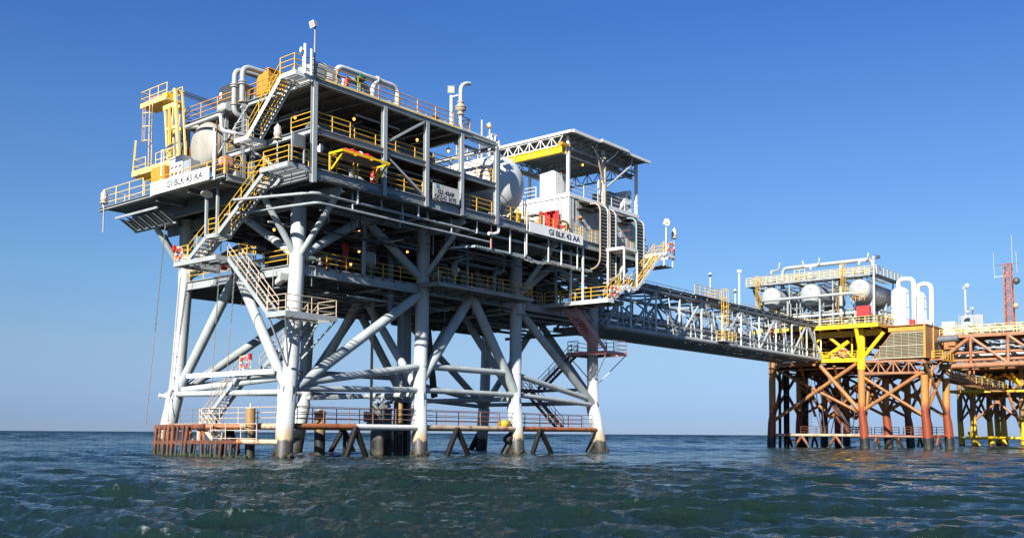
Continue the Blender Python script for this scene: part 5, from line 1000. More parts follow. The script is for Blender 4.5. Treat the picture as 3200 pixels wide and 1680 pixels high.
t = thing('fan_pole', 'small white instrument box on a pole above the building roof', 'instrument', (33.0, -2.6, 22.85)); strut('pole', (33.0, -2.6, 22.85), (33.0, -2.6, 24.2), .03, 'white', t); boxp('box', (32.85, -2.7, 24.2), (33.2, -2.45, 25.0), 'lgrey', t)
# canopy
CN = thing('canopy_roof', 'flat corrugated canopy roof on tall posts over the white building', 'canopy', (33.4, 1.5, 22.85))
for i, (u0, u1, dz, dv) in enumerate(((27.3, 31.4, 0, 0), (31.45, 35.9, .10, -.12), (35.95, 39.9, -.02, .05))):
    m = MB(); n = int((u1-u0)/.3)
    for k in range(n):
        x0 = u0+(u1-u0)*k/n; x1 = u0+(u1-u0)*(k+.55)/n; m.box((x0, -3.65+dv, 28.02+dz), (x1, 6.4, 28.09+dz))
    m.box((u0, -3.65+dv, 27.99+dz), (u1, 6.4, 28.019+dz)); m.build('roof_sheet', 'grey2', CN)['kind'] = 'stuff'
    bar('gutter', (u0, -3.78+dv, 27.98+dz), (u1, -3.78+dv, 27.98+dz), .2, .24, 'white', CN)
bar('eave_trim', (27.25, -3.6, 28.0), (27.25, 6.3, 28.0), .08, .22, 'white', CN)
def truss(p, q, dz, n, mat, r=.045, parent=CN, ch=.12):
    p = V(p); q = V(q); dn = V((0, 0, -dz)); bar('truss_chord', p, q, ch, ch*1.1, mat, parent); bar('truss_chord', p+dn, q+dn, ch, ch*1.1, mat, parent)
    for i in range(n):
        a = p+(q-p)*(i/n); b = p+(q-p)*((i+.5)/n); c = p+(q-p)*((i+1)/n); strut('truss_web', a, b+dn, r, mat, parent, shape='cyl6'); strut('truss_web', b+dn, c, r, mat, parent, shape='cyl6'); 
        if i: strut('truss_web', a, a+dn, r, mat, parent, shape='cyl6')
truss((27.4, -2.6, 27.85), (27.4, 6.2, 27.85), .85, 7, 'white'); truss((28.2, -2.6, 27.8), (39.3, -2.6, 27.8), .85, 8, 'grey'); truss((28.2, 6.1, 27.8), (39.3, 6.1, 27.8), .85, 8, 'grey'); truss((39.3, -2.6, 27.8), (39.3, 6.1, 27.8), 1.0, 6, 'grey2'); truss((33.6, -2.6, 27.8), (33.6, 6.1, 27.8), .8, 6, 'grey2')
for i in range(10): u = 28.4+i*1.2; bar('purlin', (u, -3.5, 27.92), (u, 6.2, 27.92), .07, .12, 'grey2', CN)
for u, v in ((28.1, -2.65), (33.55, -2.6), (39.25, -2.6), (28.1, 6.05), (33.6, 6.05), (39.25, 6.05)): bar('post', (u, v, 22.86), (u, v, 27.9), .24, .24, 'white', CN)
for v in (-1.9, 5.4): bar('runway_beam', (27.4, v, 26.75), (39.6, v, 26.75), .28, .42, 'lgrey', CN, 'ibeam')
for i, (u, v) in enumerate(((28.4, -2.2), (32.6, -1.0), (33.0, 1.8))): jar_light(('lit lamp by the left canopy post', 'lit lamp under the middle of the canopy', 'lit lamp deep under the canopy')[i], (u, v, 27.0 if i < 2 else 26.7), .2)
t = thing('crane_beam', 'yellow overhead travelling crane beam at the left edge of the canopy', 'overhead crane', (27.1, 0, 26.2)); bar('beam', (27.05, -2.75, 26.5), (27.05, 4.0, 26.5), .34, .62, 'byellow', t, 'ibeam'); boxp('end_carriage', (26.9, -2.9, 26.85), (27.9, -2.4, 27.1), 'orange', t); bar('web_plate', (26.98, -2.75, 26.5), (26.98, 4.0, 26.5), .02, .5, 'byellow', t)
for v in (-1.2, .8, 2.6): bar('stiffener', (26.86, v, 26.5), (26.92, v-.25, 26.5), .05, .5, 'orange', t)
t = thing('downpipe', 'tan round pole with branching rainwater pipes at the middle canopy post', 'downpipe', (33.4, -2.95, 22.9)); strut('pole', (33.3, -2.98, 20.6), (33.3, -2.98, 27.3), .14, 'sandy', t, shape='cyl12')
MB().tube(bend([(31.3, -3.5, 27.8), (31.4, -3.3, 27.5), (32.9, -3.0, 25.0), (33.2, -2.98, 24.6)], .2), .085, 10).build('branch', 'sandy', t); MB().tube(bend([(37.0, -3.6, 27.8), (36.9, -3.5, 27.0), (33.6, -3.0, 24.4), (33.3, -2.98, 24.2)], .2), .09, 10).build('branch', 'lgrey', t); MB().tube([(34.6, -3.55, 27.85), (34.4, -3.4, 27.5), (33.4, -3.0, 26.6)], .07, 8).build('branch', 'white', t)
# ladder-like cable trays looping down the front
def cable_tray(label, u0, u1, ztop, zbot, vout, tail, rails, dark_fill=True):
    t = thing('cable_tray', label, 'cable tray', ((u0+u1)/2, vout, zbot), 'vertical cable trays'); path = bend([(0, -2.7, ztop), (0, vout, ztop), (0, vout, zbot), (0, tail, zbot)], 1.1, 8)
    for k, u in enumerate((u0, u1)): MB().tube([V((u, p_.y, p_.z)) for p_ in path], .085, 8).build('side_rail', rails[k], t)
    d = 0; acc = 0
    for a, b in zip(path, path[1:]):
        L = (b-a).length; x = acc
        while x < L:
            c = a+(b-a)*(x/L); strut('rung', (u0, c.y, c.z), (u1, c.y, c.z), .03, 'lgrey', t, shape='cyl6'); x += .3
        acc = x-L
    if dark_fill:
        for k in range(6): u = u0+(u1-u0)*(k+.7)/6.6; MB().tube([V((u, p_.y+.06, p_.z-.03)) for p_ in path], .055, 5).build('cable', 'black', t)
    return t
cable_tray('sandy-edged cable tray looping from the building wall down below the deck', 30.3, 31.5, 22.15, 16.3, -4.55, -2.0, ('sandy', 'lgrey'))
cable_tray('dark cable tray right of the sandy-edged one, reaching lower', 31.75, 32.7, 22.0, 15.2, -4.6, -3.9, ('sandy', 'lgrey'))
cable_tray('right-most cable tray with a pale teal edge at the building corner', 36.3, 37.6, 21.9, 15.6, -4.5, -3.6, ('teal', 'lgrey'))
for i, (u0, u1, z) in enumerate(((29.3, 31.9, 22.35), (35.6, 37.6, 22.2))):
    t = thing('cable_hood', ('rusty dark cable penetration hood above the sandy cable tray', 'rusty dark cable penetration hood above the right-most cable tray')[i], 'hood', (u0, -3.2, z), 'cable hoods'); MB().prism([(u0, -2.82, z), (u0, -3.5, z-.25), (u0, -3.5, z-.15), (u0, -2.82, z+.12)], (u1-u0, 0, 0)).build('cover', 'brown', t)
    for k in range(6): bar('rib', (u0+.2+k*.38, -2.83, z-.05), (u0+.2+k*.38, -3.5, z-.3), .08, .05, 'dark', t)
    boxp('shelf', (u0-.2, -3.45, z-.78), (u1-.5, -2.82, z-.70), 'dark', t)
t = thing('orange_bracket', 'rusty orange bracket bars on the wall by the right-most cable tray', 'bracket', (35, -3.5, 20.4)); bar('bar', (34.0, -2.85, 20.3), (36.2, -3.9, 20.75), .06, .07, 'rusty_orange', t); bar('bar', (34.9, -2.85, 19.9), (36.3, -4.0, 20.05), .06, .07, 'rust', t)
t = thing('wall_lamp', 'orange lamp on the front wall between two cable trays', 'lamp', (29.6, -3, 20.9)); MB().lathe((29.5, -2.95, 20.95), (-.2, -.5, -1), [(0, .08), (.1, .12), (.25, .25), (.27, .2), (.12, .1)], 12).build('lamp_shade', 'orange', t); strut('arm', (29.5, -2.8, 21.0), (29.5, -2.95, 21.0), .03, 'grey', t)
t = thing('wall_lamp', 'orange lamp on the left wall above the red frame', 'lamp', (27.8, -.4, 21.3)); MB().lathe((27.75, -.45, 21.4), (-.6, 0, -1), [(0, .08), (.1, .12), (.25, .25), (.27, .2), (.12, .1)], 12).build('lamp_shade', 'orange', t); strut('arm', (27.95, -.45, 21.45), (27.75, -.45, 21.45), .03, 'grey', t)
t = thing('corner_camera', 'small dark device sticking out of the right building corner', 'camera', (39.4, -2.9, 20.5)); bar('body', (39.3, -3, 20.5), (39.9, -3.2, 20.45), .2, .25, 'dark', t); strut('arm', (39.2, -2.8, 20.5), (40.4, -3.2, 20.6), .03, 'lgrey', t)
t = thing('fire_extinguisher', 'small red and white extinguisher on the deck by the right-most cable tray', 'fire extinguisher', (35.7, -3.6, Z1)); MB().lathe((35.7, -3.6, Z1+.1), (0, 0, 1), [(0, .13), (.55, .13), (.68, .05), (.8, .04)], 12).build('bottle', 'red', t); MB().lathe((35.7, -3.6, Z1+.35), (0, 0, 1), [(0, .14), (.15, .14)], 12).build('label_band', 'white', t)

# ------------------------------------------------------------------ right-hand stairs, lower right platform
RP = thing('access_platform', 'white-edged access platform jutting out below the right end of the main deck', 'platform', (29.6, -3, 13.0))
boxp('floor', (28.55, -6.45, 13.22), (31.2, .2, 13.27), 'grey2', RP)
for a, b, mt in (((28.5, .3, 13.13), (28.5, -3.6, 13.13), 'lgrey'), ((28.5, -3.6, 13.13), (28.5, -6.55, 13.13), 'white'), ((28.5, -6.55, 13.13), (29.4, -6.55, 13.13), 'white'), ((31.2, -6.4, 13.13), (31.2, .2, 13.13), 'grey')): bar('fascia', a, b, .09, .34, mt, RP)
for v in (-5, -3.2, -1.4): bar('joist', (28.6, v, 13.1), (31.1, v, 13.1), .12, .2, 'grey2', RP, 'ibeam')
for u, v in ((28.6, -2.6), (28.6, -3.9), (28.6, -1.0)): bar('hanger', (u, v, 13.25), (u, v, 17.85), .14, .14, 'white' if v < -2 else 'lgrey', RP)
guard_rail('yellow guard rail along the left edge of the jutting access platform', [(28.6, .3, 13.27), (28.6, -6.45, 13.27), (29.2, -6.45, 13.27)], 'yellow', gap=1.7)
guard_rail('yellow swing gate rails on the access platform floor', [(29.6, -.4, 13.27), (29.6, -2.2, 13.27)], 'yellow', gap=.6)
stair('lower flight of pale stairs with yellow rails at the right end', (31.6, -6.05, 14.75), (29.3, -6.05, 13.2), (0, -.45, 0), 'white', 'grey', 'yellow')
landing('small pale landing between the two flights at the right end', (31.6, -6.55, 14.75), (33.3, -5.5, 0), 'white', .24)
stair('upper flight of pale stairs with yellow rails at the right end', (37.7, -6.05, 18.5), (33.3, -6.05, 14.7), (0, -.45, 0), 'white', 'yellow', 'yellow')
ul = landing('pale landing at the head of the right-hand stairs', (37.7, -6.6, 18.55), (39.6, -4.05, 0), 'white', .3)
boxp('lower_tray', (37.9, -6.5, 17.35), (39.5, -4.3, 17.45), 'grey', ul)
for u, v in ((37.95, -6.5), (39.5, -6.5), (39.5, -4.3)): bar('tray_hanger', (u, v, 17.4), (u, v, 18.3), .2, .08, 'white', ul)
guard_rail('yellow guard rail around the landing at the head of the right-hand stairs', [(37.8, -6.55, 18.55), (39.55, -6.55, 18.55), (39.55, -4.2, 18.55)], 'yellow')
lifebuoy('orange lifebuoy at the foot of the right-hand stairs', (29.25, -6.7, 13.95), (-.35, -1, 0)); lifebuoy('orange lifebuoy on the landing at the head of the right-hand stairs', (39.7, -5.6, 19.25), (1, -.6, 0)); lifebuoy('orange lifebuoy beside the other one at the right-hand stair head', (38.9, -6.68, 19.2), (-.2, -1, 0))
t = thing('loudspeaker_post', 'round white horn loudspeaker on a pole at the right-hand stair head', 'loudspeaker', (38.0, -6.7, 18.5)); strut('pole', (38.0, -6.65, 18.4), (38.0, -6.65, 21.2), .055, 'white', t); MB().lathe((38.1, -6.5, 21.35), (-.5, -1, .1), [(-.25, .1), (0, .12), (.2, .2), (.32, .36), (.34, .36), (.2, .16)], 16).build('horn', 'white', t); MB().lathe((38.05, -6.62, 21.36), (-.5, -1, .1), [(0, .1), (.2, .08)], 10).build('driver', 'sandy', t)
beacon('glass navigation beacon at the right-hand stair head', (39.75, -6.5, 18.2), 2.0)
t = thing('portal_frame', 'white box frame hanging over the landing of the right-hand stairs', 'steel frame', (32.4, -5.5, 14.8))
bar('top', (31.2, -5.5, 18.05), (33.5, -5.5, 18.05), 1.9, .24, 'white', t)
for u, v in ((31.3, -6.4), (33.4, -6.4), (31.3, -4.7), (33.4, -4.7)): bar('post', (u, v, 14.75), (u, v, 17.93), .14, .14, 'white', t)
t = thing('bent_hose_pipe', 'cream curved pipe inside the white box frame', 'pipe', (33, -5, 16)); MB().tube(bend([(33.2, -5.0, 17.9), (33.2, -5.0, 16.4), (32.3, -4.9, 15.6), (31.4, -4.9, 15.4)], .7), .12, 10).build('pipe', 'sandy', t)

# ------------------------------------------------------------------ faded red stairs at the right leg
stair('faded red steel stairs hanging below the access platform at the right leg', (29.9, -1.45, 13.05), (34.9, -1.45, 9.55), (0, -.62, 0), 'pink', 'pink', 'rail_rust', rails=(0, 1), sd=.42, td=.09)
rl = landing('faded red landing wrapped around the right leg', (34.9, -2.1, 9.5), (38.4, 2.5, 0), 'pink', .32, grate='dpink')
for p, q in (((35, -2.0, 9.2), (36.2, .1, 6.9)), ((38.3, -2.0, 9.2), (36.8, .2, 6.5)), ((35, 2.3, 9.2), (36.2, .8, 7.0))): bar('knee_brace', p, q, .09, .09, 'lgrey', rl)
guard_rail('dark red guard rail around the faded red landing', [(35.0, 1.2, 9.5), (35.0, 2.4, 9.5), (38.35, 2.4, 9.5), (38.35, -2.05, 9.5), (36.2, -2.05, 9.5)], 'dpink', levels=(1, .62, .25))
stair('dark red stairs going down behind the right leg toward the middle', (36.2, 2.5, 9.4), (36.2, 6.6, 6.15), (.45, 0, 0), 'dpink', 'grey', 'rail_rust')
landing('dark red landing with a lifebuoy behind the right-hand bay', (33.2, 6.6, 6.1), (36.8, 8.2, 0), 'dpink', .25, grate='dpink'); guard_rail('dark red guard rail around the landing behind the right-hand bay', [(33.3, 6.7, 6.1), (33.3, 8.1, 6.1), (36.7, 8.1, 6.1)], 'dpink', levels=(1, .6, .3)); lifebuoy('dull lifebuoy on the dark red landing behind the right-hand bay', (33.2, 7.4, 6.8), (-1, -.2, 0), 'pink')
stair('dark red stairs coming down to the water-level walkway in the right bay', (33.4, 6.2, 6.0), (38.9, 6.2, 2.3), (0, -.42, 0), 'dpink', 'grey', 'dpink')
bc = thing('support_beam', 'grey channel carrying the dark red landing across the right bay', 'steel beam', (36, 4, 6)); bar('beam', (36.4, 1.2, 6.0), (36.4, 8.5, 6.0), .14, .3, 'grey', bc)

# ------------------------------------------------------------------ bridge to the second platform
BG = thing('bridge', 'long grey tubular truss bridge linking the two platforms', 'bridge', (63, 2.5, 12))
BZ0, BZ1, VN, VF = 12.1, 16.55, -.35, 5.6; P0, PN, PS = 37.0, 11, 4.82
for v in (VN, VF): strut('bottom_chord', (37.2, v, BZ0), (90.3, v, BZ0), .28, 'lgrey', BG, shape='cyl16'); strut('top_chord', (39.5, v, BZ1), (88.8, v, BZ1), .22, 'lgrey', BG, shape='cyl12')
for i in range(PN+1):
    u = P0+i*PS
    for v in (VN, VF):
        if 0 < i: strut('vertical', (u, v, BZ0), (u, v, BZ1), .10, 'white' if v == VN else 'lgrey', BG, shape='cyl10')
        if i < PN:
            a, b = ((u, v, BZ1), (u+PS, v, BZ0)) if i % 2 == 0 else ((u, v, BZ0), (u+PS, v, BZ1))
            if i == 0: a, b = (u+.3, v, BZ0), (u+PS, v, BZ1)
            strut('diagonal', a, b, .14, 'lgrey', BG, shape='cyl10')
            m_ = V(((a[0]+b[0])/2, v, (a[2]+b[2])/2)); strut('sub_diagonal', m_, (u+PS/2, v, BZ0), .08, 'tank', BG); strut('handrail', (u, v-.12, BZ0+1.2), (u+PS, v-.12, BZ0+1.2), .05, 'tank', BG); strut('strut', (u+PS*.75, v, BZ0), (u+PS*.5, v, BZ1), .07, 'tank', BG)
    strut('cross_beam', (u, VN, BZ0), (u, VF, BZ0), .14, 'grey', BG, shape='cyl10'); strut('cross_beam', (u, VN, BZ1), (u, VF, BZ1), .12, 'grey', BG, shape='cyl10')
    if i < PN:
        strut('lateral', (u, VN if i % 2 else VF, BZ0), (u+PS, VF if i % 2 else VN, BZ0), .12, 'grey', BG); strut('lateral', (u, VN if i % 2 else VF, BZ1), (u+PS, VF if i % 2 else VN, BZ1), .10, 'grey', BG)
        strut('sway_brace', (u, VN+.2, BZ0+.1), (u, VF-.2, BZ1-.1), .10, 'grey', BG)
for i in range(46):
    u = 38+i*1.12; bar('floor_plank', (u, .3, BZ0-.1), (u, 5.2, BZ0-.1), .86, .05, 'grey2', BG)
strut('end_brace', (86, VN, BZ1-.4), (89.9, VN, BZ0+.1), .2, 'legb', BG, shape='cyl12'); strut('end_sill', (90.3, -1, BZ0-.5), (90.3, 6.4, BZ0-.6), .25, 'grey', BG, shape='cyl12'); strut('end_shoe', (90.3, 6.3, BZ0-1.0), (90.3, 6.3, BZ0+.1), .45, 'grey', BG, shape='cyl12')
strut('end_brace', (36.9, .2, 12.0), (39.3, VN, 14.3), .16, 'legb', BG)
BP = thing('bridge_pipes', 'bundle of grey pipelines running through the bridge', 'pipelines', (63, 2.5, 13))
rnd = random.Random(31)
for k in range(13):
    v = .5+.37*k; z = rnd.choice((12.75, 13.4, 14.15, 14.9))+rnd.uniform(-.05, .05); r_ = rnd.choice((.08, .11, .15, .2)); strut('pipeline', (34+rnd.uniform(0, 3), v, z), (91+rnd.uniform(0, 4), v, z), r_, rnd.choice(['lgrey', 'lgrey', 'grey', 'tank', 'tank']), BP, shape='cyl10')
for i in range(PN):
    u = P0+PS*(i+.5)
    for z in (12.6, 13.9): bar('pipe_support', (u, .2, z-.08), (u, 5.2, z-.08), .1, .12, 'grey2', BP)
    bar('pipe_support_post', (u, 2.4, 12.1), (u, 2.4, 16.4), .1, .1, 'grey2', BP)
    MB().tube(bend([(u-.7, 1.2+.3*(i % 3), 13.1), (u-.2, 1.2+.3*(i % 3), 14.9), (u+.5, 1.2+.3*(i % 3), 14.9), (u+.9, 1.2+.3*(i % 3), 13.0)], .35), .12, 8).build('expansion_loop', 'tank', BP)
BT = thing('bridge_tray', 'broad grey cable tray along the upper near edge of the bridge', 'cable tray', (63, -.4, 16.7))
bar('tray', (39.0, -.42, 16.93), (89.3, -.42, 16.93), .55, .22, 'lgrey', BT, 'ibeam'); bar('tray', (39.0, .25, 16.72), (89.3, .25, 16.72), .55, .1, 'mid', BT)
for i in range(22): u = 40+i*2.25; bar('bracket', (u, -.68, 16.76), (u, 1.3, 16.76), .12, .1, 'white', BT)
for v in (.55, .75, .95, 1.15): strut('cable', (39.2, v, 16.9), (89, v, 16.9), .06, 'dark' if v < .9 else 'grey', BT)
BW = thing('bridge_walkway', 'grating walkway on top of the bridge', 'walkway', (63, 2.2, 17)); bar('floor', (39.2, 2.3, 16.95), (90, 2.3, 16.95), 1.5, .06, 'grey2', BW)
br_ = thing('guard_rail', 'thin yellow guard rail with stubby kick posts on top of the bridge', 'railing', (63, 1.5, 17), 'guard rails')
for i in range(17): u = 41+i*2.95; boxp('kick_post', (u, 1.5, 16.98), (u+.28, 1.56, 17.75), 'yellow', br_); strut('post', (u+1.4, 1.53, 16.98), (u+1.4, 1.53, 17.5), .03, 'yellow', br_, shape='cyl6')
for z in (17.95, 17.5): strut('rail', (40, 1.53, z), (90, 1.53, z), .028, 'yellow', br_, shape='cyl6')
guard_rail('yellow guard rail along the far side of the bridge top', [(40, 3.1, 16.98), (90, 3.1, 16.98)], 'yellow', gap=2.9)
caged_ladder('yellow caged ladder hanging on the near side of the bridge', (60.0, -1.0, 12.3), 5.9, (0, -1, 0), 'yellow', 2.0)
guard_rail('yellow guard rail of the small basket at the foot of the bridge ladder', [(59.4, -.6, 12.4), (59.4, -1.6, 12.4), (62.2, -1.6, 12.4), (62.2, -.6, 12.4)], 'yellow', gap=1.0)
t = thing('ladder_basket', 'small grating basket floor at the foot of the bridge ladder', 'platform', (60.8, -1.1, 12.3)); boxp('floor', (59.3, -1.7, 12.3), (62.3, -.4, 12.38), 'lgrey', t); bar('edge', (59.3, -1.7, 12.3), (62.3, -1.7, 12.3), .06, .16, 'lgrey', t)
guard_rail('yellow guard rail of the raised stand left of the bridge ladder', [(53.8, -.9, 17.05), (59.6, -.9, 17.05), (59.6, .6, 17.05)], 'yellow', gap=1.2)
t = thing('raised_stand', 'grey raised stand on the bridge left of its ladder', 'platform', (56.7, -.3, 17)); boxp('floor', (53.7, -1.0, 16.98), (59.7, .3, 17.05), 'grey', t); [bar('leg', (u, -.9, 16.6), (u, -.9, 17.0), .08, .08, 'grey', t) for u in (54, 56.6, 59.4)]
mast_light('low lamp on a pole on the bridge near the right-hand stairs', (45.3, 2.8, 17), 3.0, 'bell', 'lgrey', .05, (-1, -.3, -.6)); mast_light('slim white antenna-like lamp mast at the middle of the bridge', (68, 4.8, 17), 4.6, 'bell', 'white', .05, (-1, -.5, -.5)); mast_light('small white lamp on a pole right of the bridge ladder', (75.1, 5, 17), 3.4, 'bell', 'white', .05, (-1, -.5, -.5))
t = thing('fire_bottle', 'small red gas bottle inside the bridge near its far end', 'gas bottle', (80, 3, 14)); MB().lathe((78.5, 1.5, 14.6), (0, 0, 1), [(0, .2), (.9, .2), (1.1, .08), (1.2, .08)], 12).build('body', 'ored', t)

# ------------------------------------------------------------------ second platform (orange and yellow)
FP = thing('offshore_platform', 'orange and yellow offshore platform on rust-red legs at the far end of the bridge', 'oil platform', (99, -3, 0))
rnd = random.Random(77)
ROWS = {-14.0: (90, 99.4), -5.9: (90, 99.4, 108.9, 118.3), 6.8: (90, 99.4, 108.9, 118.3)}
for v, us in ROWS.items():
    for u in us:
        du = .45 if u > 90 or v < 0 else 0.1; dv = -.25 if v < 0 else .25
        MB().tube([(u, v, 9.6 if v < -10 else 12), (u, v, 4.6), (u+du*.4, v+dv*.4, 3.4), (u+du, v+dv, 0), (u+du*1.6, v+dv*1.6, -3)], .48, 18, [.47, .47, .56, .62, .66]).build('leg', 'fleg' if (u, v) != (90, -5.9) else 'fleg', FP)
MB().tube([(90, -5.9, 10.6), (90, -5.9, 16)], .52, 20).build('leg_top', 'byellow', FP)
def fb(p, q, r=.24, mat='fbrace', name='brace'): return strut(name, p, q, r, mat, FP, shape='cyl12')
for p, q, r in (((90, -5.3, 11.4), (90, 6.6, 3.8), .27), ((90, .3, 11.9), (90, -5.6, 5.1), .30), ((90, -6.2, 5.2), (90, -13.8, 10.0), .26), ((99.4, -6.2, 5.2), (99.4, -13.6, 9.9), .26),
                ((90, 6.4, 11.5), (90.2, 6.9, 5), .2), ((90.4, 6.8, 4.0), (94.5, 6.8, 11.5), .22), ((91, -5.9, 4.0), (93.5, -5.9, 11), .3), ((90.5, -14, 4.3), (93.5, -14, 11), .2)): fb(p, q, r)
for v, us in ROWS.items():
    for i, (a, b) in enumerate(zip(us, us[1:])):
        fb((a, v, 4.5), (b, v, 11.3), .22); fb((a, v, 11.3), (b, v, 4.5), .22)
        strut('boat_tube', (a+.4, v, 1.75), (b+.4, v, 1.75), .17, 'rusty_orange', FP, shape='cyl12')
        m_ = (a+b)/2; fb((m_+.4, v-.1, 1.7), (m_-1.2, v-.2, -.6), .17); fb((m_+.4, v-.1, 1.7), (m_+2, v-.2, -.6), .17)
for u in (90.6, 99.4, 108.9, 118.3): fb((u, 6.8, 11.2), (u-.3, -5.9, 4.6), .2) if u < 91 else fb((u, -5.9, 11.2), (u, 6.8, 4.5), .2); fb((u, 6.8, 11.2), (u, -5.9, 4.5), .2)
for u, v0, v1 in ((99.4, -13.8, -6.2), (90, -13.8, -6.2)): fb((u, v0, 4.4), (u, v1, 9.5), .2)
for v0 in (-2, 2.8): fb((90.5, v0, 11.3), (99.2, v0+1.5, 4.6), .2); fb((99.6, v0, 11.3), (108.6, v0-1, 4.6), .18)
for u in (94.6, 104): fb((u, -5.9, 11.2), (u+1, .5, 4.2), .2); fb((u, 6.8, 11.2), (u+1, .5, 4.2), .2)
strut('boat_tube', (90.2, 6.6, 1.78), (90.2, -5.8, 1.78), .2, 'rusty_cream', FP, shape='cyl12'); strut('boat_tube', (90.4, -6.3, 1.7), (90.4, -13.9, 1.65), .18, 'rail_rust', FP, shape='cyl12'); strut('boat_tube', (99.8, -6.3, 1.7), (99.8, -13.9, 1.6), .18, 'rail_rust', FP, shape='cyl12')
for v0 in (2.6, -2.2): fb((90.2, v0, 1.7), (90.2, v0+1.5, -.7), .2); fb((90.2, v0, 1.7), (90.2, v0-1.6, -.7), .2)
for v0 in (-10,): fb((90.4, v0, 1.6), (90.4, v0+1.8, -.7), .18, 'legdark'); fb((90.4, v0, 1.6), (90.4, v0-1.8, -.7), .18, 'legdark')
for p in ((92.5, 5.8, .42), (91.6, 6.4, .2), (96, 4.5, .45), (102, 2, .5), (101, -2, .4), (105, 3, .35)): MB().tube([(p[0], p[1], -2), (p[0], p[1], 12)], p[2], 14).build('conductor', 'legdark' if p[2] != .5 else 'rust', FP)
for i in range(9): z = rnd.uniform(3, 8); u = rnd.uniform(91, 112); strut('service_pipe', (u, rnd.uniform(-4, 6), 1.5), (u+rnd.uniform(-.4, .4), rnd.uniform(-4, 6), 11.8), .07, 'dark', FP)
# cellar level z 12 and deck z 16.4
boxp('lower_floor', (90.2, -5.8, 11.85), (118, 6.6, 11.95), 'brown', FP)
for v in (-5.9, 6.8): bar('lower_girder', (90, v, 11.5), (118.3, v, 11.5), .4, .7, 'fr_or', FP, 'ibeam')
bar('lower_girder', (90, .3, 12.0), (90, -5.4, 11.9), .42, .55, 'byellow', FP); bar('lower_girder', (90, .3, 11.6), (90, 6.8, 11.6), .4, .6, 'fr_or', FP, 'ibeam'); bar('lower_girder', (99.4, -5.8, 11.5), (99.4, 6.7, 11.5), .35, .6, 'fr_or', FP, 'ibeam')
for i in range(14): v = -5.5+i*.9; bar('floor_joist', (90.3, v, 11.7), (118, v, 11.7), .15, .25, 'fr_or', FP)
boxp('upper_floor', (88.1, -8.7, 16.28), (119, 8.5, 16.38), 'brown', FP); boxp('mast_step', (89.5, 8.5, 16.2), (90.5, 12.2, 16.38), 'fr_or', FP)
bar('deck_edge', (88, 8.6, 16.28), (88, -8.8, 16.28), .12, .55, 'byellow', FP); bar('deck_edge', (88, -8.85, 16.28), (100, -8.85, 16.28), .12, .5, 'orange', FP); bar('deck_edge', (88, 8.6, 16.28), (118, 8.6, 16.28), .12, .5, 'orange', FP)
for v in (-8, -5.9, -3.5, -1, 1.5, 4.2, 6.8): bar('deck_beam', (88.1, v, 16.02), (118.5, v, 16.02), .25, .42, 'fr_or', FP, 'ibeam')
bar('deck_girder', (90, -8.6, 15.45), (90, 7, 15.45), .45, .75, 'yellow', FP, 'ibeam'); bar('deck_girder', (99.4, -8.6, 15.45), (99.4, 7, 15.45), .4, .7, 'fr_or', FP, 'ibeam')
for p, q, r in (((89.7, -6.0, 12.2), (88.2, -5.9, 15.9), .26), ((90, -6.2, 12.2), (90, -8.9, 15.4), .26), ((90, -.7, 12.2), (90, -4.2, 14.4), .28), ((90, -.9, 12.1), (90, .9, 15.2), .18), ((90, 2.6, 12.2), (90, -.4, 15.2), .18), ((90, -1.6, 15.1), (90, -4.9, 12.2), .2), ((90.5, 6.8, 12.2), (90.2, 3.6, 15.2), .2)): fb(p, q, r, 'byellow', 'deck_brace')
for u in (99.4, 108.9): fb((u, -6, 12), (u, -8.6, 15.4), .22, 'fr_or', 'deck_brace'); fb((u, -5.9, 12), (u+4, -5.9, 15.6), .2, 'fr_or', 'deck_brace')
for u, v in ((99.4, -5.9), (108.9, -5.9), (118.3, -5.9), (90, 6.8), (99.4, 6.8), (108.9, 6.8), (118.3, 6.8)): MB().tube([(u, v, 11.8), (u, v, 16.2)], .42, 14).build('deck_leg', 'fr_or', FP)
# louvred module on its cantilever truss
LM = thing('louvred_enclosure', 'big tan louvred enclosure with one slanted side hung beside the yellow leg', 'enclosure', (95, -11, 11.6))
MB().prism([(91.1, -13.75, 12.0), (91.1, -7.1, 12.0), (91.1, -9.6, 15.4), (91.1, -13.75, 15.4)], (8, 0, 0)).build('body', 'dark', LM)
for v0, v1, z in ((-7.05, -13.8, 12.0), (-8.35, -13.8, 13.62), (-9.6, -13.8, 15.3)): bar('frame_rail', (91.0, v0, z), (91.0, v1, z), .1, .16, 'louver', LM)
bar('frame_rail', (91.0, -7.05, 12.0), (91.0, -9.65, 15.35), .1, .14, 'fr_or', LM); bar('frame_rail', (91.0, -13.8, 11.9), (91.0, -13.8, 16.2), .16, .22, 'orange', LM); bar('head_beam', (91.0, -9.2, 15.75), (91.0, -13.9, 15.75), .14, .55, 'orange', LM)
NB = 17
for i in range(NB):
    z = 12.16+i*.19
    if abs(z-13.62) < .1: continue
    vl = -7.15-(z-12.0)*.75-.1; a = V((91.04, vl, z)); b = V((91.04, -13.72, z)); bar('louvre_blade', a, b, .13, .05, 'louver', LM, upv=(-.5, 0, .85))
for k in range(7):
    v = -8.0-k*.95; zt = min(15.3, 12.0+(-v-7.1)/.75); bar('mullion', (90.97, v, 12.0), (90.97, v, zt), .06, .05, 'louver', LM)
boxp('side_wall', (91.1, -13.9, 11.9), (98.5, -13.76, 16.2), 'fr_pk', LM); boxp('door_opening', (94.5, -13.93, 12.0), (96.5, -13.905, 14.2), 'dark', LM); bar('side_frame', (94.2, -13.95, 11.9), (94.2, -13.95, 16.2), .2, .2, 'orange', LM); bar('side_frame', (98.4, -13.95, 11.9), (98.4, -13.95, 16.2), .2, .2, 'fr_or', LM)
boxp('roof', (91, -14, 16.2), (99, -8.9, 16.32), 'fr_or', LM)
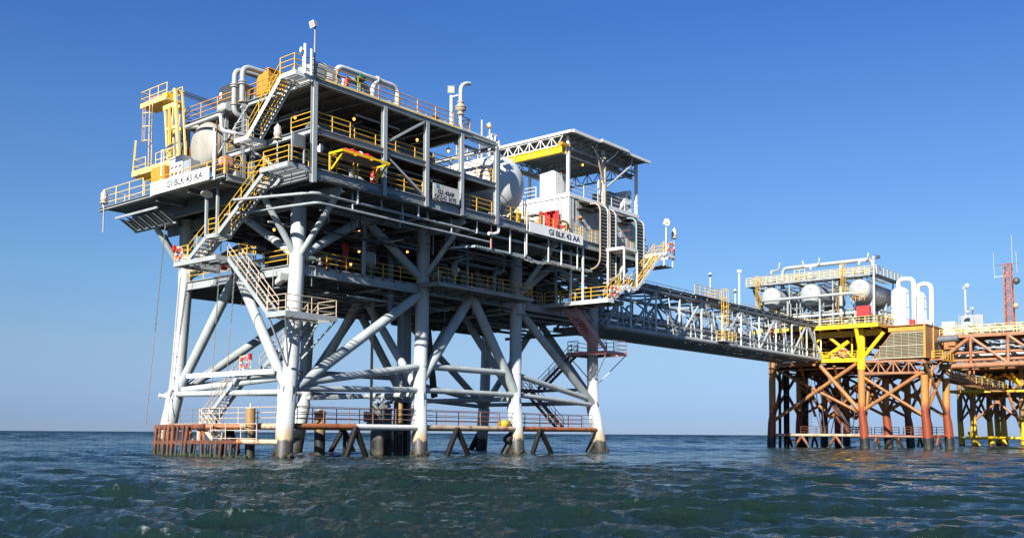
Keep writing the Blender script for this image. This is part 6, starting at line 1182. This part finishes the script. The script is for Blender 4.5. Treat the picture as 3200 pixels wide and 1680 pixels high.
CT = thing('cantilever_truss', 'rusty truss carrying the louvred enclosure', 'steel truss', (90, -10, 10)); 
for u in (90, 98): truss((u, -6.2, 11.6), (u, -14.0, 11.45), 1.55, 4, 'fr_pk', .1, CT, .26)
for i in range(5): v = -6.2-1.95*i; bar('cross_beam', (90, v, 11.3), (98, v, 11.3), .2, .3, 'fr_pk', CT)
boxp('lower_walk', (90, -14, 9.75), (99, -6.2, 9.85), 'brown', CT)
# three tanks with catwalk
for i, (v, lb) in enumerate(((6.6, 'leftmost of the three white horizontal tanks on the far platform'), (.8, 'middle one of the three white horizontal tanks on the far platform'), (-5.95, 'rightmost of the three white horizontal tanks on the far platform'))):
    tk = vessel(lb, (89.4, v, 21.15), (98.6, v, 21.15), 1.48, 'ftank', 'horizontal_tank', 'tank', .45, saddles=18.4, group='three tanks on the far platform')
    MB().lathe((89.35+.2, v, 21.15), (1, 0, 0), [(0, 1.485), (.12, 1.51), (.24, 1.485)], 28).build('band', 'mid', tk)
    for u in (91, 97):
        for dv in (-1.1, 1.1): bar('support_leg', (u, v+dv, 16.4), (u, v+dv, 18.5), .28, .28, 'grey', tk)
        strut('cross_brace', (u, v-1, 16.5), (u, v+1, 18.3), .06, 'lgrey', tk); strut('cross_brace', (u, v+1, 16.5), (u, v-1, 18.3), .06, 'lgrey', tk); bar('sill', (u, v-1.3, 18.42), (u, v+1.3, 18.42), .4, .2, 'grey', tk)
    for k in range(6): a = (.5+.25*k); MB().tube([(88.77+.02*k, v-.35+.18*(k % 3), 21.9-.16*k), (88.76, v-.2+.16*(k % 3), 21.8-.16*k)], .035, 5).build('mark', 'ink', tk)
    dm = thing('relief_valve', ('left', 'middle', 'right')[i]+' small domed pot with a hooked relief stack above the far tanks', 'relief valve', (89.8, v+.3, 22.7), 'relief stacks'); MB().lathe((90, v+.2, 22.6), (0, 0, 1), [(0, .5), (.7, .5), (.72, .66), (1.2, .62), (1.6, .4), (1.75, .1)], 18).build('dome', 'ftank', dm)
    MB().lathe((90, v+.2, 24.3), (0, 0, 1), [(0, .12), (.3, .12), (.32, .26), (.42, .26), (.44, .14), (.7, .2), (.9, .12)], 12).build('neck', 'lgrey', dm); MB().tube(bend([(90, v+.2, 25.1), (90, v-.9, 25.1), (90, v-1.1, 26.2)], .5), .14, 8).build('hook', 'ftank', dm)
    if i == 1: MB().tube(bend([(90, v+.2, 25.1), (90, v+1.2, 25.1), (90, v+1.35, 26.1)], .5), .14, 8).build('hook', 'ftank', dm)
for lb, pts, r_, mt in (('big white header pipe bridging over the three far tanks', [(90.4, 5.3, 22.5), (90.4, 5.3, 25.35), (90.4, -7.4, 25.35), (90.4, -7.6, 23.4)], .27, 'ftank'), ('long white pipe crossing in front of the three far tanks', [(89, 7.6, 20.4), (87.9, 7.3, 20.65), (87.9, -5.6, 20.65), (88.8, -6, 20.3)], .19, 'ftank'), ('thick grey vertical pipe between the middle and right far tanks', [(90.6, -3.0, 25.2), (90.6, -3.0, 17.5)], .26, 'lgrey'), ('grey standpipe in front of the left far tank', [(88.2, 3.6, 16.5), (88.2, 3.6, 20.5)], .15, 'grey'), ('grey standpipe in front of the middle far tank', [(88.2, -1.0, 16.5), (88.2, -1.0, 20.5)], .15, 'grey')):
    t = thing('header_pipe', lb, 'pipe', pts[0], 'pipes on the far platform'); MB().tube(bend(pts, .8), r_, 12).build('pipe', mt, t); m = MB(); flange(m, V(pts[0])*.9+V(pts[1])*.1, V(pts[1])-V(pts[0]), r_+.1, .05) if (V(pts[1])-V(pts[0])).length < 1 else flange(m, pts[0], (V(pts[1])-V(pts[0])).normalized(), r_+.12, .06); m.build('flange', mt, t)
CW = thing('catwalk', 'grey catwalk over the three far tanks', 'catwalk', (90, 1, 23)); bar('floor', (89.6, 10.2, 23.1), (89.6, -7.6, 23.1), 1.4, .08, 'grey2', CW); bar('floor', (89, -7.9, 23.1), (99, -7.9, 23.1), 1.2, .08, 'grey2', CW)
for v in (10.2, 3.8, -2.5): bar('floor', (90, v, 23.1), (98.6, v, 23.1), .8, .08, 'grey2', CW)
for p in ((88.95, 10.2, -7.6), (90.25, 10.2, -7.6)): bar('edge', (p[0], p[1], 23.1), (p[0], p[2], 23.1), .07, .26, 'lgrey', CW)
for u, v in ((89.3, 3.8), (89.3, -2.4), (97, 3.8), (97, -2.4), (89.3, -7.9), (97, -7.9), (93, -2.4), (93, 3.8)): bar('post', (u, v, 16.4), (u, v, 23.0), .16, .16, 'grey', CW)
guard_rail('cream guard rail along the front of the far tank catwalk', [(88.95, 10.2, 23.15), (88.95, -8.4, 23.15), (99, -8.4, 23.15)], 'cream', gap=1.5, r=.04); guard_rail('cream guard rail along the back of the far tank catwalk', [(98.6, 10.2, 23.15), (90.3, 10.2, 23.15), (90.3, -7, 23.15)], 'cream', gap=1.6, r=.04)
guard_rail('small cream gate frame on the far tank catwalk', [(88.9, 2.9, 23.2), (88.9, 1.4, 23.2)], 'cream', h=1.5, gap=.7, r=.04)
caged_ladder('yellow caged ladder at the left end of the three far tanks', (88.6, 8.1, 18.6), 5.6, (-1, 0, 0), 'yellow', .4); caged_ladder('yellow caged ladder between the middle and right far tanks', (88.4, -4.3, 20.2), 4.6, (-1, 0, 0), 'yellow', .3); caged_ladder('plain yellow ladder behind the middle far tank', (92, -1.9, 16.6), 6.2, (-1, 0, 0), 'yellow', 2.4)
stair('dark stairs behind the left end of the far tank catwalk', (92.5, 10.6, 23), (92.5, 8.2, 17), (.4, 0, 0), 'dark', 'dark', 'grey', rails=(0, 0))
guard_rail('yellow guard rail along the front edge of the bright yellow far deck', [(88.1, 8.4, 16.4), (88.1, -8.7, 16.4), (99, -8.7, 16.4)], 'cream', gap=1.6, r=.04); guard_rail('yellow guard rail along the orange lower level of the far platform', [(89.6, 6.6, 12), (89.6, -5.5, 12)], 'yellow', gap=1.7, r=.045); guard_rail('small yellow guard rail below the right far tank head', [(88.4, -5.2, 19.6), (88.4, -7.0, 19.6)], 'yellow', gap=.6, h=1.2)
lifebuoy('lifebuoy on the yellow lower railing of the far platform', (89.45, -3.7, 12.9), (-1, -.2, 0), r=.46)
t = thing('red_tank_box', 'bright red box under the right far tank', 'box', (88.6, -6.6, 17.5)); boxp('body', (88.4, -7.6, 17.6), (89.2, -5.9, 18.9), 'red', t); [bar('leg', (88.8, v, 16.4), (88.8, v, 17.6), .1, .1, 'grey', t) for v in (-7.4, -6.1)]
for i, (u, v, r_, zt, lb) in enumerate(((96, -9.15, 1.15, 21.6, 'larger white vertical tower right of the far tanks'), (99.5, -10.6, .95, 21.2, 'smaller white vertical tower right of the far tanks'))):
    t = thing('process_tower', lb, 'tower', (u, v, 16.4), 'white towers'); MB().lathe((u, v, 16.4), (0, 0, 1), [(0, r_+.1), (.3, r_+.1), (.32, r_), (zt-16.6, r_), (zt-16.2, r_*.75), (zt-15.95, .3), (zt-15.9, .05)], 26).build('shell', 'white', t)
    MB().tube(bend([(u, v+.2, zt+.2), (u, v+.2, zt+1.5), (u-.2, v-r_-.75, zt+1.5), (u-.2, v-r_-.75, 16.5)], .9), .3, 12).build('hook_pipe', 'white', t)
    m = MB(); [m.lathe((u, v, z), (0, 0, 1), [(0, r_+.03), (.08, r_+.03)], 26) for z in (17.6, 19.2, zt-.5)]; m.build('weld_seam', 'lgrey', t)
    for s_ in (-.22, .22): bar('ladder_stile', (u-r_*.6+s_, v-r_*.95, 16.5), (u-r_*.6+s_, v-r_*.95, zt), .05, .05, 'grey', t)
    for k in range(14): strut('ladder_rung', (u-r_*.6-.22, v-r_*.95, 16.8+k*.33), (u-r_*.6+.22, v-r_*.95, 16.8+k*.33), .025, 'grey', t, shape='cyl6')
t = thing('red_drum', 'red drum at the foot of the white towers', 'drum', (95, -11, 16.4)); MB().lathe((94.5, -11.2, 16.42), (0, 0, 1), [(0, .4), (.9, .4)], 14).build('body', 'red', t); t = thing('white_drum', 'white round drum at the foot of the smaller white tower', 'drum', (96, -12.5, 16.4)); MB().lathe((96.5, -12.5, 16.9), (1, 0, 0), [(0, .05), (.05, .5), (1.1, .5), (1.15, .05)], 14).build('body', 'white', t)
t = mast_light('tall white twin floodlight mast in front of the right far tank', (88.3, -8.3, 16.4), 8.7, 'flood', 'tank', .13, (-.6, .8, .1)); a = t
MB().prism([(88.0, -9.1, 25.0), (88.0, -8.7, 25.0), (88.0, -8.7, 25.35), (88.0, -9.1, 25.35)], (.3, 0, 0)).build('lamp_head', 'dark', t); bar('arm', (88.3, -7.6, 24.95), (88.3, -9.2, 25.0), .08, .08, 'dark', t)
mast_light('tall white floodlight mast left of the far tanks', (90, 11.8, 16.4), 9.1, 'flood', 'white', .14, (-.8, -.4, .25)); strut('sleeve', (90, 11.8, 16.4), (90, 11.8, 19.5), .26, 'white', bpy.data.objects[[o.name for o in COL.objects if o.name.startswith('lamp_post')][-1]]); 
t = thing('yellow_crane_hook', 'yellow hook block and drooping pipe end above the far deck edge', 'hook', (88, -.5, 15)); MB().tube(bend([(86, 1.5, 17.2), (87.6, .4, 16.4), (87.9, -.2, 15.6)], .8), .14, 10).build('pipe', 'lgrey', t); MB().tube([(87.9, -.3+.35*math.sin(a), 15.2+.55*math.cos(a)) for a in [math.pi*k/8 for k in range(9)]], .16, 8).build('hook', 'yellow', t)
t = thing('yellow_winch_frame', 'bright yellow derrick frame with hanging lines at the far end of the bridge', 'winch frame', (88.8, 1.8, 12)); 
for v in (1.0, 2.6): strut('leg', (88.8, v, 12), (88.8, 1.9, 15.6), .1, 'byellow', t)
for k in range(5): strut('line', (88.7, 1.2+.4*k, 12.8), (88.7, 1.85+.03*k, 15.5), .05, 'byellow', t); MB().lathe((88.7, 1.2+.4*k, 12.3), (0, 0, 1), [(0, .1), (.1, .25), (.4, .25), (.5, .08)], 10).build('weight', 'yellow', t)
skid('yellow-grey machinery under the bright yellow far deck, left', (92, -3.5, 12), 5, 2.4, 2.6, 'orange', seed=21, group='machinery on the far platform'); skid('dark machinery under the bright yellow far deck, right', (92, 1.0, 12), 5.5, 2.6, 2.4, 'mid', seed=22, group='machinery on the far platform'); skid('grey machinery between the legs of the far tanks', (91.5, -4, 16.4), 5, 2, 1.6, 'grey', seed=23, group='machinery on the far platform'); skid('grey machinery under the left far tank', (90.5, 4.5, 16.4), 5, 2, 1.5, 'mid', seed=24, group='machinery on the far platform')
rack('yellow and rusty pipes in the shade below the bright yellow far deck', (12.4, 15.6), (90.6, 105), (-5, 6.5), 60, 41, (.07, .2), ('byellow', 'fr_or', 'orange', 'dark', 'rust')); rack('grey pipes around the legs of the far tanks', (16.8, 19.8), (88.6, 104), (-8, 8), 70, 42, (.06, .16), ('grey', 'lgrey', 'mid', 'tank')); rack('rusty pipes hanging below the orange lower level', (10.2, 11.5), (90, 110), (-6, 6.5), 50, 43, (.07, .18), ('rust', 'fr_or', 'dark', 'fr_pk'))
rack('pale pipes and stanchions on the bright yellow far deck', (16.5, 18.6), (88.4, 99), (-8.6, 8), 60, 45, (.06, .2), ('lgrey', 'grey', 'white', 'cream', 'mid')); rack('pale pipes beyond the salmon bridge top', (15.4, 17.2), (103, 118), (-26, -13), 60, 46, (.06, .18), ('lgrey', 'white', 'teal', 'cream', 'fr_pk'))
rack('small pale pipes on the catwalk level of the far tanks', (22.2, 23.9), (89.6, 99), (-7, 9), 46, 44, (.05, .1), ('lgrey', 'grey', 'cream'))
stair('dark stairs inside the legs of the far platform', (95, 3.4, 11.6), (95, -2.4, 2.2), (.5, 0, 0), 'rust', 'dark', 'dark')
for i, (u0, v0) in enumerate(((92, 3.5), (94, -1.5), (97, -9), (101.5, -10), (103, -3), (106, 2))):
    guard_rail(('small dark rail frame near the water at the left of the far legs', 'second small dark rail frame near the water inside the far legs', 'dark rail frame near the water between the right-hand far legs', 'dark rail frame near the water by the far right leg', 'dark rail frame near the water deep inside the far legs', 'dark rail frame near the water at the back of the far legs')[i], [(u0, v0, 1.9), (u0+1.6, v0-1.6, 1.9), (u0+1.6, v0-3, 1.9)], 'rust', gap=1.2, r=.045, group='rail frames near the water')
boxp('lower_walk', (91, -5.5, 1.75), (104, 6, 1.85), 'rust', FP)
t = thing('hanging_rope_ladder', 'thin dark rope ladder hanging inside the far legs', 'rope ladder', (92.5, 2.2, 3)); [strut('rope', (92.5, v, 3.0), (92.5, v, 11.6), .025, 'dark', t, shape='cyl6') for v in (2.1, 2.5)]; [strut('rung', (92.5, 2.1, 3.2+k*.4), (92.5, 2.5, 3.2+k*.4), .02, 'dark', t, shape='cyl6') for k in range(21)]

# ------------------------------------------------------------------ orange bridge leaving to the right
OB = thing('bridge', 'salmon orange truss bridge leaving the picture on the right', 'bridge', (98.5, -24, 11))
for u in (97, 102):
    strut('bottom_chord', (u, -13.9, 11.0), (u, -44, 11.2), .36, 'fr_pk', OB, shape='cyl16'); bar('top_chord', (u, -14.4, 15.0), (u, -44, 14.9), .4, .45, 'fr_pk', OB)
    for i in range(7):
        v = -17.8-4.5*i; strut('vertical', (u, v, 11.0), (u, v, 14.9), .2, 'fr_pk', OB, shape='cyl10')
        if i == 0: strut('diagonal', (u, -14.0, 11.9), (u, v, 14.8), .27, 'fr_pk', OB, shape='cyl12')
        strut('diagonal', (u, v, 14.8), (u, v-4.5, 11.2), .2, 'fr_pk', OB, shape='cyl12')
for i in range(8): v = -14.5-4.3*i; strut('cross_beam', (97, v, 11), (102, v, 11), .18, 'fr_pk', OB); bar('cross_beam', (97, v, 14.9), (102, v, 14.9), .22, .3, 'fr_pk', OB)
OP = thing('bridge_pipes', 'orange and white pipelines inside the salmon bridge', 'pipelines', (98, -24, 12))
for v0, z, u, r_, mt in ((-14.5, 12.75, 97.6, .2, 'fr_pk'), (-13.5, 11.75, 97.4, .2, 'fr_pk'), (-14, 12.2, 98.6, .16, 'rusty_cream'), (-14, 13.4, 98.8, .12, 'lgrey'), (-14, 12.6, 99.8, .2, 'white'), (-14, 13.2, 100.6, .14, 'rust'), (-14, 14.0, 100.8, .1, 'teal')): strut('pipeline', (u, v0, z), (u, -44, z+.1), r_, mt, OP, shape='cyl12')
bar('walkway', (99.5, -14, 15.15), (99.5, -44, 15.05), 4.6, .08, 'fr_pk', OP)
guard_rail('cream guard rail along the top of the salmon bridge', [(97.1, -13.9, 15.2), (97.1, -36, 15.2)], 'cream', gap=1.6, h=1.15, r=.05); guard_rail('cream guard rail along the far side of the salmon bridge', [(101.9, -13.9, 15.2), (101.9, -36, 15.2)], 'cream', gap=2.0, h=1.15, r=.045)
t = thing('orange_balcony', 'orange balcony with yellow rails between the louvred enclosure and the salmon bridge', 'balcony', (96, -15, 11.6)); boxp('floor', (92.5, -15.6, 11.6), (98.5, -13.97, 11.75), 'fr_or', t); bar('edge', (92.5, -15.6, 11.65), (98.5, -15.6, 11.65), .1, .3, 'orange', t); [strut('strut', (u, -15.5, 11.6), (u, -14, 10.2), .1, 'fr_or', t) for u in (93, 96, 98.3)]; strut('roller', (96.5, -13.6, 14.6), (96.5, -16.4, 14.7), .42, 'mid', t, shape='cyl16')
guard_rail('yellow guard rail of the orange balcony', [(92.6, -14.2, 11.75), (92.6, -15.55, 11.75), (98.4, -15.55, 11.75)], 'yellow', gap=1.1, r=.045)
# inclined pipe rack going right at low level
WR = thing('low_pipe_bridge', 'low orange walkway with many slanting pipes running right from the far legs', 'walkway', (115, -14, 9.4))
for v in (-14.4, -12.4): bar('beam', (99.5, v, 9.6), (131.5, v, 9.1), .25, .35, 'fr_pk', WR, 'ibeam')
for i in range(26): u = 100+i*1.22; bar('cross_bar', (u, -14.4, 9.45-.016*i), (u, -12.4, 9.45-.016*i), .12, .12, 'fr_pk', WR)
for i in range(13): u = 102+i*1.85; strut('slanting_pipe', (u, -13.0, 10.75), (u+2.6, -14.0, 9.5-.02*i), .2, 'fr_pk', WR, shape='cyl10')
guard_rail('cream guard rail along the low slanting pipe walkway', [(99.8, -14.6, 9.6), (131, -14.6, 9.15)], 'cream', gap=3.0, r=.05)
strut('brace', (131, -14.5, 9.0), (133, -16, 3.2), .25, 'fbrace', FP, shape='cyl12')

# ------------------------------------------------------------------ third platform behind, yellow legs
TP = thing('offshore_platform', 'distant platform with yellow-painted leg feet at the right edge of the picture', 'oil platform', (140, -14, 0))
GL = [(133, -8.8), (133, -16.2), (143, -4.1), (143, -8.9), (143, -11.1), (143, -16.4), (152, -8), (152, -16)]
for u, v in GL: MB().tube([(u, v, 12.6), (u, v, 5), (u+.3, v-.2, 0), (u+.5, v-.3, -3)], .46, 16, [.45, .46, .54, .56]).build('leg', 'oyleg', TP)
for (a, b) in ((0, 1), (2, 3), (3, 4), (4, 5), (6, 7), (0, 2), (1, 5), (0, 3)):
    p, q = GL[a], GL[b]
    for z0, z1 in ((10.5, 4.2), (4.2, 10.5)): strut('brace', (*p, z0), (*q, z1), .2, 'fbrace', TP, shape='cyl10')
    strut('boat_tube', (*p, 1.5), (*q, 1.5), .2, 'byellow', TP, shape='cyl12')
for u, v in GL[:2]:
    for du, dv in ((-1.5, 1.2), (-1.5, -2.5), (.3, 2.6), (.3, -2.8)): strut('knee', (u, v, 8.0 if (u, v) == GL[0] else 9.8), (u+du, v+dv, 12.0), .24, 'byellow', TP, shape='cyl10')
boxp('lower_floor', (131, -30, 9.0), (160, -5, 9.25), 'orange', TP); bar('deck_edge', (130.9, -5, 9.1), (130.9, -30, 9.1), .2, .5, 'yellow', TP); boxp('upper_floor', (130, -34, 12.6), (165, -6, 12.9), 'brown', TP); bar('deck_edge', (129.9, -6, 12.8), (129.9, -34, 12.8), .2, .6, 'byellow', TP)
for u, v in ((133.4, -8), (134, -17), (141, -6.5), (150, -9)): strut('foot_brace', (u, v, 2.4), (u+2.2, v-1, -.6), .25, 'byellow', TP, shape='cyl10')
rack('yellow and orange pipes between the decks of the distant platform', (9.6, 12.2), (131, 150), (-28, -7), 60, 51, (.1, .28), ('byellow', 'orange', 'fr_or', 'rust', 'dark')); rack('pale pipes and vessels seen through the salmon bridge', (13.2, 17.4), (122, 150), (-32, -9), 110, 52, (.1, .3), ('lgrey', 'tank', 'grey', 'teal', 'cream', 'mid'))
for i, (u, v, z0, z1, r_) in enumerate(((128, -15.5, 13, 16.4, .9), (133, -18, 13, 16.0, .8), (131, -21, 13, 16.5, 1.0), (138, -24, 13, 16.6, 1.1), (130, -24, 13, 15.6, .8), (136, -27, 13, 16.4, .9))): t = thing('process_vessel', ('pale vessel behind the first bay of the salmon bridge, left', 'pale vessel behind the first bay of the salmon bridge, right', 'white vessel behind the second bay of the salmon bridge', 'large vessel behind the salmon bridge near the radio tower', 'short vessel behind the salmon bridge under the radio tower', 'pale vessel behind the salmon bridge at the picture edge')[i], 'vessel', (u, v, z0), 'vessels behind the salmon bridge'); MB().lathe((u, v, z0), (0, 0, 1), [(0, r_), (z1-z0-.3, r_), (z1-z0, r_*.5), (z1-z0+.05, .05)], 16).build('shell', 'white' if i % 2 else 'lgrey', t); MB().lathe((u, v, z0+1), (0, 0, 1), [(0, r_+.04), (.2, r_+.04)], 16).build('band', 'teal', t)
for i, (u0, v0, u1, v1) in enumerate(((131, -10, 134, -13), (130, -17, 134, -20), (130, -26, 133, -29))): skid(('orange machinery behind the low walkway, left', 'grey machinery behind the salmon bridge', 'grey machinery behind the salmon bridge at the picture edge')[i], (u0, v0, 12.9), 5, 2.6, 2.6, 'orange' if i == 0 else 'teal', seed=60+i, group='machinery on the distant platform')
TW = thing('radio_tower', 'orange lattice radio tower with dishes and whip antennas at the right edge', 'tower', (150, -11, 13))
tb, tt = (V((150, -11.1, 12.9)), V((150, -10.7, 32.6))); n = 17
def tc_(f, i, j): c = tb+(tt-tb)*f; h = .78-.25*f; return c+V((i*h, j*h, 0))
for i, j in ((-1, -1), (1, -1), (1, 1), (-1, 1)): strut('tower_leg', tc_(0, i, j), tc_(1, i, j), .10, 'tower', TW)
for k in range(n):
    f0 = k/n; f1 = (k+1)/n; cs = ((-1, -1), (1, -1), (1, 1), (-1, 1))
    for q in range(4):
        a = cs[q]; b = cs[(q+1) % 4]; strut('lattice_bar', tc_(f0, *a), tc_(f1, *b), .05, 'tower' if k % 2 else 'dark', TW, shape='cyl6'); strut('lattice_bar', tc_(f0, *b), tc_(f1, *a), .05, 'tower', TW, shape='cyl6'); strut('lattice_bar', tc_(f1, *a), tc_(f1, *b), .05, 'tower', TW, shape='cyl6')
for zc, r_, dv, mt in ((29.3, .62, -1.3, 'dark'), (24.9, .5, -1.15, 'sandy'), (20.5, .5, 1.3, 'dark')): MB().lathe((149.4, -10.9+dv, zc), (-1, -.3 if dv < 0 else .3, 0), [(-.3, .1), (-.2, r_*.7), (0, r_), (.15, r_), (.3, r_*.8), (.4, r_*.3), (.42, .02)], 18).build('dish', mt, TW)
bar('antenna_arm', (149.5, -8.6, 32.4), (149.5, -12.6, 32.5), .07, .07, 'rust', TW); bar('antenna_arm', (149.5, -8.6, 30.4), (149.5, -10.5, 30.4), .06, .06, 'white', TW)
strut('whip', (149.5, -8.6, 30), (149.5, -8.5, 34.8), .035, 'tank', TW); strut('whip', (149.5, -11.6, 32), (149.5, -11.5, 37.6), .035, 'tank', TW); strut('whip', (149.5, -12.3, 30.8), (149.5, -12.2, 34.6), .035, 'tank', TW)
t = thing('equipment_house', 'white boxy equipment house on the far deck left of the lamp masts', 'equipment house', (116, -10, 16.4)); boxp('body', (115, -11.0, 16.4), (117.5, -9.2, 19.0), 'white', t); boxp('door', (114.97, -10.4, 16.5), (114.995, -9.7, 18.4), 'lgrey', t); boxp('stand', (114.9, -11.1, 14.6), (117.6, -9.1, 16.4), 'fr_or', t)
t = thing('tank_frame', 'grey cylindrical tank in a steel frame right of the white equipment house', 'tank', (117, -12.3, 16.4)); MB().lathe((117, -12.2, 16.5), (0, 0, 1), [(0, .9), (2.2, .9), (2.5, .5), (2.55, .05)], 18).build('shell', 'tank', t); [bar('frame_post', (116.4+du, -12.9+dv, 16.4), (116.4+du, -12.9+dv, 20.2), .1, .1, 'grey', t) for du in (0, 1.6) for dv in (0, 1.6)]; boxp('backing', (118.4, -14.2, 16.4), (118.6, -11.0, 20.2), 'grey', t); MB().lathe((116.5, -12.5, 20.2), (-.3, 0, 1), [(0, .2), (.4, .5), (.5, .1)], 12).build('fan', 'lgrey', t); boxp('floor', (115, -14.5, 16.2), (119, -11, 16.4), 'fr_or', t); strut('leg', (117, -12.5, 9.5), (117, -12.5, 16.3), .2, 'fr_or', t)
t = mast_light('white lamp mast with a round dish right of the white equipment house', (120, -11.3, 16.4), 8.2, 'flood', 'tank', .16, (-.7, .5, .1)); MB().lathe((119.8, -11.6, 24.9), (-1, -.3, .2), [(0, .1), (.05, .3), (.2, .33), (.3, .2)], 16).build('dish', 'white', t)
mast_light('short rusty lamp post right of the white lamp mast', (120, -12.35, 16.0), 5.4, 'flood', 'rust', .08, (-.8, .4, -.1)); strut('leg', (120, -12.35, 9.4), (120, -12.35, 16.1), .12, 'fr_pk', bpy.data.objects[[o.name for o in COL.objects if o.name.startswith('lamp_post')][-1]]); strut('leg', (120, -11.3, 9.4), (120, -11.3, 16.5), .2, 'fr_pk', t)
